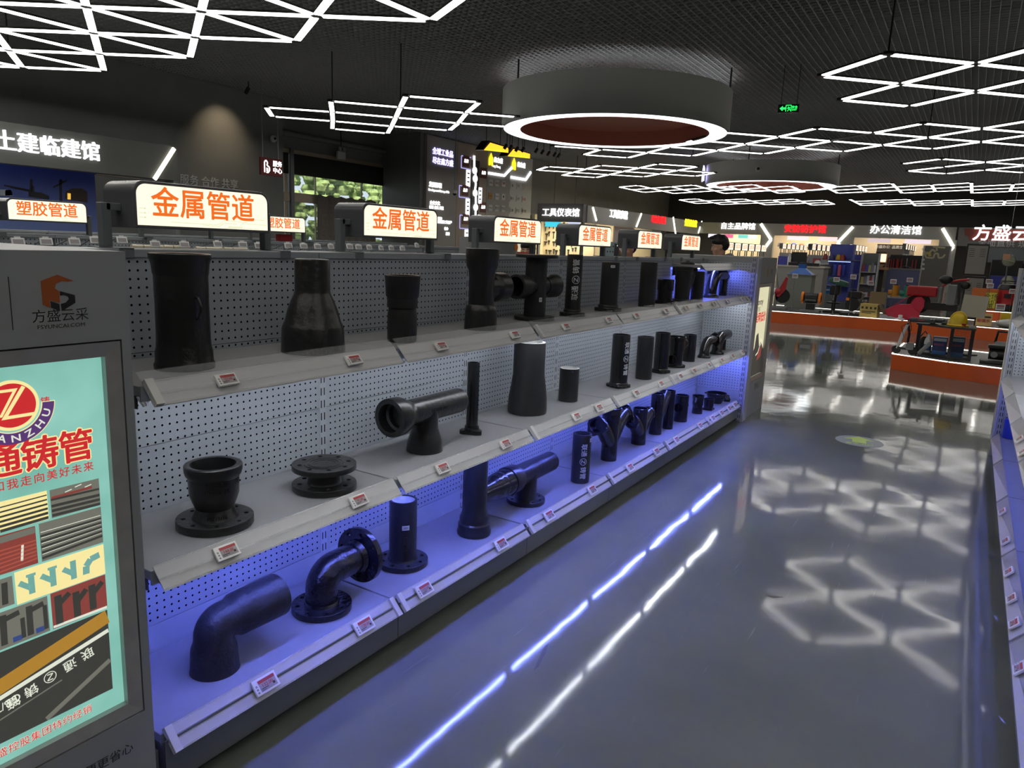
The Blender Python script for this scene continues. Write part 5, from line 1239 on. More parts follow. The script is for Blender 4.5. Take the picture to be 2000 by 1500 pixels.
for li, (a, b, m, x0, lg_, rows) in enumerate(((24.96, 26.66, G1, 969, ((958, 312), (973, 314)), ((357, 958, 970.5, 983), (383, 957, 970, 982.5), (406, 957, 969.5, 982))), (26.68, 28.5, G3, 1010, ((1003, 321), (1018, 323)), ((363, 1000, 1012, 1024), (388, 999, 1011, 1022.5), (411, 998.5, 1010, 1022))))):
    t = pan('display_panel', ['taupe wall panel with a yellow house mark and rows of white brand tiles', 'pale grey wall panel with a yellow house mark and rows of white brand tiles'][li], a, b, m)
    q = pp(t, *lg_[0]); MB().prism([(-.14, -.22), (-.05, -.22), (0, -.10), (.05, -.22), (.14, -.22), (.14, .05), (0, .26), (-.14, .05)], (.01, *q), EY_, EZ_, .03).build('house_mark', LYEL, t)
    text('鑫方盛', LW2, (.012, *pp(t, *lg_[1])), EY_, EZ_, .22, t, bold=.03, extrude=.01)
    if li == 0: text('Fang Sheng', LW2, (.012, *pp(t, 969, 325)), EY_, EZ_, .14, t, bold=.03)
    P = [pp(t, *v) for v in (((953, 338), (984, 343), (999, 327)) if li == 0 else ((997, 346), (1026, 351), (1036, 336)))]
    mb = MB()
    for u, v in zip(P, P[1:]): mb.beam((.03, *u), (.03, *v), .10, .04, up=(1, 0, 0))
    mb.build('bent_light', LW2, t)
    TX = [['TAJIMA', 'AAG', '3M'], ['BOSCH', 'PHILIPS', '◆'], ['FORNA', '凯尔', '世达']] if li == 0 else [['◎', 'PX', 'J'], ['得力', '公牛', '长城'], ['正泰', '沪工', '德力西']]
    for ri, row in enumerate(rows):
        for ci, x in enumerate(row[1:]):
            q = pp(t, x, row[0]+ci*.8); MB().box((.012, *q), (.024, .27, .25)).build('brand_tile', mat('orange_tile', (.5, .25, .05), .5) if (li == 0 and ri == 1 and ci == 0) else mat('white_tile', (.62, .61, .59), .5), t)
            text(TX[ri][ci], RED if TX[ri][ci] in ('3M', 'AAG', 'PX', 'J', '长城') else INK, (.026, *q), EY_, EZ_, .07 if len(TX[ri][ci]) > 3 else .13, t, bold=.02)
# orange wedge lamps and spotlights hanging before it
for i, (px, lab) in enumerate((((935, 290), 'left of the two orange wedge-shaped lamp boxes below the ceiling'), ((982, 302), 'right of the two orange wedge-shaped lamp boxes below the ceiling'))):
    p = at(*px, X=-13.5); t = thing('wedge_lamp', lab, 'ceiling lamp', p, 'orange wedge lamps')
    MB().prism([(0, -.04), (1.5, .06), (1.5, .22), (.35, .28)], (-.15, 0, 0), EY_, EZ_, .3).build('housing', BLACKP, t)
    m = mat('orange_diffuser', (.5, .2, .02), .5, emit=(1, .42, .02), es=1.5)
    MB().prism([(.06, -.045), (1.45, .045), (1.45, .19), (.40, .22)], (.151, 0, 0), EY_, EZ_, .012).build('diffuser', m, t); MB().prism([(.06, -.045), (1.45, .045), (.9, .06)], (.164, 0, 0), EY_, EZ_, .004).build('bright_facet', LYEL, t)
    for s in (.4, 1.2): MB().cyl((0, s, .2), (0, s, CEIL-p.z), .012, n=8).build('suspension_rod', BLACKP, t)
SPX = [(990, 282), (1000, 284), (1012, 287), (1024, 288), (1050, 290), (1062, 293), (1074, 296), (1086, 298), (1094, 300)]
for i, (x, y) in enumerate(SPX):
    p = at(x, y, X=-12.6); lamp_spot('spotlight', 'black track spotlight under the big ring lamp, %s from the left' % NTH[i], p, p+Vector((-.5, -.3, -1)), 0, (1, 1, 1), .5)
# ================================================================ shops along the left wall and the far wall
FA2 = mat('grey_shop_fascia', (.34, .34, .315), .55)
DKF = mat('dark_shop_fascia', (.16, .16, .155), .55)
t = thing('shop_fascia', 'dark grey fascia facing the aisle with wide white lettering, right of the display wall', 'shop front', (-15.1, 27.6, 0))
MB().box2((-1.1, 0, 2.55), (1.1, .25, 3.30)).build('board', DKF, t); MB().box2((-1.1, .05, 0), (-1.0, .2, 2.55)).build('post', DKF, t); MB().box2((1.0, .05, 0), (1.1, .2, 2.55)).build('post', DKF, t)
q = at(1095, 416, Y=27.58); text('工具仪表馆', LWH, (q.x+15.1, -.03, q.z), EX_, EZ_, .36, t, bold=.016, extrude=.02)
XSF = -14.0
ya, yb_ = 28.0, 42.8
t = thing('shop_fascia', 'long grey fascia receding along the left wall with white, red and yellow lettering', 'shop front', (XSF, 35, 0))
MB().box2((-.25, ya-35, 2.55), (0, yb_-35, 3.26)).build('board', FA2, t)
for s, px, m, k in (('工具仪表馆', (1208, 420), LWH, .40), ('动力机电馆', (1286, 430), LRED, .40), ('焊接设备馆', (1349, 437), LYEL, .42)):
    q = at(*px, X=XSF); text(s, m, (.02, q.y-35, q.z), EY_, EZ_, k, t, bold=.016, extrude=.02)
for i, ps in enumerate((((1158, 405), (1165, 431)), ((1253, 417), (1243, 443)), ((1315, 424), (1320, 460), (1313, 480)), ((1371, 432), (1364, 455)))):
    glow_bar('light_bar', 'slanting cream light bar on the left-wall fascia, %s from the left' % NTH[i], [at(*p, X=XSF+.0265) for p in ps], .075, (1, 0, 0))
CREAM = mat('cream_pegboard', (.72, .62, .42), .6); BEIGE = mat('beige_back_wall', (.60, .50, .38), .6)
struct(MB().box2((-17.1, 28.6, 0), (-16.9, 42.7, 2.9)).build('wall_shop_back', CREAM))
def shop_light(loc, size, energy, col=(1, .86, .62), rot=(0, 0, 0)):
    l = bpy.data.lights.new('shop_downlight', 'AREA'); l.energy = energy; l.color = col; l.shape = 'RECTANGLE'; l.size, l.size_y = size
    o = bpy.data.objects.new('shop_downlight', l); C.objects.link(o); o.location = loc; o.rotation_euler = rot
shop_light((-15.6, 31, 3.0), (1.2, 5), 90); shop_light((-15.6, 38, 3.0), (1.2, 7), 130)
# tools hanging in the first shop, seen between two signs
TOOLM = mat('dark_tool', (.02, .02, .022), .4)
rnd = random.Random(11)
tp = None
for r in range(4):
    for c_ in range(9):
        px, py = 1066+c_*7.3+rnd.uniform(-1.5, 1.5), 440+r*16+rnd.uniform(-3, 3); p = at(px, py, Y=29.4)
        tp = bpy.data.objects.new('hand_tool', None); C.objects.link(tp); tp.location = p; L_ = rnd.uniform(.12, .3)
        MB().box((0, 0, -L_*.4), (.035, .03, L_)).build('handle', TOOLM, tp); MB().box((0, 0, L_*.15), (rnd.uniform(.07, .16), .04, .06)).build('head', TOOLM, tp)
        tag(tp, 'dark tool on the cream pegboard, %s row down, %s from the left' % (NTH[r], NTH[c_]), 'tool', 'tools on the cream pegboard')
struct(MB().box2((-16.9, 29.44, 0), (-14.3, 29.54, 2.9)).build('wall_shop_divider', CREAM))
shop_light((-15.3, 28.6, 2.5), (1.8, .5), 70)
p = at(1080, 437, Y=28.2); o = MB().box((0, 0, 0), (.75, .06, .26)).build('shop_banner', emat('cyan_banner', (.05, .55, .72), .9)); o.location = p; MB().box2((-.01, -.01, .131), (.01, .01, CEIL-p.z)).build('hanger', BLACKP, o); tag(o, 'small cyan lit banner under the first dark fascia', 'banner')
p = at(1121, 437, Y=28.2); o = MB().box((0, 0, 0), (.55, .06, .2)).build('shop_banner', emat('lilac_banner', (.55, .60, .95), 1.0)); o.location = p; MB().box2((-.01, -.01, .101), (.01, .01, CEIL-p.z)).build('hanger', BLACKP, o); tag(o, 'small lilac lit banner under the first dark fascia', 'banner')
o = MB().box2((-14.35, at(1200, 440, X=-14.3).y, 0), (-14.3, at(1240, 440, X=-14.3).y, 2.55)).build('wallboard', mat('pale_mauve_panel', (.42, .36, .35), .6)); tag(o, 'pale mauve wall panel below the receding left fascia', 'panel')
# far wall front: fascia band and piers
YF = 42.8
def fx(px, py=440): return at(px, py, Y=YF).x
t = thing('storefront', 'dark grey front of the far wall with white and red lit shop names', 'shop front', (0, YF, 0))
MB().box2((-14, 0, 2.62), (fx(1870), .3, 3.25)).build('fascia', FA2, t)
for a, b in ((1484, 1509), (1634, 1666), (1833, 1868)): MB().box2((fx(a, 480), .0, 0), (fx(b, 480), .28, 2.62)).build('pier', FA2, t)
MB().box2((fx(1868, 480), .05, 2.35), (8, .3, 3.25)).build('dark_fascia', DKF, t)
MB().prism([(fx(1884), 3.2), (fx(1888), 2.86), (fx(1894), 2.84), (fx(1898), 2.62), (8, 2.62), (8, 3.2)], (0, .04, 0), EX_, EZ_, .02).build('red_patch', mat('rust_red_paint', (.25, .05, .035), .6), t)
for s, px, m, k in (('自主品牌馆', (1441, 442.5), LWH, .40), ('安防防护馆', (1572, 448), LRED, .44), ('办公清洁馆', (1749, 450), LWH, .48), ('方盛云仓', (1976, 458), LWH, .80)):
    q = at(*px, Y=YF-.02); text(s, m, (q.x, -.03, q.z), EX_, EZ_, k, t, bold=.016, extrude=.02)
q = at(1985, 477, Y=YF-.02); text('全面直供 现货秒发', PRINT_W, (q.x, -.03, q.z), EX_, EZ_, .38, t, bold=.01)
MB().box2((fx(1900, 480), .1, 1.6), (8, .3, 2.5)).build('glass_band', mat('grey_glass_band', (.16, .18, .19), .15), t)
for i, ps in enumerate((((1486, 437), (1506, 468), (1493, 485)), ((1666, 443), (1636, 474), (1648, 492)), ((1841, 446), (1862, 482), (1846, 499)))):
    glow_bar('light_bar', ['cream chevron light pointing right, between the white and red shop names', 'cream chevron light pointing left, right of the red shop name', 'cream chevron light pointing right, beside the locker cabinet'][i], [at(*p, Y=YF-.0265) for p in ps], .15, (0, 1, 0))
struct(MB().box2((-13.5, 45.3, 0), (fx(1842), 45.5, 3.2)).build('wall_shop_rear', BEIGE))
o = MB().box2((fx(1395, 470), 45.1, .8), (fx(1487, 470), 45.28, 2.5)).build('pegboard', CREAM); tag(o, 'cream pegboard in the far left shop behind the man', 'pegboard')
for a, b in ((1390, 1484), (1510, 1634), (1668, 1833)): shop_light(((fx(a)+fx(b))/2, 44.2, 3.0), (fx(b)-fx(a)-.4, 1.2), 75)
BN = [((1399, 453), .9, 'white_banner', (.9, .85, 1.0)), ((1424, 454), .5, 'red_banner', (.9, .15, .3)), ((1452, 457), .55, 'teal_banner', (.2, .7, .6)), ((1470, 458), .5, 'pale_banner', (.8, .95, .95)), ((1559, 459), 1.1, 'pink_banner', (1.0, .78, .84)), ((1618, 461), 1.0, 'rose_banner', (.9, .72, .75)), ((1718, 465), 1.1, 'lavender_banner', (.62, .5, .52)), ((1793, 468), 1.2, 'lilac_white_banner', (.8, .68, .75))]
for (px, w, nm, col) in BN:
    p = at(*px, Y=YF+.36); p.z = min(p.z, 2.5); o = MB().box((0, 0, 0), (w, .06, .2)).build('shop_banner', emat(nm, col, .8)); o.location = p; MB().box2((-.01, -.01, .101), (.01, .01, 3.2-p.z)).build('hanger', BLACKP, o); tag(o, '%s lit banner hanging under the far fascia' % nm.replace('_banner', '').replace('_', ' '), 'banner', 'lit banners under the far fascia')
struct(MB().box2((fx(1706, 480), 44.5, 0), (fx(1772, 480), 44.6, 2.35)).build('wall_shop_dark', mat('black_display_wall', (.03, .025, .025), .5)))
q = at(1740, 483, Y=44.45); o = text('方盛办公  品质生活', PRINT_W, (0, 0, 0), EX_, EZ_, .18, None, name='wall_lettering'); o.location = q; tag(o, 'small grey lettering on the black display wall in the office shop', 'lettering')
# safety helmets on the far shelf
o = MB().box2((fx(1512, 480), 44.0, at(1570, 483, Y=44.0).z-.05), (fx(1632, 480), 44.5, at(1570, 483, Y=44.0).z)).build('wall_shelf', BEIGE); tag(o, 'beige shelf carrying the safety helmets in the red-named shop', 'shelf')
zs_ = at(1570, 483, Y=44.0).z
for px, col, nm in ((1523, (.2, .2, .2), 'grey'), (1537, (.75, .55, .02), 'yellow'), (1550, (.02, .08, .42), 'blue'), (1565, (.7, .12, .05), 'orange-red'), (1579, (.7, .65, .55), 'ivory'), (1593, (.02, .06, .30), 'dark blue')):
    p = at(px, 480, Y=44.2); t = thing('safety_helmet', '%s safety helmet on the beige shelf in the far red-named shop' % nm, 'helmet', (p.x, 44.2, zs_))
    MB().lathe([(.165, .0), (.155, .02), (.14, .04), (.135, .13), (.10, .20), (.03, .24), (.001, .245)], n=20).build('shell', flat('helmet_'+nm.replace('-', '_').replace(' ', '_'), col, .35), t, smooth=True); MB().box((0, -.15, .02), (.18, .10, .025)).build('peak', MATS['helmet_'+nm.replace('-', '_').replace(' ', '_')], t)
# ---------------------------------------------------------------- distant shelving runs with rows of small lit signs
CL = [(-7.24, 25.64, 6, 1.79, 1.95, 'beside the man'), (-7.33, 34.55, 6, 1.96, 1.75, 'left under the red shop name'), (-4.73, 26.89, 6, 1.87, 1.55, 'right under the red shop name'), (-4.24, 31.9, 6, 1.97, 1.8, 'right of the left-pointing chevron'), (-2.58, 36.0, 5, 2.13, 1.8, 'beside the floor-plan board')]
for ci, (x, y, n, zc, s, where) in enumerate(CL):
    pr = None; pb = None
    zt = zc-.075*s; stp = 1.35 if ci == 4 else .957
    for k in range(n):
        if pr is None:
            pr = bpy.data.objects.new('aisle_sign', None); C.objects.link(pr)
            MB().prism(arch(.46*s*.9, .139*s, .03*s), (-.14, 0, 0), EY_, EZ_, .14).build('sign_box', SIGNBOX, pr); MB().prism(arch(.43*s*.9, .125*s, .028*s), (0, 0, .006*s), EY_, EZ_, .003).build('sign_face', SIGNM, pr); text('五金工具', SIGNO, (.005, 0, .068*s), EY_, EZ_, .08*s, pr, bold=.01)
            for q in (-1, 1): MB().box2((-.09, q*.18*s-.015, -.10*s), (-.06, q*.18*s+.015, 0)).build('leg', STEEL_D, pr)
            o = pr
        else: o = copy_tree(pr)
        o.location = (x, y+k*stp, zt)
        tag(o, 'small cream sign %s, %s in its row from the left' % (where, NB[k]), 'sign', 'distant cream aisle signs')
        if pb is None:
            pb = bpy.data.objects.new('shelving_bay', None); C.objects.link(pb); hh = zt-.10*s
            MB().box2((-.09, -.475, .0), (-.06, .475, hh)).build('back_panel', PEG_Y, pb); MB().box2((-.06, -.475, 0), (.40, .475, .14)).build('base', STEEL_D, pb)
            for z in (.45, .9, 1.3): MB().box2((-.06, -.47, z-.03), (.38, .47, z)).build('shelf', SHELFM, pb)
            o = pb
        else: o = copy_tree(pb)
        o.location = (x, y+k*stp, 0); tag(o, 'distant shelving bay %s, %s in its row from the left' % (where, NB[k]), 'shelf unit', 'distant shelving bays')
# exit sign
p = at(1540, 212, Y=16); t = thing('exit_sign', 'green lit exit sign hanging from the dark ceiling', 'exit sign', p, rz=math.radians(12)); MB().box((0, 0, 0), (.40, .03, .16)).build('box', BLACKP, t); GR = emat('green_sign_light', (.02, .9, .12), 1.5)
mb = MB(); mb.prism([(-.17, 0), (-.11, .05), (-.11, .02), (-.06, .02), (-.06, -.02), (-.11, -.02), (-.11, -.05)], (0, -.017, 0), EX_, EZ_, .002); mb.build('arrow', GR, t)
mb = MB()
for a, b in (((-.05, -.06), (-.05, .06)), ((-.05, .06), (.05, .06)), ((.05, .06), (.05, -.06)), ((-.01, .035), (.015, 0)), ((.015, 0), (-.015, -.055)), ((.01, 0), (.035, -.04)), ((-.03, .0), (.03, .015))): mb.beam((a[0], -.018, a[1]), (b[0], -.018, b[1]), .013, .002, up=(0, 1, 0))
mb.build('running_figure', GR, t); text('安全', GR, (.115, -.018, .02), EX_, EZ_, .055, t, bold=.02); text('EXIT', GR, (.115, -.018, -.03), EX_, EZ_, .045, t, bold=.02)
for s in (-.15, .15): MB().cyl((s, 0, .08), (s, 0, CEIL-p.z), .006, n=6).build('suspension_rod', BLACKP, t)
d_ = Vector((-6.99, 29.3, 0)); q = atd(1481, 330, d_.length-2.37); t = thing('ring_camera', 'small round white camera on the band of the farther ring lamp', 'camera', q); dr = -Vector((q.x, q.y, 0)).normalized(); MB().lathe([(.11, 0), (.11, .06), (.07, .12)], ax=dr, n=18).build('housing', WHITE, t, smooth=True); MB().lathe([(.05, .12), (.03, .14)], ax=dr, n=12).build('lens', BLACKP, t, smooth=True)
# ================================================================ orange display platforms beyond the aisle
ORG = mat('orange_platform', (.88, .15, .028), .35, noise=.06, nscale=2); PTOP = mat('dark_platform_top', (.10, .105, .105), .35, noise=.1, nscale=3)
EDGE = emat('cream_edge_light', (1, .96, .85), 2.2)
def platform(label, poly, h, lit):
    c = Vector((sum(p[0] for p in poly)/len(poly), sum(p[1] for p in poly)/len(poly), 0)); t = thing('display_platform', label, 'platform', c); q = [(x-c.x, y-c.y) for x, y in poly]
    MB().prism(q, (0, 0, 0), EX_, EY_, h).build('skirt', ORG, t); ins = [(x*.995, y*.985) for x, y in q]
    MB().prism(ins, (0, 0, h), EX_, EY_, .006).build('top', PTOP, t)
    for i, j in lit:
        a, b = Vector((*q[i], h-.004)), Vector((*q[j], h-.004)); MB().beam(a.lerp(b, .01)+Vector((0, .012, .012)), b.lerp(a, .01)+Vector((0, .012, .012)), .02, .012).build('edge_light', EDGE, t)
    return t
HN, HF = .211, .252
A2 = at(1766, 671, Z=HN)
platform('low orange display platform at right, nearer one, carrying the black cage', [(-.83, 11.68), (-.126, 11.37), (.62, 11.23), (1.7, 11.05), (1.7, 12.75), (A2.x, A2.y)], HN, ((0, 1), (1, 2), (5, 0), (4, 5)))
platform('long low orange display platform running behind the near one, full of machines', [(-7, 17.2), (-3.87, 17.53), (-1.04, 17.87), (.83, 17.64), (1.8, 17.5), (1.8, 19.75), (-7, 19.75)], HF, ((0, 1), (1, 2), (2, 3), (6, 5)))
p = at(1966, 611, Y=20.2); platform('short orange platform at the back right, behind the long one', [(.22, 20.2), (1.6, 20.2), (1.6, 21.6), (.22, 21.6)], p.z, ((0, 1),)); HT = p.z
def base(px, Y, z0): q = at(px, 600, Y=Y); return Vector((q.x, Y, z0))
def M(px0, px1, Y): return abs(at(px1, 600, Y=Y).x-at(px0, 600, Y=Y).x)
def zz(px, py, Y): return at(px, py, Y=Y).z
BLK = mat('black_machine_paint', (.014, .014, .015), .35); GRY = mat('grey_machine_paint', (.20, .21, .21), .4); RDM = mat('red_machine_paint', (.42, .018, .022), .35); GRN = mat('green_machine_paint', (.03, .11, .07), .4); ORM = mat('orange_machine_paint', (.80, .22, .015), .35); RUB = mat('black_rubber', (.012, .012, .012), .7); PINKR = mat('rose_red_sheet', (.62, .03, .07), .4); YELM = mat('yellow_plastic', (.80, .55, .02), .4); CARD = mat('yellow_cardboard', (.55, .40, .12), .7); CARDB = mat('brown_cardboard', (.17, .115, .055), .8)
WOOD = mat('light_wood', (.5, .28, .12), .5)
YM = 18.35; Z1 = HF+.007
# cut-off saw
p = base(1516, YM, Z1); t = thing('cut_off_saw', 'red and grey cut-off saw at the left end of the long orange platform', 'power tool', p)
MB().box2((-.22, -.15, 0), (.24, .15, .07)).build('base', GRY, t, bevel=.01); MB().lathe([(.17, -.015), (.17, .015)], (.12, .0, .32), (0, 1, .0), 28).build('cutting_disc', RUB, t, smooth=True)
MB().prism([(-.02, .30), (.02, .48), (.16, .78), (.20, .76), (.17, .46), (.05, .30)], (0, .02, 0), EX_, EZ_, .05).build('guard', RDM, t); MB().cyl((-.18, .02, .42), (.06, .02, .42), .075, n=18).build('motor', RDM, t, smooth=True); MB().cyl((-.12, .02, .42), (-.06, .02, .42), .078, n=18).build('motor_band', WHITE, t, smooth=True)
MB().beam((-.05, .02, .07), (.0, .02, .36), .07, .06).build('arm', GRY, t); MB().lathe([(.09, -.02), (.09, .02)], (-.18, -.17, .11), (0, 1, 0), 18).build('hand_wheel', RDM, t, smooth=True); MB().beam((.0, .02, .46), (-.10, .02, .98), .02, .02).build('handle', CHROME, t)
# grey cabinet with blue hood
p = base(1555, 19.2, Z1); w = M(1532, 1580, 19.2); zt = zz(1555, 537, 19.2)-Z1
t = thing('grey_machine_cabinet', 'plain grey sheet-metal machine cabinet under a blue hood on the long platform', 'machine', p); MB().box2((-w/2, 0, 0), (w/2, .5, zt)).build('cabinet', mat('grey_green_cabinet', (.22, .23, .20), .45), t, bevel=.006); MB().box2((-w/2-.03, -.03, zt), (w/2+.03, .52, zt+.02)).build('top_plate', GRY, t)
BLU = mat('blue_hood', (.01, .10, .40), .35)
mb = MB(); a_, b_ = w*.46, w*.14
mb.rings([[Vector((-a_, .02, zt+.022)), Vector((a_, .02, zt+.022)), Vector((a_, .46, zt+.022)), Vector((-a_, .46, zt+.022))], [Vector((-b_, .16, zt+.17)), Vector((b_, .16, zt+.17)), Vector((b_, .32, zt+.17)), Vector((-b_, .32, zt+.17))], [Vector((-b_, .16, zt+.27)), Vector((b_, .16, zt+.27)), Vector((b_, .32, zt+.27)), Vector((-b_, .32, zt+.27))]])
mb.build('hood', BLU, t)
# bench grinder
p = base(1583, YM-.2, Z1); t = thing('bench_grinder', 'orange and black bench grinder on a grey base, on the long platform', 'power tool', p)
MB().box2((-.22, -.16, 0), (.22, .16, .06)).build('base', GRY, t, bevel=.01); MB().box2((-.10, -.07, .06), (.10, .07, .20)).build('pedestal', BLK, t, bevel=.01); MB().cyl((-.13, 0, .33), (.13, 0, .33), .115, n=24).build('motor', BLK, t, smooth=True); MB().box2((-.12, -.12, .26), (.12, -.10, .31)).build('tool_rest', CHROME, t)
for s in (-1, 1):
    MB().prism([(.14*math.cos(a), .14*math.sin(a)) for a in [PI*(-.55+1.75*i/14) for i in range(15)]]+[(.08*math.cos(a), .08*math.sin(a)) for a in [PI*(1.2-1.75*i/14) for i in range(15)]], (s*.19-.025, 0, .33), EY_, EZ_, .05).build('wheel_guard', ORM, t); MB().lathe([(.09, -.018), (.09, .018)], (s*.19, 0, .33), (1, 0, 0), 22).build('grinding_wheel', RUB, t, smooth=True)
# drill press
p = base(1627, YM+.24, Z1); t = thing('drill_press', 'dark green and black drill press with a tilted head, on the long platform', 'power tool', p)
MB().box2((-.20, -.14, 0), (.20, .16, .05)).build('base', BLK, t, bevel=.01); MB().cyl((0, .05, .05), (0, .05, .62), .045, n=18).build('column', BLK, t, smooth=True); MB().lathe([(.15, 0), (.17, .03), (.02, .035)], (0, -.04, .22), n=24).build('table', BLK, t, smooth=True)
MB().box2((-.10, -.16, .42), (.12, .10, .64)).build('gear_box', BLK, t, bevel=.03); MB().box((.06, -.03, .72), (.42, .32, .12), Matrix.Rotation(.25, 3, 'Y')).build('belt_cover', GRN, t, bevel=.03); MB().cyl((.0, -.1, .42), (0, -.1, .30), .03, .02, n=12).build('chuck', CHROME, t, smooth=True)
# engine
p = base(1667, YM-.0, Z1); t = thing('black_engine', 'black air-cooled engine with a tall lever, next to the yellow box', 'engine', p)
MB().box2((-.26, -.18, 0), (.22, .2, .05)).build('base', BLK, t, bevel=.01); MB().cyl((-.02, -.12, .24), (-.02, .12, .24), .15, n=26).build('flywheel_cover', BLK, t, smooth=True); MB().cyl((.06, 0, .30), (.16, 0, .52), .07, n=18).build('cylinder', GRY, t, smooth=True); MB().box((.0, 0, .46), (.30, .22, .16)).build('fuel_tank', BLK, t, bevel=.03); MB().box((.22, 0, .26), (.10, .2, .2)).build('muffler', CHROME, t, bevel=.02); MB().beam((-.06, .0, .54), (-.10, .0, .84), .025, .025).build('lever', BLK, t); MB().box((-.10, 0, .85), (.12, .04, .03)).build('grip', RUB, t); MB().box((-.13, -.125, .36), (.07, .01, .06)).build('warning_plate', ORM, t)
MB().sphere((.05, -.2, .07), .03, n=8).build('cap', WHITE, t, smooth=True)
# cardboard box
p = base(1700, YM-.34, Z1); w = M(1684, 1718, YM); h = .30
t = thing('cardboard_box', 'yellow printed cardboard box with its brown flap open, on the long platform edge', 'box', p, rz=-.12); MB().box2((-w/2, -.14, 0), (w/2, .14, h)).build('carton', CARD, t); MB().box((.08, .20, h+.13), (w*.95, .012, .28), Matrix.Rotation(-.35, 3, 'X')).build('flap', CARDB, t); MB().box((w/2+.07, .0, h-.10), (.012, .24, .24), Matrix.Rotation(-.55, 3, 'Y')).build('side_flap', CARDB, t)
mb = MB()
for i in range(4): mb.box((-.13+i*.088, -.1412, h*.72), (.045, .002, .05))
mb.box((0, -.1412, h*.45), (.28, .002, .018)); mb.box((-.04, -.1412, h*.34), (.2, .002, .014)); mb.build('print', INK, t)
# tiller
p = base(1790, YM+.1, Z1); t = thing('power_tiller', 'large red power tiller with a rose-red chute, black wheel and handlebars', 'machine', p)
def lp(px, py, Y=YM+.1): q = at(px, py, Y=Y); return (q.x-p.x, max(q.z-p.z, .003))
MB().prism([lp(*q) for q in ((1797, 626), (1762, 626), (1729, 612), (1729, 604), (1758, 593), (1780, 593), (1797, 611))], (0, -.18, 0), EX_, EZ_, .16).build('chute', PINKR, t, bevel=.004)
MB().prism([lp(*q) for q in ((1779, 593), (1790, 581), (1801, 580), (1807, 587), (1806, 598), (1797, 611))], (0, -.16, 0), EX_, EZ_, .10).build('chute_neck', PINKR, t, bevel=.004)
c = lp(1793, 592); R = M(1793, 1817, YM)
MB().lathe([(R*.62, -.05), (R*.95, -.06), (R, -.03), (R, .03), (R*.95, .06), (R*.62, .05)], (c[0], .08, max(c[1], R+.005)), (0, 1, 0), 36, cap0=False, cap1=False).build('tyre', RUB, t, smooth=True); MB().lathe([(R*.62, -.03), (.04, -.05), (.04, .05), (R*.62, .03)], (c[0], .08, max(c[1], R+.005)), (0, 1, 0), 30).build('rim', RDM, t, smooth=True)
a = lp(1770, 577); b = lp(1832, 561); MB().box2((a[0], -.02, a[1]), (b[0], .25, b[1])).build('engine_cover', RDM, t, bevel=.03); a = lp(1770, 600); b = lp(1755, 590)
mb = MB(); q0, q1 = lp(1736, 604), lp(1793, 570); mb.beam((q0[0], -.2, q0[1]+.02), (q1[0], -.16, q1[1]), .025, .02); mb.build('brace', RDM, t)
a = lp(1831, 592); b = lp(1841, 561); MB().box2((a[0], 0, a[1]), (b[0], .14, b[1])).build('tank', GRY, t, bevel=.02); a = lp(1847, 596); b = lp(1871, 557); MB().box2((a[0], -.04, a[1]), (b[0], .18, b[1])).build('battery_box', GRY, t, bevel=.02)
a = lp(1800, 604); b = lp(1870, 600); MB().box2((a[0], 0, a[1]), (b[0], .12, b[1]+.06)).build('frame', BLK, t); a, b = lp(1872, 596), lp(1874, 552); mb = MB(); mb.beam((a[0], .05, a[1]), (b[0], .05, b[1]), .05, .05); mb.build('handle_post', BLK, t)
P_ = [lp(*q) for q in ((1840, 560), (1852, 552), (1872, 548), (1893, 546))]
MB().tube([(x, .05, z) for x, z in P_], .025, 12).build('handlebar', RDM, t, smooth=True); a = lp(1848, 546); MB().sphere((a[0], .0, a[1]), .12, (1.1, .8, .8), 10).build('headlamp', BLK, t, smooth=True); a = lp(1886, 558); MB().sphere((a[0], .05, a[1]), .09, (1, .6, .9), 10).build('seat', BLK, t, smooth=True)
MB().box((c[0]-.2, -.365+.18, .24), (.045, .004, .045)).build('white_label', WHITE, t)
# white cap on the platform edge
p = base(1761, 17.95, Z1); t = thing('white_sensor', 'small white round object on the platform edge, below the rose-red chute', 'sensor', p); MB().lathe([(.11, 0), (.10, .02), (.04, .05), (.045, .10), (.03, .11)], n=20).build('body', WHITE, t, smooth=True)
# tan placard, bag, packet
p = base(1925, 17.98, Z1+.006); w = M(1909, 1943, 17.98); h = zz(1925, 616, 17.98)-zz(1925, 641, 17.98)
t = thing('placard', 'tan placard with red lettering standing on the long platform, right of the cage', 'sign', p); MB().box((0, 0, h/2), (w, .10, h), Matrix.Rotation(-.1, 3, 'X')).build('board', mat('tan_placard', (.68, .47, .18), .5), t, bevel=.01); text('玻璃水', RED, (0, -.062, h*.42), EX_, EZ_, h*.30, t, bold=.02); MB().box((0, -.070, h*.74), (w*.8, .004, .03)).build('print_line', INK, t)
p = base(1980, 18.15, Z1); t = thing('white_bag', 'crumpled white plastic bag on the long platform at the right border', 'bag', p); o = MB().sphere((0, 0, .09), .25, (1.1, .6, .36), 12).build('sack', mat('white_bag_film', (.62, .64, .60), .3, bump=.8, bscale=14), t, smooth=True)
p = base(1976, 18.42, Z1+.14); t = thing('yellow_packet', 'bright yellow packet behind the white bag at the right border', 'packet', p - Vector((0, 0, .14))); MB().box((0, 0, .14), (.34, .12, .28)).build('packet', YELM, t, bevel=.02)
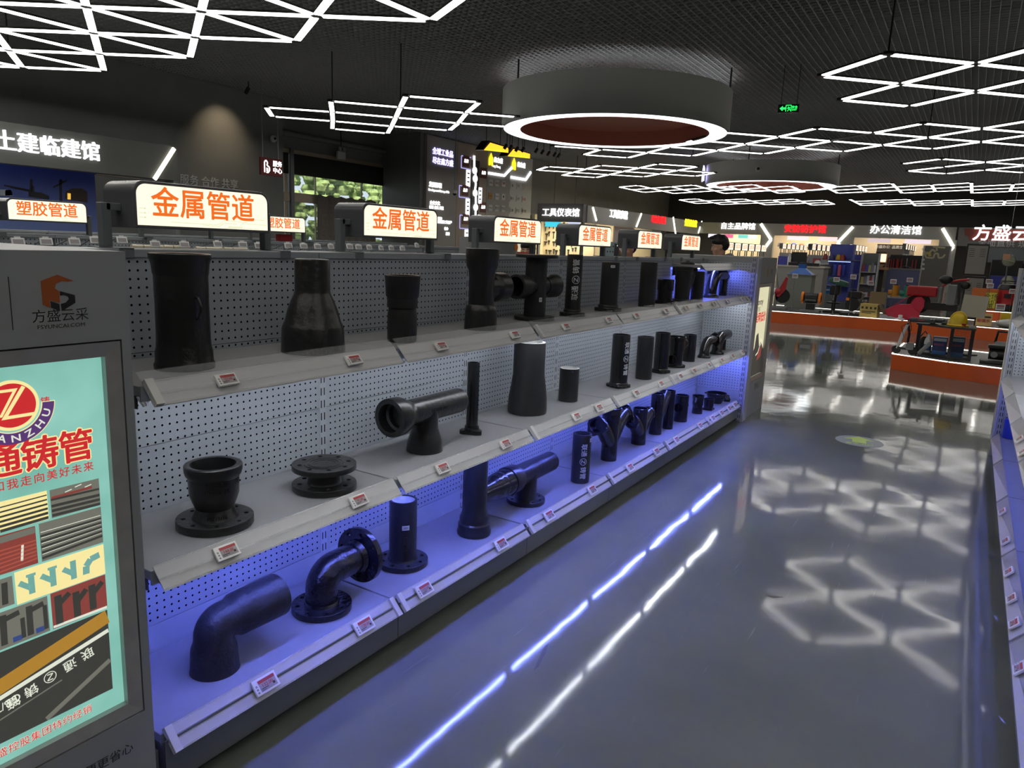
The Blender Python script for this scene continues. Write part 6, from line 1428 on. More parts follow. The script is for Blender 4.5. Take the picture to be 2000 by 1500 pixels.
# back right: vacuum, signs
p = base(1963, 20.75, HT+.007); t = thing('wet_vacuum', 'red and black wet vacuum on the back right platform', 'vacuum cleaner', p); MB().lathe([(.21, 0), (.22, .03), (.22, .15)], n=28).build('tub', BLK, t, smooth=True); MB().lathe([(.20, .15), (.21, .18), (.20, .50), (.17, .53)], n=28).build('canister', RDM, t, smooth=True); MB().lathe([(.21, .50), (.21, .55), (.17, .62), (.06, .64)], n=28).build('motor_head', BLK, t, smooth=True); MB().tube([(-.17, 0, .58), (-.14, 0, .70), (.14, 0, .70), (.17, 0, .58)], .015, 8).build('handle', BLK, t, smooth=True); MB().box((0, -.205, .36), (.13, .01, .10)).build('front_plate', BLK, t); MB().tube([(.2, -.05, .3), (.28, -.05, .7), (.16, -.05, .85), (.22, -.05, .3)], .022, 10).build('hose', GRY, t, smooth=True)
p = base(1919, 20.5, HT+.007); w = M(1894, 1945, 20.5); h = zz(1919, 563, 20.5)-p.z
t = thing('promotion_stand', 'orange promotion board with a yellow hand-lettered poster on it', 'sign', p); MB().box2((-w/2, 0, 0), (w/2, .08, h)).build('board', mat('orange_board', (.62, .16, .03), .5), t, bevel=.005); MB().box2((w*.06, -.012, .06), (w*.46, -.002, h*.82)).build('poster', mat('yellow_poster', (.66, .62, .06), .5), t); text('全场', INK, (w*.26, -.014, h*.62), EX_, EZ_, .14, t); text('特价', INK, (w*.26, -.014, h*.38), EX_, EZ_, .14, t); text('惠', INK, (w*.26, -.014, h*.18), EX_, EZ_, .14, t)
# white board on a pole
p = base(1908, 12.95, HN); p.z = HN+.007; Y = 12.95; w = M(1878, 1926, Y); zc = (zz(1902, 575, Y)+zz(1902, 616, Y))/2; h = zz(1902, 575, Y)-zz(1902, 616, Y)
p.y = 12.55; t = thing('sign_stand', 'blank cream board on a thin dark pole, above the yellow hat', 'sign', p); MB().cyl((0, 0, .02), (0, 0, zc+h*.5-p.z), .009, n=8).build('pole', BLK, t); MB().lathe([(.10, 0), (.10, .015), (.02, .025)], n=20).build('foot', BLK, t, smooth=True); MB().box((-w*.12, -.02, zc-p.z), (w, .012, h), Matrix.Rotation(.06, 3, 'Y')).build('board', mat('cream_board', (.58, .55, .45), .5), t)
# ---------------------------------------------------------------- near platform: cage and what it holds
Yc = 12.05; zt = HN+.44; p = Vector((-.22, Yc, HN+.007)); x0, x1 = at(1790, 640, Y=Yc).x-p.x, at(1899, 660, Y=Yc).x-p.x; xm = at(1859, 660, Y=Yc).x-p.x; hC = zz(1850, 638, Yc)-p.z
t = thing('display_cage', 'black metal display cage with a board top on the near orange platform', 'display stand', p)
for x, y in ((x0+.04, -.02), (xm, -.30), (x1, -.30), (x1, .22), (x0+.04, .22)): MB().box2((x-.02, y-.02, 0), (x+.02, y+.02, hC)).build('post', BLK, t)
MB().prism([(x0, -.05), (xm-.02, -.33), (x1+.03, -.33), (x1+.03, .25), (x0, .25)], (0, 0, hC), EX_, EY_, .025).build('top_board', mat('dark_board_top', (.05, .045, .04), .4), t)
for a, b in (((xm, -.30, .02), (x1, -.30, .02)), ((x1, -.30, .02), (x1, .22, .02)), ((x0+.04, .22, .02), (x1, .22, .02)), ((x0+.04, -.02, .02), (xm, -.30, .02))): MB().beam(a, b, .03, .03).build('rail', BLK, t)
MESHM = mat('black_wire_mesh', (.01, .01, .01), .5)
mb = MB(); n = 14
for i in range(n): x = xm+(x1-xm)*(i+.5)/n; mb.box((x, -.30, hC/2), (.003, .003, hC))
for i in range(18): z = hC*(i+.5)/18; mb.box(((xm+x1)/2, -.30, z), (x1-xm, .003, .003))
mb.build('wire_mesh', MESHM, t)
BOX1, BOX2 = mat('navy_carton', (.008, .028, .12), .4), mat('light_blue_print', (.04, .16, .42), .4)
def carton(px0, px1, py0, Y, lab, dep=.2):
    q = base((px0+px1)/2, Y, HN+.007); w = M(px0, px1, Y); h = zz((px0+px1)/2, py0, Y)-q.z
    t = thing('carton', lab, 'box', q, 'navy cartons in the cage'); MB().box2((-w/2, 0, 0), (w/2, dep, h)).build('body', BOX1, t, bevel=.004); MB().box2((-w/2+.005, -.002, h*.02), (w/2-.005, 0, h*.30)).build('printed_band', BOX2, t); text('BOSCH', RED, (-w*.05, -.003, h*.62), EX_, EZ_, w*.20, t, bold=.02); MB().box2((-w/2+.01, -.002, h*.80), (w/2-.01, 0, h*.95)).build('pale_band', mat('pale_carton_band', (.30, .34, .38), .4), t)
carton(1832, 1861, 660, 11.93, 'navy blue carton with a red maker name, left of two inside the cage'); carton(1864, 1896, 660, 11.83, 'navy blue carton with a red maker name, right of two behind the wire mesh')
q = base(1823, 12.08, HN+.007); h = zz(1823, 653, 12.08)-q.z; t = thing('white_bottle', 'white plastic bottle beside the left navy carton', 'bottle', q); MB().lathe([(.045, 0), (.05, .01), (.05, h*.62), (.04, h*.78), (.02, h*.88), (.022, h)], n=22).build('bottle', WHITE, t, smooth=True); MB().lathe([(.0505, h*.2), (.0505, h*.5)], n=22, cap0=False, cap1=False).build('label_band', BOX2, t, smooth=True)
q = base(1815, 12.2, HN+.007); t = thing('black_backpack', 'black tool bag slumped inside the cage behind the bottle', 'bag', q); MB().sphere((0, 0, .125), .085, (.8, .6, 1.4), 12).build('bag', RUB, t, smooth=True); MB().tube([(-.06, -.08, .24), (0, -.10, .33), (.06, -.08, .24)], .010, 8).build('strap', BLK, t, smooth=True)
q = base(1815, 11.72, HN+.007); t = thing('air_hose_tool', 'grey pneumatic tool leaning in front of the tool bag', 'power tool', q); MB().beam((-.05, 0, .03), (.08, .05, .20), .05, .05).build('body', GRY, t, bevel=.012); MB().beam((-.05, 0, .03), (-.08, -.02, .01), .03, .02).build('tip', CHROME, t)
q = base(1779, 11.75, HN+.007); t = thing('push_scooter', 'folded black and white electric scooter at the left corner of the near platform', 'scooter', q); MB().tube([(-.10, 0, .08), (-.05, 0, .30), (.0, 0, .44)], .022, 12).build('steering_tube', WHITE, t, smooth=True)
for x in (-.11, .10): MB().lathe([(.055, -.015), (.06, 0), (.055, .015)], (x, 0, .062), (0, 1, 0), 20).build('wheel', RUB, t, smooth=True)
MB().beam((-.10, 0, .09), (.13, 0, .08), .09, .03).build('deck', BLK, t, bevel=.008); MB().tube([(.02, 0, .10), (.03, .0, .30), (.0, 0, .44)], .016, 10).build('folded_stem', BLK, t, smooth=True); MB().tube([(.0, -.12, .45), (0, 0, .46), (.0, .12, .45)], .012, 8).build('handlebar', BLK, t, smooth=True); MB().tube([(0, -.05, .45), (-.08, -.05, .40), (-.03, -.05, .25), (.05, -.03, .36), (.02, -.05, .5)], .005, 6).build('cable', BLK, t, smooth=True); MB().box((.06, -.02, .13), (.10, .09, .10)).build('motor', GRY, t, bevel=.015)
ztop = HN+.007+hC+.0255
for i, (px, lab) in enumerate(((1806, 'grey angle grinder lying on the cage top, left one'), (1829, 'grey angle grinder lying on the cage top, right one'))):
    q = base(px, 11.90+.16*i, ztop); t = thing('angle_grinder', lab, 'power tool', q, 'angle grinders on the cage'); MB().cyl((-.16, 0, .045), (.10, 0, .045), .034, .028, n=16).build('body', mat('slate_tool_body', (.05, .065, .075), .4), t, smooth=True); MB().box((.13, 0, .045), (.07, .06, .07)).build('gear_head', CHROME, t, bevel=.012); MB().lathe([(.055, 0), (.055, .006)], (.14, -.0, .004), n=22).build('disc', RUB, t, smooth=True); MB().cyl((.12, -.03, .05), (.12, -.13, .06), .014, n=10).build('side_handle', BLK, t, smooth=True); MB().tube([(-.16, 0, .045), (-.24, .02, .03), (-.27, .08, .012)], .006, 6).build('cable', BLK, t, smooth=True); MB().box((-.02, -.034, .05), (.08, .004, .018)).build('red_stripe', RED, t)
q = base(1876, 12.0, ztop); R = M(1852, 1896, 12)/2; t = thing('yellow_hard_hat', 'yellow hard hat resting on the right of the cage top', 'helmet', q); MB().lathe([(R*1.0, .0), (R*1.04, .012), (R*.86, .03), (R*.84, .08), (R*.62, .15), (R*.25, .185), (.001, .19)], n=28).build('shell', YELM, t, smooth=True); mb = MB()
for s in (-.3, 0, .3): mb.tube([(R*.83*math.cos(a)*.98, s*R, .04+.16*math.sin(a)) for a in [PI*k/10 for k in range(1, 10)]], .008, 6)
mb.build('ridge', YELM, t, smooth=True); MB().box((R*.55, -R*.75, .03), (.05, .03, .03)).build('chin_strap', RDM, t)
q = base(1960, 11.75, HN+.007); t = thing('black_machine', 'black bench machine on the near platform at the right border', 'machine', q); MB().box2((-.17, -.12, 0), (.17, .12, .04)).build('base', BLK, t, bevel=.01); MB().cyl((-.08, 0, .13), (.10, 0, .13), .075, n=22).build('motor', BLK, t, smooth=True); MB().box((.0, 0, .23), (.20, .14, .05)).build('head', BLK, t, bevel=.015); MB().lathe([(.04, -.008), (.04, .008)], (-.02, -.12, .13), (0, 1, 0), 18).build('knob', GRY, t, smooth=True); MB().sphere((.14, -.1, .06), .02, n=8).build('button', WHITE, t, smooth=True)
q = base(1975, 12.5, HN+.007); t = thing('grey_pump', 'light grey pump with a black handle, behind the black bench machine', 'machine', q); MB().cyl((-.12, 0, .14), (.10, 0, .14), .10, n=20).build('body', GRY, t, smooth=True); MB().box((0, 0, .03), (.26, .2, .05)).build('base', GRY, t); MB().tube([(-.12, 0, .22), (-.10, 0, .38), (.10, 0, .38), (.12, 0, .22)], .018, 10).build('handle', BLK, t, smooth=True)
p = at(1999, 650, Y=18.9); t = thing('tinted_glass', 'pale green sheet of glass leaning at the right border', 'glass', Vector((p.x+.35, 18.6, Z1))); MB().prism([(-.62, 0), (.6, 0), (.6, 1.15), (.25, 1.05), (-.2, .75), (-.5, .35)], (0, 0, 0), EX_, EZ_, .02).build('sheet', mat('pale_green_glass', (.35, .44, .33), .15, alpha=.75), t)
# price cards on thin stands
CARDS = [(1553, 539, 18.0, Z1), (1634, 546, 17.95, Z1), (1667, 541, 17.95, Z1), (1701, 553, 18.55, Z1), (1745, 550, 18.9, Z1), (1777, 547, 18.9, Z1), (1932, 550, 18.9, Z1), (1934, 558, 18.5, Z1), (1978, 569, 18.9, Z1), (1954, 600, 17.9, Z1)]
CN = ['in front of the blue hood', 'over the drill press head', 'above the black engine lever', 'above the yellow cardboard box', 'left of two left of the red tiller', 'right of two left of the red tiller', 'upper one left of the wet vacuum', 'lower one left of the wet vacuum', 'right of the wet vacuum', 'in front of the wet vacuum, larger']
for (px, py, Y, z0), cn in zip(CARDS, CN):
    q = at(px, py, Y=Y); t = thing('price_card', 'small grey electronic price card on a stand, %s' % cn, 'price card', Vector((q.x, Y, z0)), 'price cards on stands'); hh = q.z-z0; k = 1.3 if 'larger' in cn else 1.0
    MB().box((0, 0, hh), (.125*k, .015, .10*k)).build('card', WHITE, t, bevel=.004); MB().box((0, -.0085, hh), (.098*k, .003, .068*k)).build('screen', EINK, t); MB().box((0, -.0105, hh+.02*k), (.09*k, .001, .014*k)).build('red_band', RED, t); MB().cyl((0, .0, .0), (0, 0, hh-.05*k), .004, n=6).build('rod', CHROME, t); MB().lathe([(.03, 0), (.03, .01)], n=12).build('foot', BLK, t)
# floor arrow sticker
q = at(1678, 862, Z=0); t = thing('floor_arrow', 'yellow-green arrow sticker on the grey floor of the aisle', 'floor sticker', Vector((q.x, q.y, .0008)), rz=math.radians(8)); YG = mat('yellow_green_print', (.42, .60, .04), .4); MB().prism([(.19*math.cos(2*PI*k/40), .19*math.sin(2*PI*k/40)) for k in range(40)], (0, 0, 0), EX_, EY_, .0006).build('disc', mat('dark_sticker', (.13, .16, .165), .3), t)
MB().prism([(-.055, -.09), (.055, -.09), (.055, .02), (.125, .02), (0, .14), (-.125, .02), (-.055, .02)], (0, .03, .0008), EX_, EY_, .0006).build('arrow', YG, t); text('安全出口', YG, (0, -.11, .0016), EX_, EY_, .055, t, bold=.02)
# ================================================================ between platform and far wall
YC = 22.0
x0, x1 = at(1514, 560, Y=YC).x, at(1605, 560, Y=YC).x; zt = zz(1560, 519, YC)
t = thing('service_counter', 'plain grey service counter with a pale top behind the machines', 'counter', Vector(((x0+x1)/2, YC, 0))); w = x1-x0; MB().box2((-w/2, 0, 0), (w/2, .8, zt-.04)).build('body', mat('grey_counter', (.30, .30, .28), .5), t); MB().box2((-w/2-.03, -.03, zt-.04), (w/2+.03, .84, zt)).build('top', mat('pale_counter_top', (.55, .50, .42), .4), t)
def cbox(nm, px0, px1, py0, Y, z0, m, lab, cat, dep=.3, bevel=.006):
    a, b = at(px0, py0, Y=Y), at(px1, py0, Y=Y); o = MB().box2((-(b.x-a.x)/2, 0, 0), ((b.x-a.x)/2, dep, a.z-z0)).build(nm, m, bevel=bevel); o.location = ((a.x+b.x)/2, Y, z0); tag(o, lab, cat); return o
ZC = zt+.001; IND = mat('indigo_panel', (.06, .07, .40), .4); WPK = mat('white_package', (.55, .55, .56), .5)
t = thing('computer_monitor', 'black computer monitor on the grey service counter', 'monitor', Vector((at(1561, 500, Y=YC+.3).x, YC+.3, ZC))); MB().box((0, 0, .24), (.42, .04, .28)).build('screen', BLK, t, bevel=.006); MB().box((0, .03, .06), (.05, .04, .12)).build('stand', BLK, t); MB().box((0, .02, .006), (.22, .16, .012)).build('foot', BLK, t)
cbox('blue_display', 1520, 1540, 500, YC+.25, ZC, IND, 'small indigo lit display box on the left of the counter', 'box'); cbox('paper_stack', 1569, 1579, 500, YC+.4, ZC, WPK, 'white paper stack right of the black monitor', 'box'); cbox('counter_tray', 1540, 1600, 512, YC+.08, ZC, BLK, 'low black tray along the front of the counter', 'tray', .1); cbox('red_package', 1588, 1600, 504, YC+.45, ZC, flat('dull_red_package', (.35, .06, .06)), 'small red package on the right of the counter', 'box')
q = Vector((at(1542, 505, Y=YC+.2).x, YC+.2, ZC)); t = thing('white_thermos', 'white bottle on the counter between display and monitor', 'bottle', q); MB().lathe([(.05, 0), (.05, .22), (.025, .27), (.025, .33)], n=16).build('body', WHITE, t, smooth=True)
q = Vector((at(1597, 513, Y=YC+.35).x, YC+.35, ZC)); t = thing('desk_ball', 'small white and black round ornament at the right counter end', 'ornament', q); MB().sphere((0, 0, .09), .09, n=10).build('ball', WHITE, t, smooth=True)
# blue-lit display bay with bags
BLUEP = mat('blue_display_panel', (.10, .13, .55), .45); Yb = 25.0
a, b = at(1608, 570, Y=Yb).x, at(1657, 570, Y=Yb).x; zt = zz(1630, 508, Yb)
t = thing('blue_display_bay', 'blue-lit display bay with hanging goods, right of the service counter', 'shelf unit', Vector(((a+b)/2, Yb, 0))); w = b-a; MB().box2((-w/2, .4, 0), (w/2, .43, zt+.5)).build('back_panel', BLUEP, t); MB().box2((w/2-.03, 0, 0), (w/2, .4, zt+.5)).build('side_panel', BLUEP, t); MB().box2((-w/2, 0, zt-.03), (w/2, .4, zt)).build('shelf', SHELFM, t); MB().box2((-w/2+.03, .02, zt-.05), (w/2-.05, .05, zt-.032)).build('led_strip', emat('soft_blue_strip_light', (.3, .4, 1), 2.0), t); MB().box2((-w/2, 0, 0), (w/2, .4, .18)).build('base', STEEL_D, t); MB().box2((-w/2, 0, .65), (w/2, .4, .68)).build('shelf', SHELFM, t)
x = -w*.35
for i, (col, lab) in enumerate((((.03, .03, .035), 'black'), ((.05, .08, .35), 'blue'), ((.55, .10, .14), 'red and white'), ((.03, .05, .3), 'dark blue'))):
    q = Vector(((a+b)/2-w*.36+i*w*.18, Yb+.2, zt)); o = thing('hanging_bag', '%s bag hanging in the blue display bay, %s from the left' % (lab, NTH[i]), 'bag', q, 'goods hanging in the blue bay'); MB().box((0, 0, -.32), (.10, .10, .36)).build('bag', flat('bag_%d' % i, col), o, bevel=.03); MB().tube([(-.04, 0, -.14), (0, 0, -.04), (.04, 0, -.14)], .008, 6).build('strap', BLK, o)
for i, (px, col, lab) in enumerate(((1612, (.35, .05, .06), 'red'), (1625, (.05, .06, .25), 'blue'), (1638, (.75, .45, .03), 'yellow'), (1647, (.4, .05, .05), 'dark red'))):
    q = Vector((at(px, 500, Y=Yb+.2).x, Yb+.2, zt+.001)); o = thing('helmet_box', '%s boxed helmet on top of the blue display bay' % lab, 'helmet', q, 'helmets on the blue bay'); MB().lathe([(.078, 0), (.078, .08), (.055, .16), (.001, .19)], n=18).build('shell', flat('bay_helmet_%d' % i, col, .35), o, smooth=True); MB().box((0, -.09, .02), (.12, .08, .02)).build('peak', MATS['bay_helmet_%d' % i], o)
BLUC = flat('bright_blue_crate', (.01, .16, .50), .4)
for i in range(4):
    q = Vector((at(1606+i*6.2, 560, Y=23.9).x, 23.9, 0)); o = thing('blue_crate', 'bright blue crate in a row below the blue display bay, %s from the left' % NTH[i], 'crate', q+Vector((0, 0, .45)), 'row of blue crates'); MB().box2((-.046, 0, 0), (.046, .25, .16)).build('crate', BLUC, o, bevel=.01); MB().box2((-.05, -.004, .10), (.05, 0, .13)).build('label', WHITE, o)
a, b = at(1602, 560, Y=23.9).x, at(1632, 560, Y=23.9).x
o = MB().box2((0, -.02, 0), (b-a+.04, .3, .448)).build('crate_stand', STEEL, None); o.location = (a, 23.9, 0); tag(o, 'low grey stand under the row of blue crates', 'stand')
# second blue bay, white book rack
a, b = at(1661, 560, Y=27.0).x, at(1674, 560, Y=27.0).x; t = thing('blue_display_bay', 'narrow indigo display column between the blue bay and the white book rack', 'shelf unit', Vector(((a+b)/2, 27.0, 0))); w = b-a; h = zz(1668, 497, 27)
MB().box2((-w/2, .1, 0), (w/2, .4, h)).build('back_panel', IND, t)
for z in (.5, 1.0, 1.45): MB().box2((-w/2, 0, z), (w/2, .1, z+.03)).build('shelf', SHELFM, t)
a, b = at(1676, 560, Y=26).x, at(1709, 560, Y=26).x; h = zz(1690, 494, 26); zb = zz(1690, 580, 26)
t = thing('book_rack', 'white open rack with rows of packages, tilted toward the aisle', 'rack', Vector(((a+b)/2, 26, 0))); w = b-a
for x in (-w/2, w/2): MB().box2((x-.02, 0, 0), (x+.02, .3, h)).build('side_frame', WPK, t)
MB().box2((-w/2, .3, 0), (w/2, .32, h)).build('back_panel', GRY, t); RK = [zb+.02, zb+.42, zb+.80]
for z in RK: MB().box2((-w/2, 0, z-.025), (w/2, .3, z)).build('shelf', WPK, t)
rc = random.Random(5); cols = [(.6, .6, .62), (.45, .06, .05), (.5, .5, .55), (.45, .07, .06), (.12, .12, .5), (.62, .55, .2), (.3, .3, .33)]
pk = 0
for zi, z in enumerate(RK):
    xx = -w/2+.04; pi = 0
    while xx < w/2-.09:
        ww = rc.uniform(.06, .09); hh = rc.uniform(.20, .30) if zi else rc.uniform(.05, .14)
        o = MB().box2((-ww/2, 0, 0), (ww/2, .2, hh)).build('package', flat('package_%d' % (pk % 7), cols[pk % 7]), None, bevel=.003); o.location = ((a+b)/2+xx+ww/2, 26.04, z+.001)
        tag(o, 'small package on the %s shelf of the white book rack, %s from the left' % (['lowest', 'middle', 'top'][zi], NTH[pi]), 'package', 'packages on the %s shelf of the white rack' % ['lowest', 'middle', 'top'][zi]); pk += 1; pi += 1; xx += ww+.008
# dark stool display
a, b = at(1728, 560, Y=27.5).x, at(1795, 560, Y=27.5).x; w = b-a; zl = zz(1760, 524, 27.5); h = zz(1760, 498, 27.5)
t = thing('stool_display', 'blue-grey display block with a dark shelf of red-legged stools', 'display stand', Vector(((a+b)/2, 27.5, 0))); MB().box2((-w/2, .5, 0), (w/2, .55, h)).build('back_panel', mat('black_display_back', (.02, .018, .018), .5), t); MB().box2((-w/2, 0, 0), (w/2, .5, zl-.05)).build('block', mat('slate_blue_block', (.12, .14, .27), .45), t); MB().box2((-w/2, -.02, zl-.05), (w/2, .5, zl)).build('shelf', GRY, t)
for i, px in enumerate((1737, 1748, 1757, 1785)):
    q = Vector((at(px, 515, Y=27.65).x, 27.65, zl+.001)); o = thing('red_stool', 'small red-legged stool on the dark display shelf, %s from the left' % NTH[i], 'stool', q, 'red-legged stools'); 
    for sx in (-.05, .05):
        for sy in (0, .14): MB().box2((sx-.012, sy-.012, 0), (sx+.012, sy+.012, .30)).build('leg', RDM, o)
    MB().box2((-.07, -.03, .30), (.07, .17, .33)).build('seat', BLK, o)
q = Vector((at(1771, 515, Y=27.65).x, 27.65, zl+.001)); o = thing('chair_base', 'chrome five-star chair base among the red stools', 'chair base', q); mb = MB(); [mb.beam((0, 0, .08), (.22*math.cos(k*2*PI/5+.3), .22*math.sin(k*2*PI/5+.3)*.6+.02, .03), .03, .02) for k in range(5)]; mb.build('star_base', CHROME, o); MB().cyl((0, 0, .08), (0, 0, .34), .02, n=10).build('column', CHROME, o, smooth=True)
# wood shelf with bowl and lantern
q = at(1716, 522, Y=27); o = MB().box2((-.30, 0, -.08), (.30, .3, 0)).build('wood_shelf', WOOD, None, bevel=.005); o.location = q; tag(o, 'light wooden wall shelf under a pale bowl', 'shelf')
t = thing('bowl', 'pale wooden bowl on the light wooden shelf', 'bowl', q+Vector((.02, .15, .001))); MB().lathe([(.07, 0), (.145, .10), (.135, .10), (.07, .03), (.001, .03)], n=22).build('bowl', mat('pale_bowl', (.6, .48, .34), .5), t, smooth=True)
q = at(1725, 504, Y=27); t = thing('wall_lantern', 'cream lit wall lantern above the wooden shelf', 'lamp', q); MB().box((0, 0.04, 0), (.16, .10, .26)).build('shade', emat('lantern_light', (1, .85, .62), .9), t, bevel=.02); MB().box((0, .1, 0), (.20, .02, .30)).build('frame', WOOD, t)
o = MB().box2((at(1709, 510, Y=27.35).x, 27.32, 0), (at(1729, 510, Y=27.35).x, 27.38, zz(1718, 492, 27.35))).build('wallboard', mat('dark_brown_panel', (.05, .038, .028), .5)); tag(o, 'dark brown panel behind the wooden shelf and lantern', 'panel')
# pumps on a bench
Yp = 22.0; q = Vector((at(1755, 585, Y=Yp).x, Yp, 0)); hb = zz(1755, 580, Yp); t = thing('pump_bench', 'grey steel bench carrying small pumps, behind the red tiller', 'bench', q); MB().box2((-.55, 0, hb-.04), (.6, .4, hb)).build('top', STEEL, t)
for x in (-.5, .55): 
    for y in (.03, .37): MB().box2((x-.02, y-.02, 0), (x+.02, y+.02, hb-.04)).build('leg', STEEL_D, t)
for px, col, lab in ((1748, (.50, .22, .02), 'ochre yellow'), (1771, (.02, .20, .13), 'teal green')):
    q2 = Vector((at(px, 575, Y=Yp+.15).x, Yp+.15, hb+.001)); o = thing('water_pump', '%s water pump on the grey bench behind the tiller' % lab, 'pump', q2); m = flat('pump_'+lab.split()[0], col, .4); MB().box2((-.12, -.08, 0), (.12, .08, .03)).build('base', m, o); MB().cyl((0, 0, .03), (0, 0, .30), .085, n=18).build('motor', m, o, smooth=True); MB().cyl((-.17, 0, .10), (.0, 0, .10), .07, n=18).build('volute', m, o, smooth=True); MB().cyl((0, 0, .30), (0, 0, .33), .06, n=14).build('cap', BLK, o, smooth=True)
q = at(1720, 578, Y=21.2); t = thing('orange_winch', 'orange-red winch on a grey frame, left of the pump bench', 'machine', Vector((q.x, 21.2, 0))); MB().cyl((-.10, 0, q.z), (.12, 0, q.z), .09, n=18).build('drum', mat('vermilion_paint', (.62, .08, .02), .4), t, smooth=True); MB().box2((-.14, -.04, 0), (-.10, .04, q.z+.05)).build('frame', STEEL_D, t); MB().box2((.12, -.04, 0), (.16, .04, q.z+.05)).build('frame', STEEL_D, t)
# floor-plan board, locker, fans
a, b = at(1797, 540, Y=26).x, at(1849, 540, Y=26).x; w = b-a; h = zz(1823, 480, 26)
t = thing('floor_plan_board', 'grey glass floor-plan board with pale winding routes and a yellow patch', 'board', Vector(((a+b)/2, 26, 0))); MB().box2((-w/2, 0, 0), (w/2, .03, h)).build('panel', mat('taupe_glass', (.15, .145, .13), .15), t); 
for x in (-w/2, w/2): MB().box2((x-.02, -.02, 0), (x+.02, .04, h)).build('post', CHROME, t)
def bp(px, py): q = at(px, py, Y=26); return (q.x-(a+b)/2, q.z)
mb = MB()
for seg in (((1802, 485), (1806, 492), (1812, 496), (1822, 487), (1827, 492)), ((1806, 495), (1809, 503), (1823, 504), (1826, 495), (1832, 495), (1833, 504), (1841, 503), (1846, 497)), ((1822, 482), (1846, 484)), ((1829, 482), (1830, 490))):
    for u, v in zip(seg, seg[1:]): u, v = bp(*u), bp(*v); mb.beam((u[0], -.006, u[1]), (v[0], -.006, v[1]), .05, .006, up=(0, 1, 0))
mb.build('route', mat('pale_route', (.45, .40, .25), .5), t); MB().prism([bp(*q) for q in ((1810, 491), (1814, 501), (1819, 500), (1818, 493))][::-1], (0, -.004, 0), EX_, EZ_, .006).build('yellow_patch', mat('mustard_patch', (.5, .38, .08), .5), t)
mb = MB()
for py in (507, 516, 525): u = bp(1803, py); mb.box((u[0], -.006, u[1]), (.08, .004, .06))
mb.build('plan_notes', WPK, t)
YL = 24.0
for (x0, y0, x1, y1, lab, z0) in ((1880, 477, 1934, 537, 'upper', None), (1876, 541, 1925, 601, 'lower', 0)):
    u, v = at(x0, y1, Y=YL), at(x1, y0, Y=YL); z0 = u.z if z0 is None else 0
    t = thing('steel_locker', 'tall grey vented steel locker with a dark frame' if lab == 'upper' else 'grey vented steel locker standing below the tall dark-framed one', 'locker', Vector(((u.x+v.x)/2, YL, z0))); w = v.x-u.x; h = v.z-z0
    MB().box2((-w/2, .02, 0), (w/2, .5, h)).build('body', BLK, t); MB().box2((-w/2+.04, 0, .04), (w/2-.03, .02, h-.05)).build('door', mat('putty_locker_paint', (.27, .26, .235), .45), t, bevel=.004); mb = MB()
    for sx in (-1, 1):
        for k in range(5): mb.box((sx*w*.24, -.001, h*.84-k*.05), (w*.24, .004, .012))
    mb.build('vent_slots', INK, t)
fq = MATS['putty_locker_paint']
for i, (px, py) in enumerate(((1970, 509), (1970, 551))):
    q = at(px, py, Y=23.0); R = M(1970, 1983, 23.0)
    t = thing('stand_fan', ['round dark-rimmed fan at right, upper one', 'round dark-rimmed fan at right, lower one behind the vacuum'][i], 'fan', Vector((q.x, 23.0+i*.5, 0)), 'stand fans'); MB().lathe([(R*1.02, -.06), (R*1.1, 0), (R*1.02, .06)], (0, 0, q.z), (0, 1, .0), 36, cap0=False, cap1=False).build('rim', BLK, t, smooth=True); MB().lathe([(R*1.0, -.05), (.06, -.08), (.001, -.09)], (0, 0, q.z), (0, 1, 0), 30, cap0=False).build('guard', mat('pale_green_grille', (.36, .38, .28), .5), t, smooth=True); MB().cyl((0, .02, .03), (0, .02, q.z-R), .02, n=10).build('pole', CHROME, t); MB().lathe([(.2, 0), (.2, .03), (.03, .05)], (0, .02, 0), n=22).build('foot', BLK, t, smooth=True); MB().beam((-R*.9, -.10, q.z+R*.2), (R*.9, -.10, q.z-R*.2), .05, .012).build('ribbon', mat('cream_ribbon', (.75, .72, .55), .5), t)
o = cbox('blue_wall_panel', 1935, 2000, 538, 25.5, 0, IND, 'indigo wall panel behind the fans at right', 'panel', .1); o = cbox('dark_cabinet', 1938, 2000, 507, 26.2, 0, BLK, 'dark cabinet above the indigo panel at right', 'cabinet', .4)
q = at(1966, 501, Y=22.9); t = thing('orange_tag', 'small orange-white card hanging above the upper fan', 'card', q); MB().box((0, 0, 0), (.16, .01, .13)).build('card', mat('orange_white_card', (.7, .38, .22), .5), t); MB().cyl((0, 0, .065), (0, 0, CEIL-q.z), .004, n=6).build('thread', CHROME, t)
# ================================================================ people
HAIR = mat('black_hair', (.008, .007, .007), .5, bump=.5, bscale=60); SKIN = mat('warm_skin', (.50, .29, .20), .5); HOOD = mat('heather_grey_hoodie', (.27, .28, .30), .85, noise=.08, nscale=30); NAVY = mat('dark_trousers', (.02, .022, .03), .8); CRIM = mat('crimson_jacket', (.38, .02, .05), .7); BLKJ = mat('black_jacket', (.015, .015, .018), .7)
def fuse(mb, name, m, parent, vox, sub=0):
    o = mb.build(name, m, parent); r = o.modifiers.new('fuse', 'REMESH'); r.mode = 'VOXEL'; r.voxel_size = vox; s = o.modifiers.new('smooth', 'SMOOTH'); s.iterations = 4; s.factor = .5
    pr = o.parent; o.parent = None
    me = bpy.data.meshes.new_from_object(o.evaluated_get(bpy.context.evaluated_depsgraph_get())); o.modifiers.clear(); o.data = me; o.parent = pr
    if not me.materials: me.materials.append(m)
    for p in me.polygons: p.use_smooth = True
    return o
def loft(mb, secs, n=24):
    mb.rings([[Vector((c[0]+rx*math.cos(2*PI*k/n), c[1]+ry*math.sin(2*PI*k/n), c[2])) for k in range(n)] for c, rx, ry in secs]); return mb
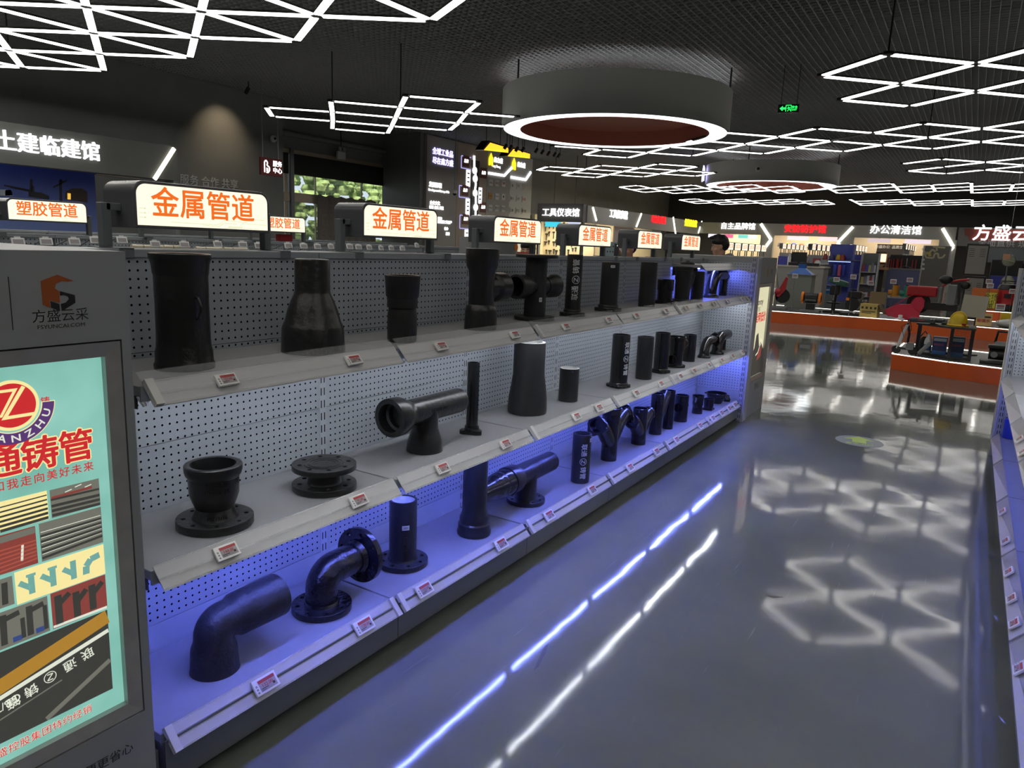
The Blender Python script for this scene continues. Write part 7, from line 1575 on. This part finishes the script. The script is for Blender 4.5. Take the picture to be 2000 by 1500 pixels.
def person(label, loc, facing, k, top, arms, head_turn=0.0, nod=0.0, hood=False):
    """local frame: faces +x, y is the left side; arms: for each side (elbow, wrist) points"""
    t = thing('person', label, 'person', loc, rz=facing); t.scale = (k, k, k)
    mb = MB()
    Rh = Matrix.Rotation(head_turn, 3, 'Z') @ Matrix.Rotation(nod, 3, 'Y'); hc = Vector((.02, 0, 1.615))
    def hp(v): return hc + Rh @ Vector(v)
    def blob(c, r, sc):
        b2 = MB(); b2.sphere((0, 0, 0), r, sc, 12)
        for v in b2.b.verts: v.co = hp(Vector(c)+v.co)
        me = bpy.data.meshes.new('t'); b2.b.to_mesh(me); b2.b.free(); mb.b.from_mesh(me); bpy.data.meshes.remove(me)
    blob((-.005, 0, .03), .092, (1.02, .82, 1.0)); blob((.012, 0, -.03), .078, (1.0, .80, 1.05)); blob((.045, 0, -.075), .042, (.95, 1.0, .8)); blob((.088, 0, -.015), .017, (1.0, .75, 1.5)); blob((.098, 0, -.030), .014, (1, .9, .8)); blob((.074, 0, .022), .03, (.5, 1.7, .5))
    blob((.083, 0, -.062), .012, (.8, 1.6, .6)); blob((.081, 0, -.075), .012, (.8, 1.4, .6))
    for s in (-1, 1): blob((-.005, s*.076, -.01), .028, (.6, .35, 1.05)); blob((.052, s*.04, -.035), .028, (.8, .8, .9))
    mb.tube([(-.01, 0, 1.40), (0, 0, 1.48), (.01, 0, 1.57)], [.062, .056, .058], 16)
    loft(mb, [((0, 0, .90), .10, .15), ((0, 0, 1.05), .10, .14), ((0, 0, 1.28), .115, .17), ((-.01, 0, 1.40), .085, .16), ((-.01, 0, 1.45), .05, .08)])
    for s in (-1, 1):
        e, w = arms[0 if s > 0 else 1]; e, w = Vector(e), Vector(w); sh = Vector((-.01, s*.17, 1.39))
        mb.tube([sh, e], [.052, .042], 12); mb.tube([e, w], [.042, .028], 12); mb.sphere(e, .043, n=8)
        d = (w-e).normalized(); sd = d.cross(Vector((0, 0, 1))); sd = sd.normalized() if sd.length > .1 else Vector((0, 1, 0)); up = sd.cross(d)
        mb.box(w+d*.05, (.085, .075, .028), Matrix((d, sd, up)).transposed())
        for f in range(4):
            b0 = w+d*.085+sd*(-.028+f*.019); L_ = (.055, .068, .064, .048)[f]; mb.tube([b0, b0+d*L_*.6-up*.006, b0+d*L_-up*.022], [.0085, .008, .007], 8)
        mb.tube([w+d*.02+sd*.035, w+d*.055+sd*.058-up*.008, w+d*.08+sd*.056-up*.016], [.011, .0095, .008], 8)
        mb.tube([(0, s*.085, .92), (.01, s*.095, .50), (-.01, s*.10, .08)], [.08, .056, .038], 14); mb.sphere((.05, s*.10, .045), .045, (2.2, .95, .9), 10)
    fuse(mb, 'body', SKIN, t, .0085)
    # clothing
    mb = MB(); loft(mb, [((0, 0, .84), .135, .185), ((0, 0, .90), .13, .18), ((0, 0, 1.10), .13, .175), ((0, 0, 1.28), .145, .20), ((-.01, 0, 1.39), .115, .195), ((-.01, 0, 1.455), .08, .10)])
    for s in (-1, 1):
        e, w = arms[0 if s > 0 else 1]; e, w = Vector(e), Vector(w); sh = Vector((-.01, s*.175, 1.385)); w2 = e.lerp(w, .95)
        mb.tube([sh, e, ], [.078, .062], 14); mb.sphere(sh, .078, n=10); mb.sphere(e, .062, n=10); mb.tube([e, w2], [.062, .045], 14)
    if hood: mb.tube([(-.02+.095*math.cos(a), .105*math.sin(a), 1.455-.03*math.cos(a)) for a in [2*PI*i/18 for i in range(19)]], [.038+.02*abs(math.cos(2*PI*i/18)) if math.cos(2*PI*i/18) < 0 else .030 for i in range(19)], 10)
    fuse(mb, 'jacket', top, t, .014)
    mb = MB(); mb.tube([(0, 0, .80), (0, 0, .98)], [.15, .145], 18)
    for s in (-1, 1): mb.tube([(0, s*.085, .88), (.01, s*.10, .50), (-.01, s*.105, .09)], [.10, .078, .06], 16)
    fuse(mb, 'trousers', NAVY, t, .016)
    for s in (-1, 1):
        o = MB().sphere((.055, s*.105, .05), .055, (2.2, 1.0, .9), 10).build('shoe', BLK, t, smooth=True)
    # hair cap with fringe, eyes
    mb = MB()
    def hb(c, r, sc):
        b2 = MB(); b2.sphere((0, 0, 0), r, sc, 12)
        for v in b2.b.verts: v.co = hp(Vector(c)+v.co)
        me = bpy.data.meshes.new('t'); b2.b.to_mesh(me); b2.b.free(); mb.b.from_mesh(me); bpy.data.meshes.remove(me)
    hb((-.012, 0, .062), .098, (1.06, .90, .82)); hb((-.045, 0, .02), .085, (.9, .98, 1.0)); hb((.050, 0, .075), .05, (.95, 1.5, .62)); hb((.066, 0, .055), .032, (.7, 1.9, .6))
    for i in range(9): hb((-.05+.016*i, .03*math.sin(i*2.1), .135-.004*abs(i-4)), .03, (1.2, 1.1, .7))
    fuse(mb, 'hair', HAIR, t, .010)
    for s in (-1, 1):
        MB().sphere(hp((.079, s*.033, .004)), .0085, n=8).build('eye', mat('eye_white', (.5, .48, .45), .2), t, smooth=True); MB().sphere(hp((.0855, s*.034, .003)), .0048, n=8).build('iris', INK, t, smooth=True); MB().beam(hp((.086, s*.018, .026)), hp((.080, s*.050, .029)), .006, .008).build('eyebrow', HAIR, t)
    return t
D1 = 9.5; q = atd(1409, 480, D1)
man = person('man in a grey hooded sweatshirt behind the shelving, looking down to the left', (q.x, q.y, 0), PI*1.05+.25, 1.0, HOOD, (((.10, .24, 1.12), (.34, .12, 1.10)), ((.10, -.24, 1.12), (.34, -.10, 1.12))), head_turn=.05, nod=.16, hood=True)
k = (at(1409, 480, Z=None, Y=q.y).z)/1.625; man.scale = (k, k, k)
q = atd(1229, 489, 9.2); k = q.z/1.60
person('person in a crimson jacket holding a phone up, between the fourth and fifth signs', (q.x, q.y, 0), -1.9, k, CRIM, (((.12, .26, 1.24), (.24, .10, 1.53)), ((.10, -.25, 1.12), (.30, -.10, 1.20))), nod=.1)
d_ = Vector((math.cos(-1.9), math.sin(-1.9), 0)); n_ = Vector((-math.sin(-1.9), math.cos(-1.9), 0)); pp_ = Vector((q.x, q.y, 0))+(d_*.33+n_*.085)*k; pp_.z = 1.60*k
t = thing('mobile_phone', 'mobile phone with a bright lamp held up by the person in crimson', 'phone', pp_, rz=-1.9); MB().box((0, 0, 0), (.008, .072, .145)).build('case', BLKJ, t, bevel=.003); MB().cyl((.004, .02, .05), (.006, .02, .05), .009, n=12).build('camera_lamp', emat('phone_lamp_light', (1, 1, .95), 2.5), t)
q = atd(1030, 489, 8.6); k = q.z/1.62
pb = person('person in black holding a red folder to the chin, left of the flanged cross', (q.x, q.y, 0), -1.25, k, BLKJ, (((.14, .24, 1.24), (.26, .07, 1.46)), ((.14, -.24, 1.24), (.26, -.07, 1.46))), nod=.1)
d_ = Vector((math.cos(-1.25), math.sin(-1.25), 0)); t = thing('red_folder', 'dark red folder held up by the person in black', 'folder', Vector((q.x, q.y, 0))+d_*.36*k+Vector((0, 0, 1.53*k)), rz=-1.25); MB().box((0, 0, 0), (.012, .22, .13)).build('cover', flat('dark_red_cover', (.28, .03, .02)), t, bevel=.003); MB().box((-.008, 0, 0), (.004, .21, .12)).build('pages', WPK, t)
q = atd(1201, 497, 10.6); k = q.z/1.70
person('dark-haired person behind the shelving, only the top of the head showing beside the fourth sign', (q.x, q.y, 0), -2.2, k, BLKJ, (((.05, .25, 1.12), (.14, .22, .88)), ((.05, -.25, 1.12), (.14, -.22, .88))))
# little things seen over the rail
q = at(1190, 487, X=-4.2); t = thing('notice_board', 'pale blue notice with a red header seen under the fourth sign', 'notice', Vector((q.x, q.y, 1.1))); MB().box2((-.01, -.28, 0), (.01, .30, q.z-1.1+.10)).build('sheet', mat('pale_blue_sheet', (.45, .62, .66), .5), t); MB().box2((.0101, -.28, .1), (.013, -.16, q.z-1.1+.09)).build('red_header', RED, t); mb = MB()
for i in range(3):
    for j in range(4): mb.box((.0115, -.08+j*.09, q.z-1.1+.04-i*.07), (.002, .03, .02))
mb.build('print', INK, t); MB().beam((0, .01, -1.1), (0, .01, .0), .03, .03).build('post', STEEL, t)
q = at(954, 480, X=-3.7); t = thing('steel_drum', 'grey steel tub with an orange flame mark, seen over the rail under the third sign', 'tub', Vector((q.x, q.y, 0))); MB().lathe([(.26, 0), (.26, q.z+.07), (.25, q.z+.07), (.25, q.z-.2)], n=36).build('tub', mat('galvanised_tub', (.24, .25, .25), .35, metal=.4), t, smooth=True); MB().prism([(-.02, 0), (.02, 0), (.03, .03), (.0, .08), (-.03, .03)], (.262, .05, q.z-.03), EY_, EZ_, .002).build('flame_mark', ORM, t)
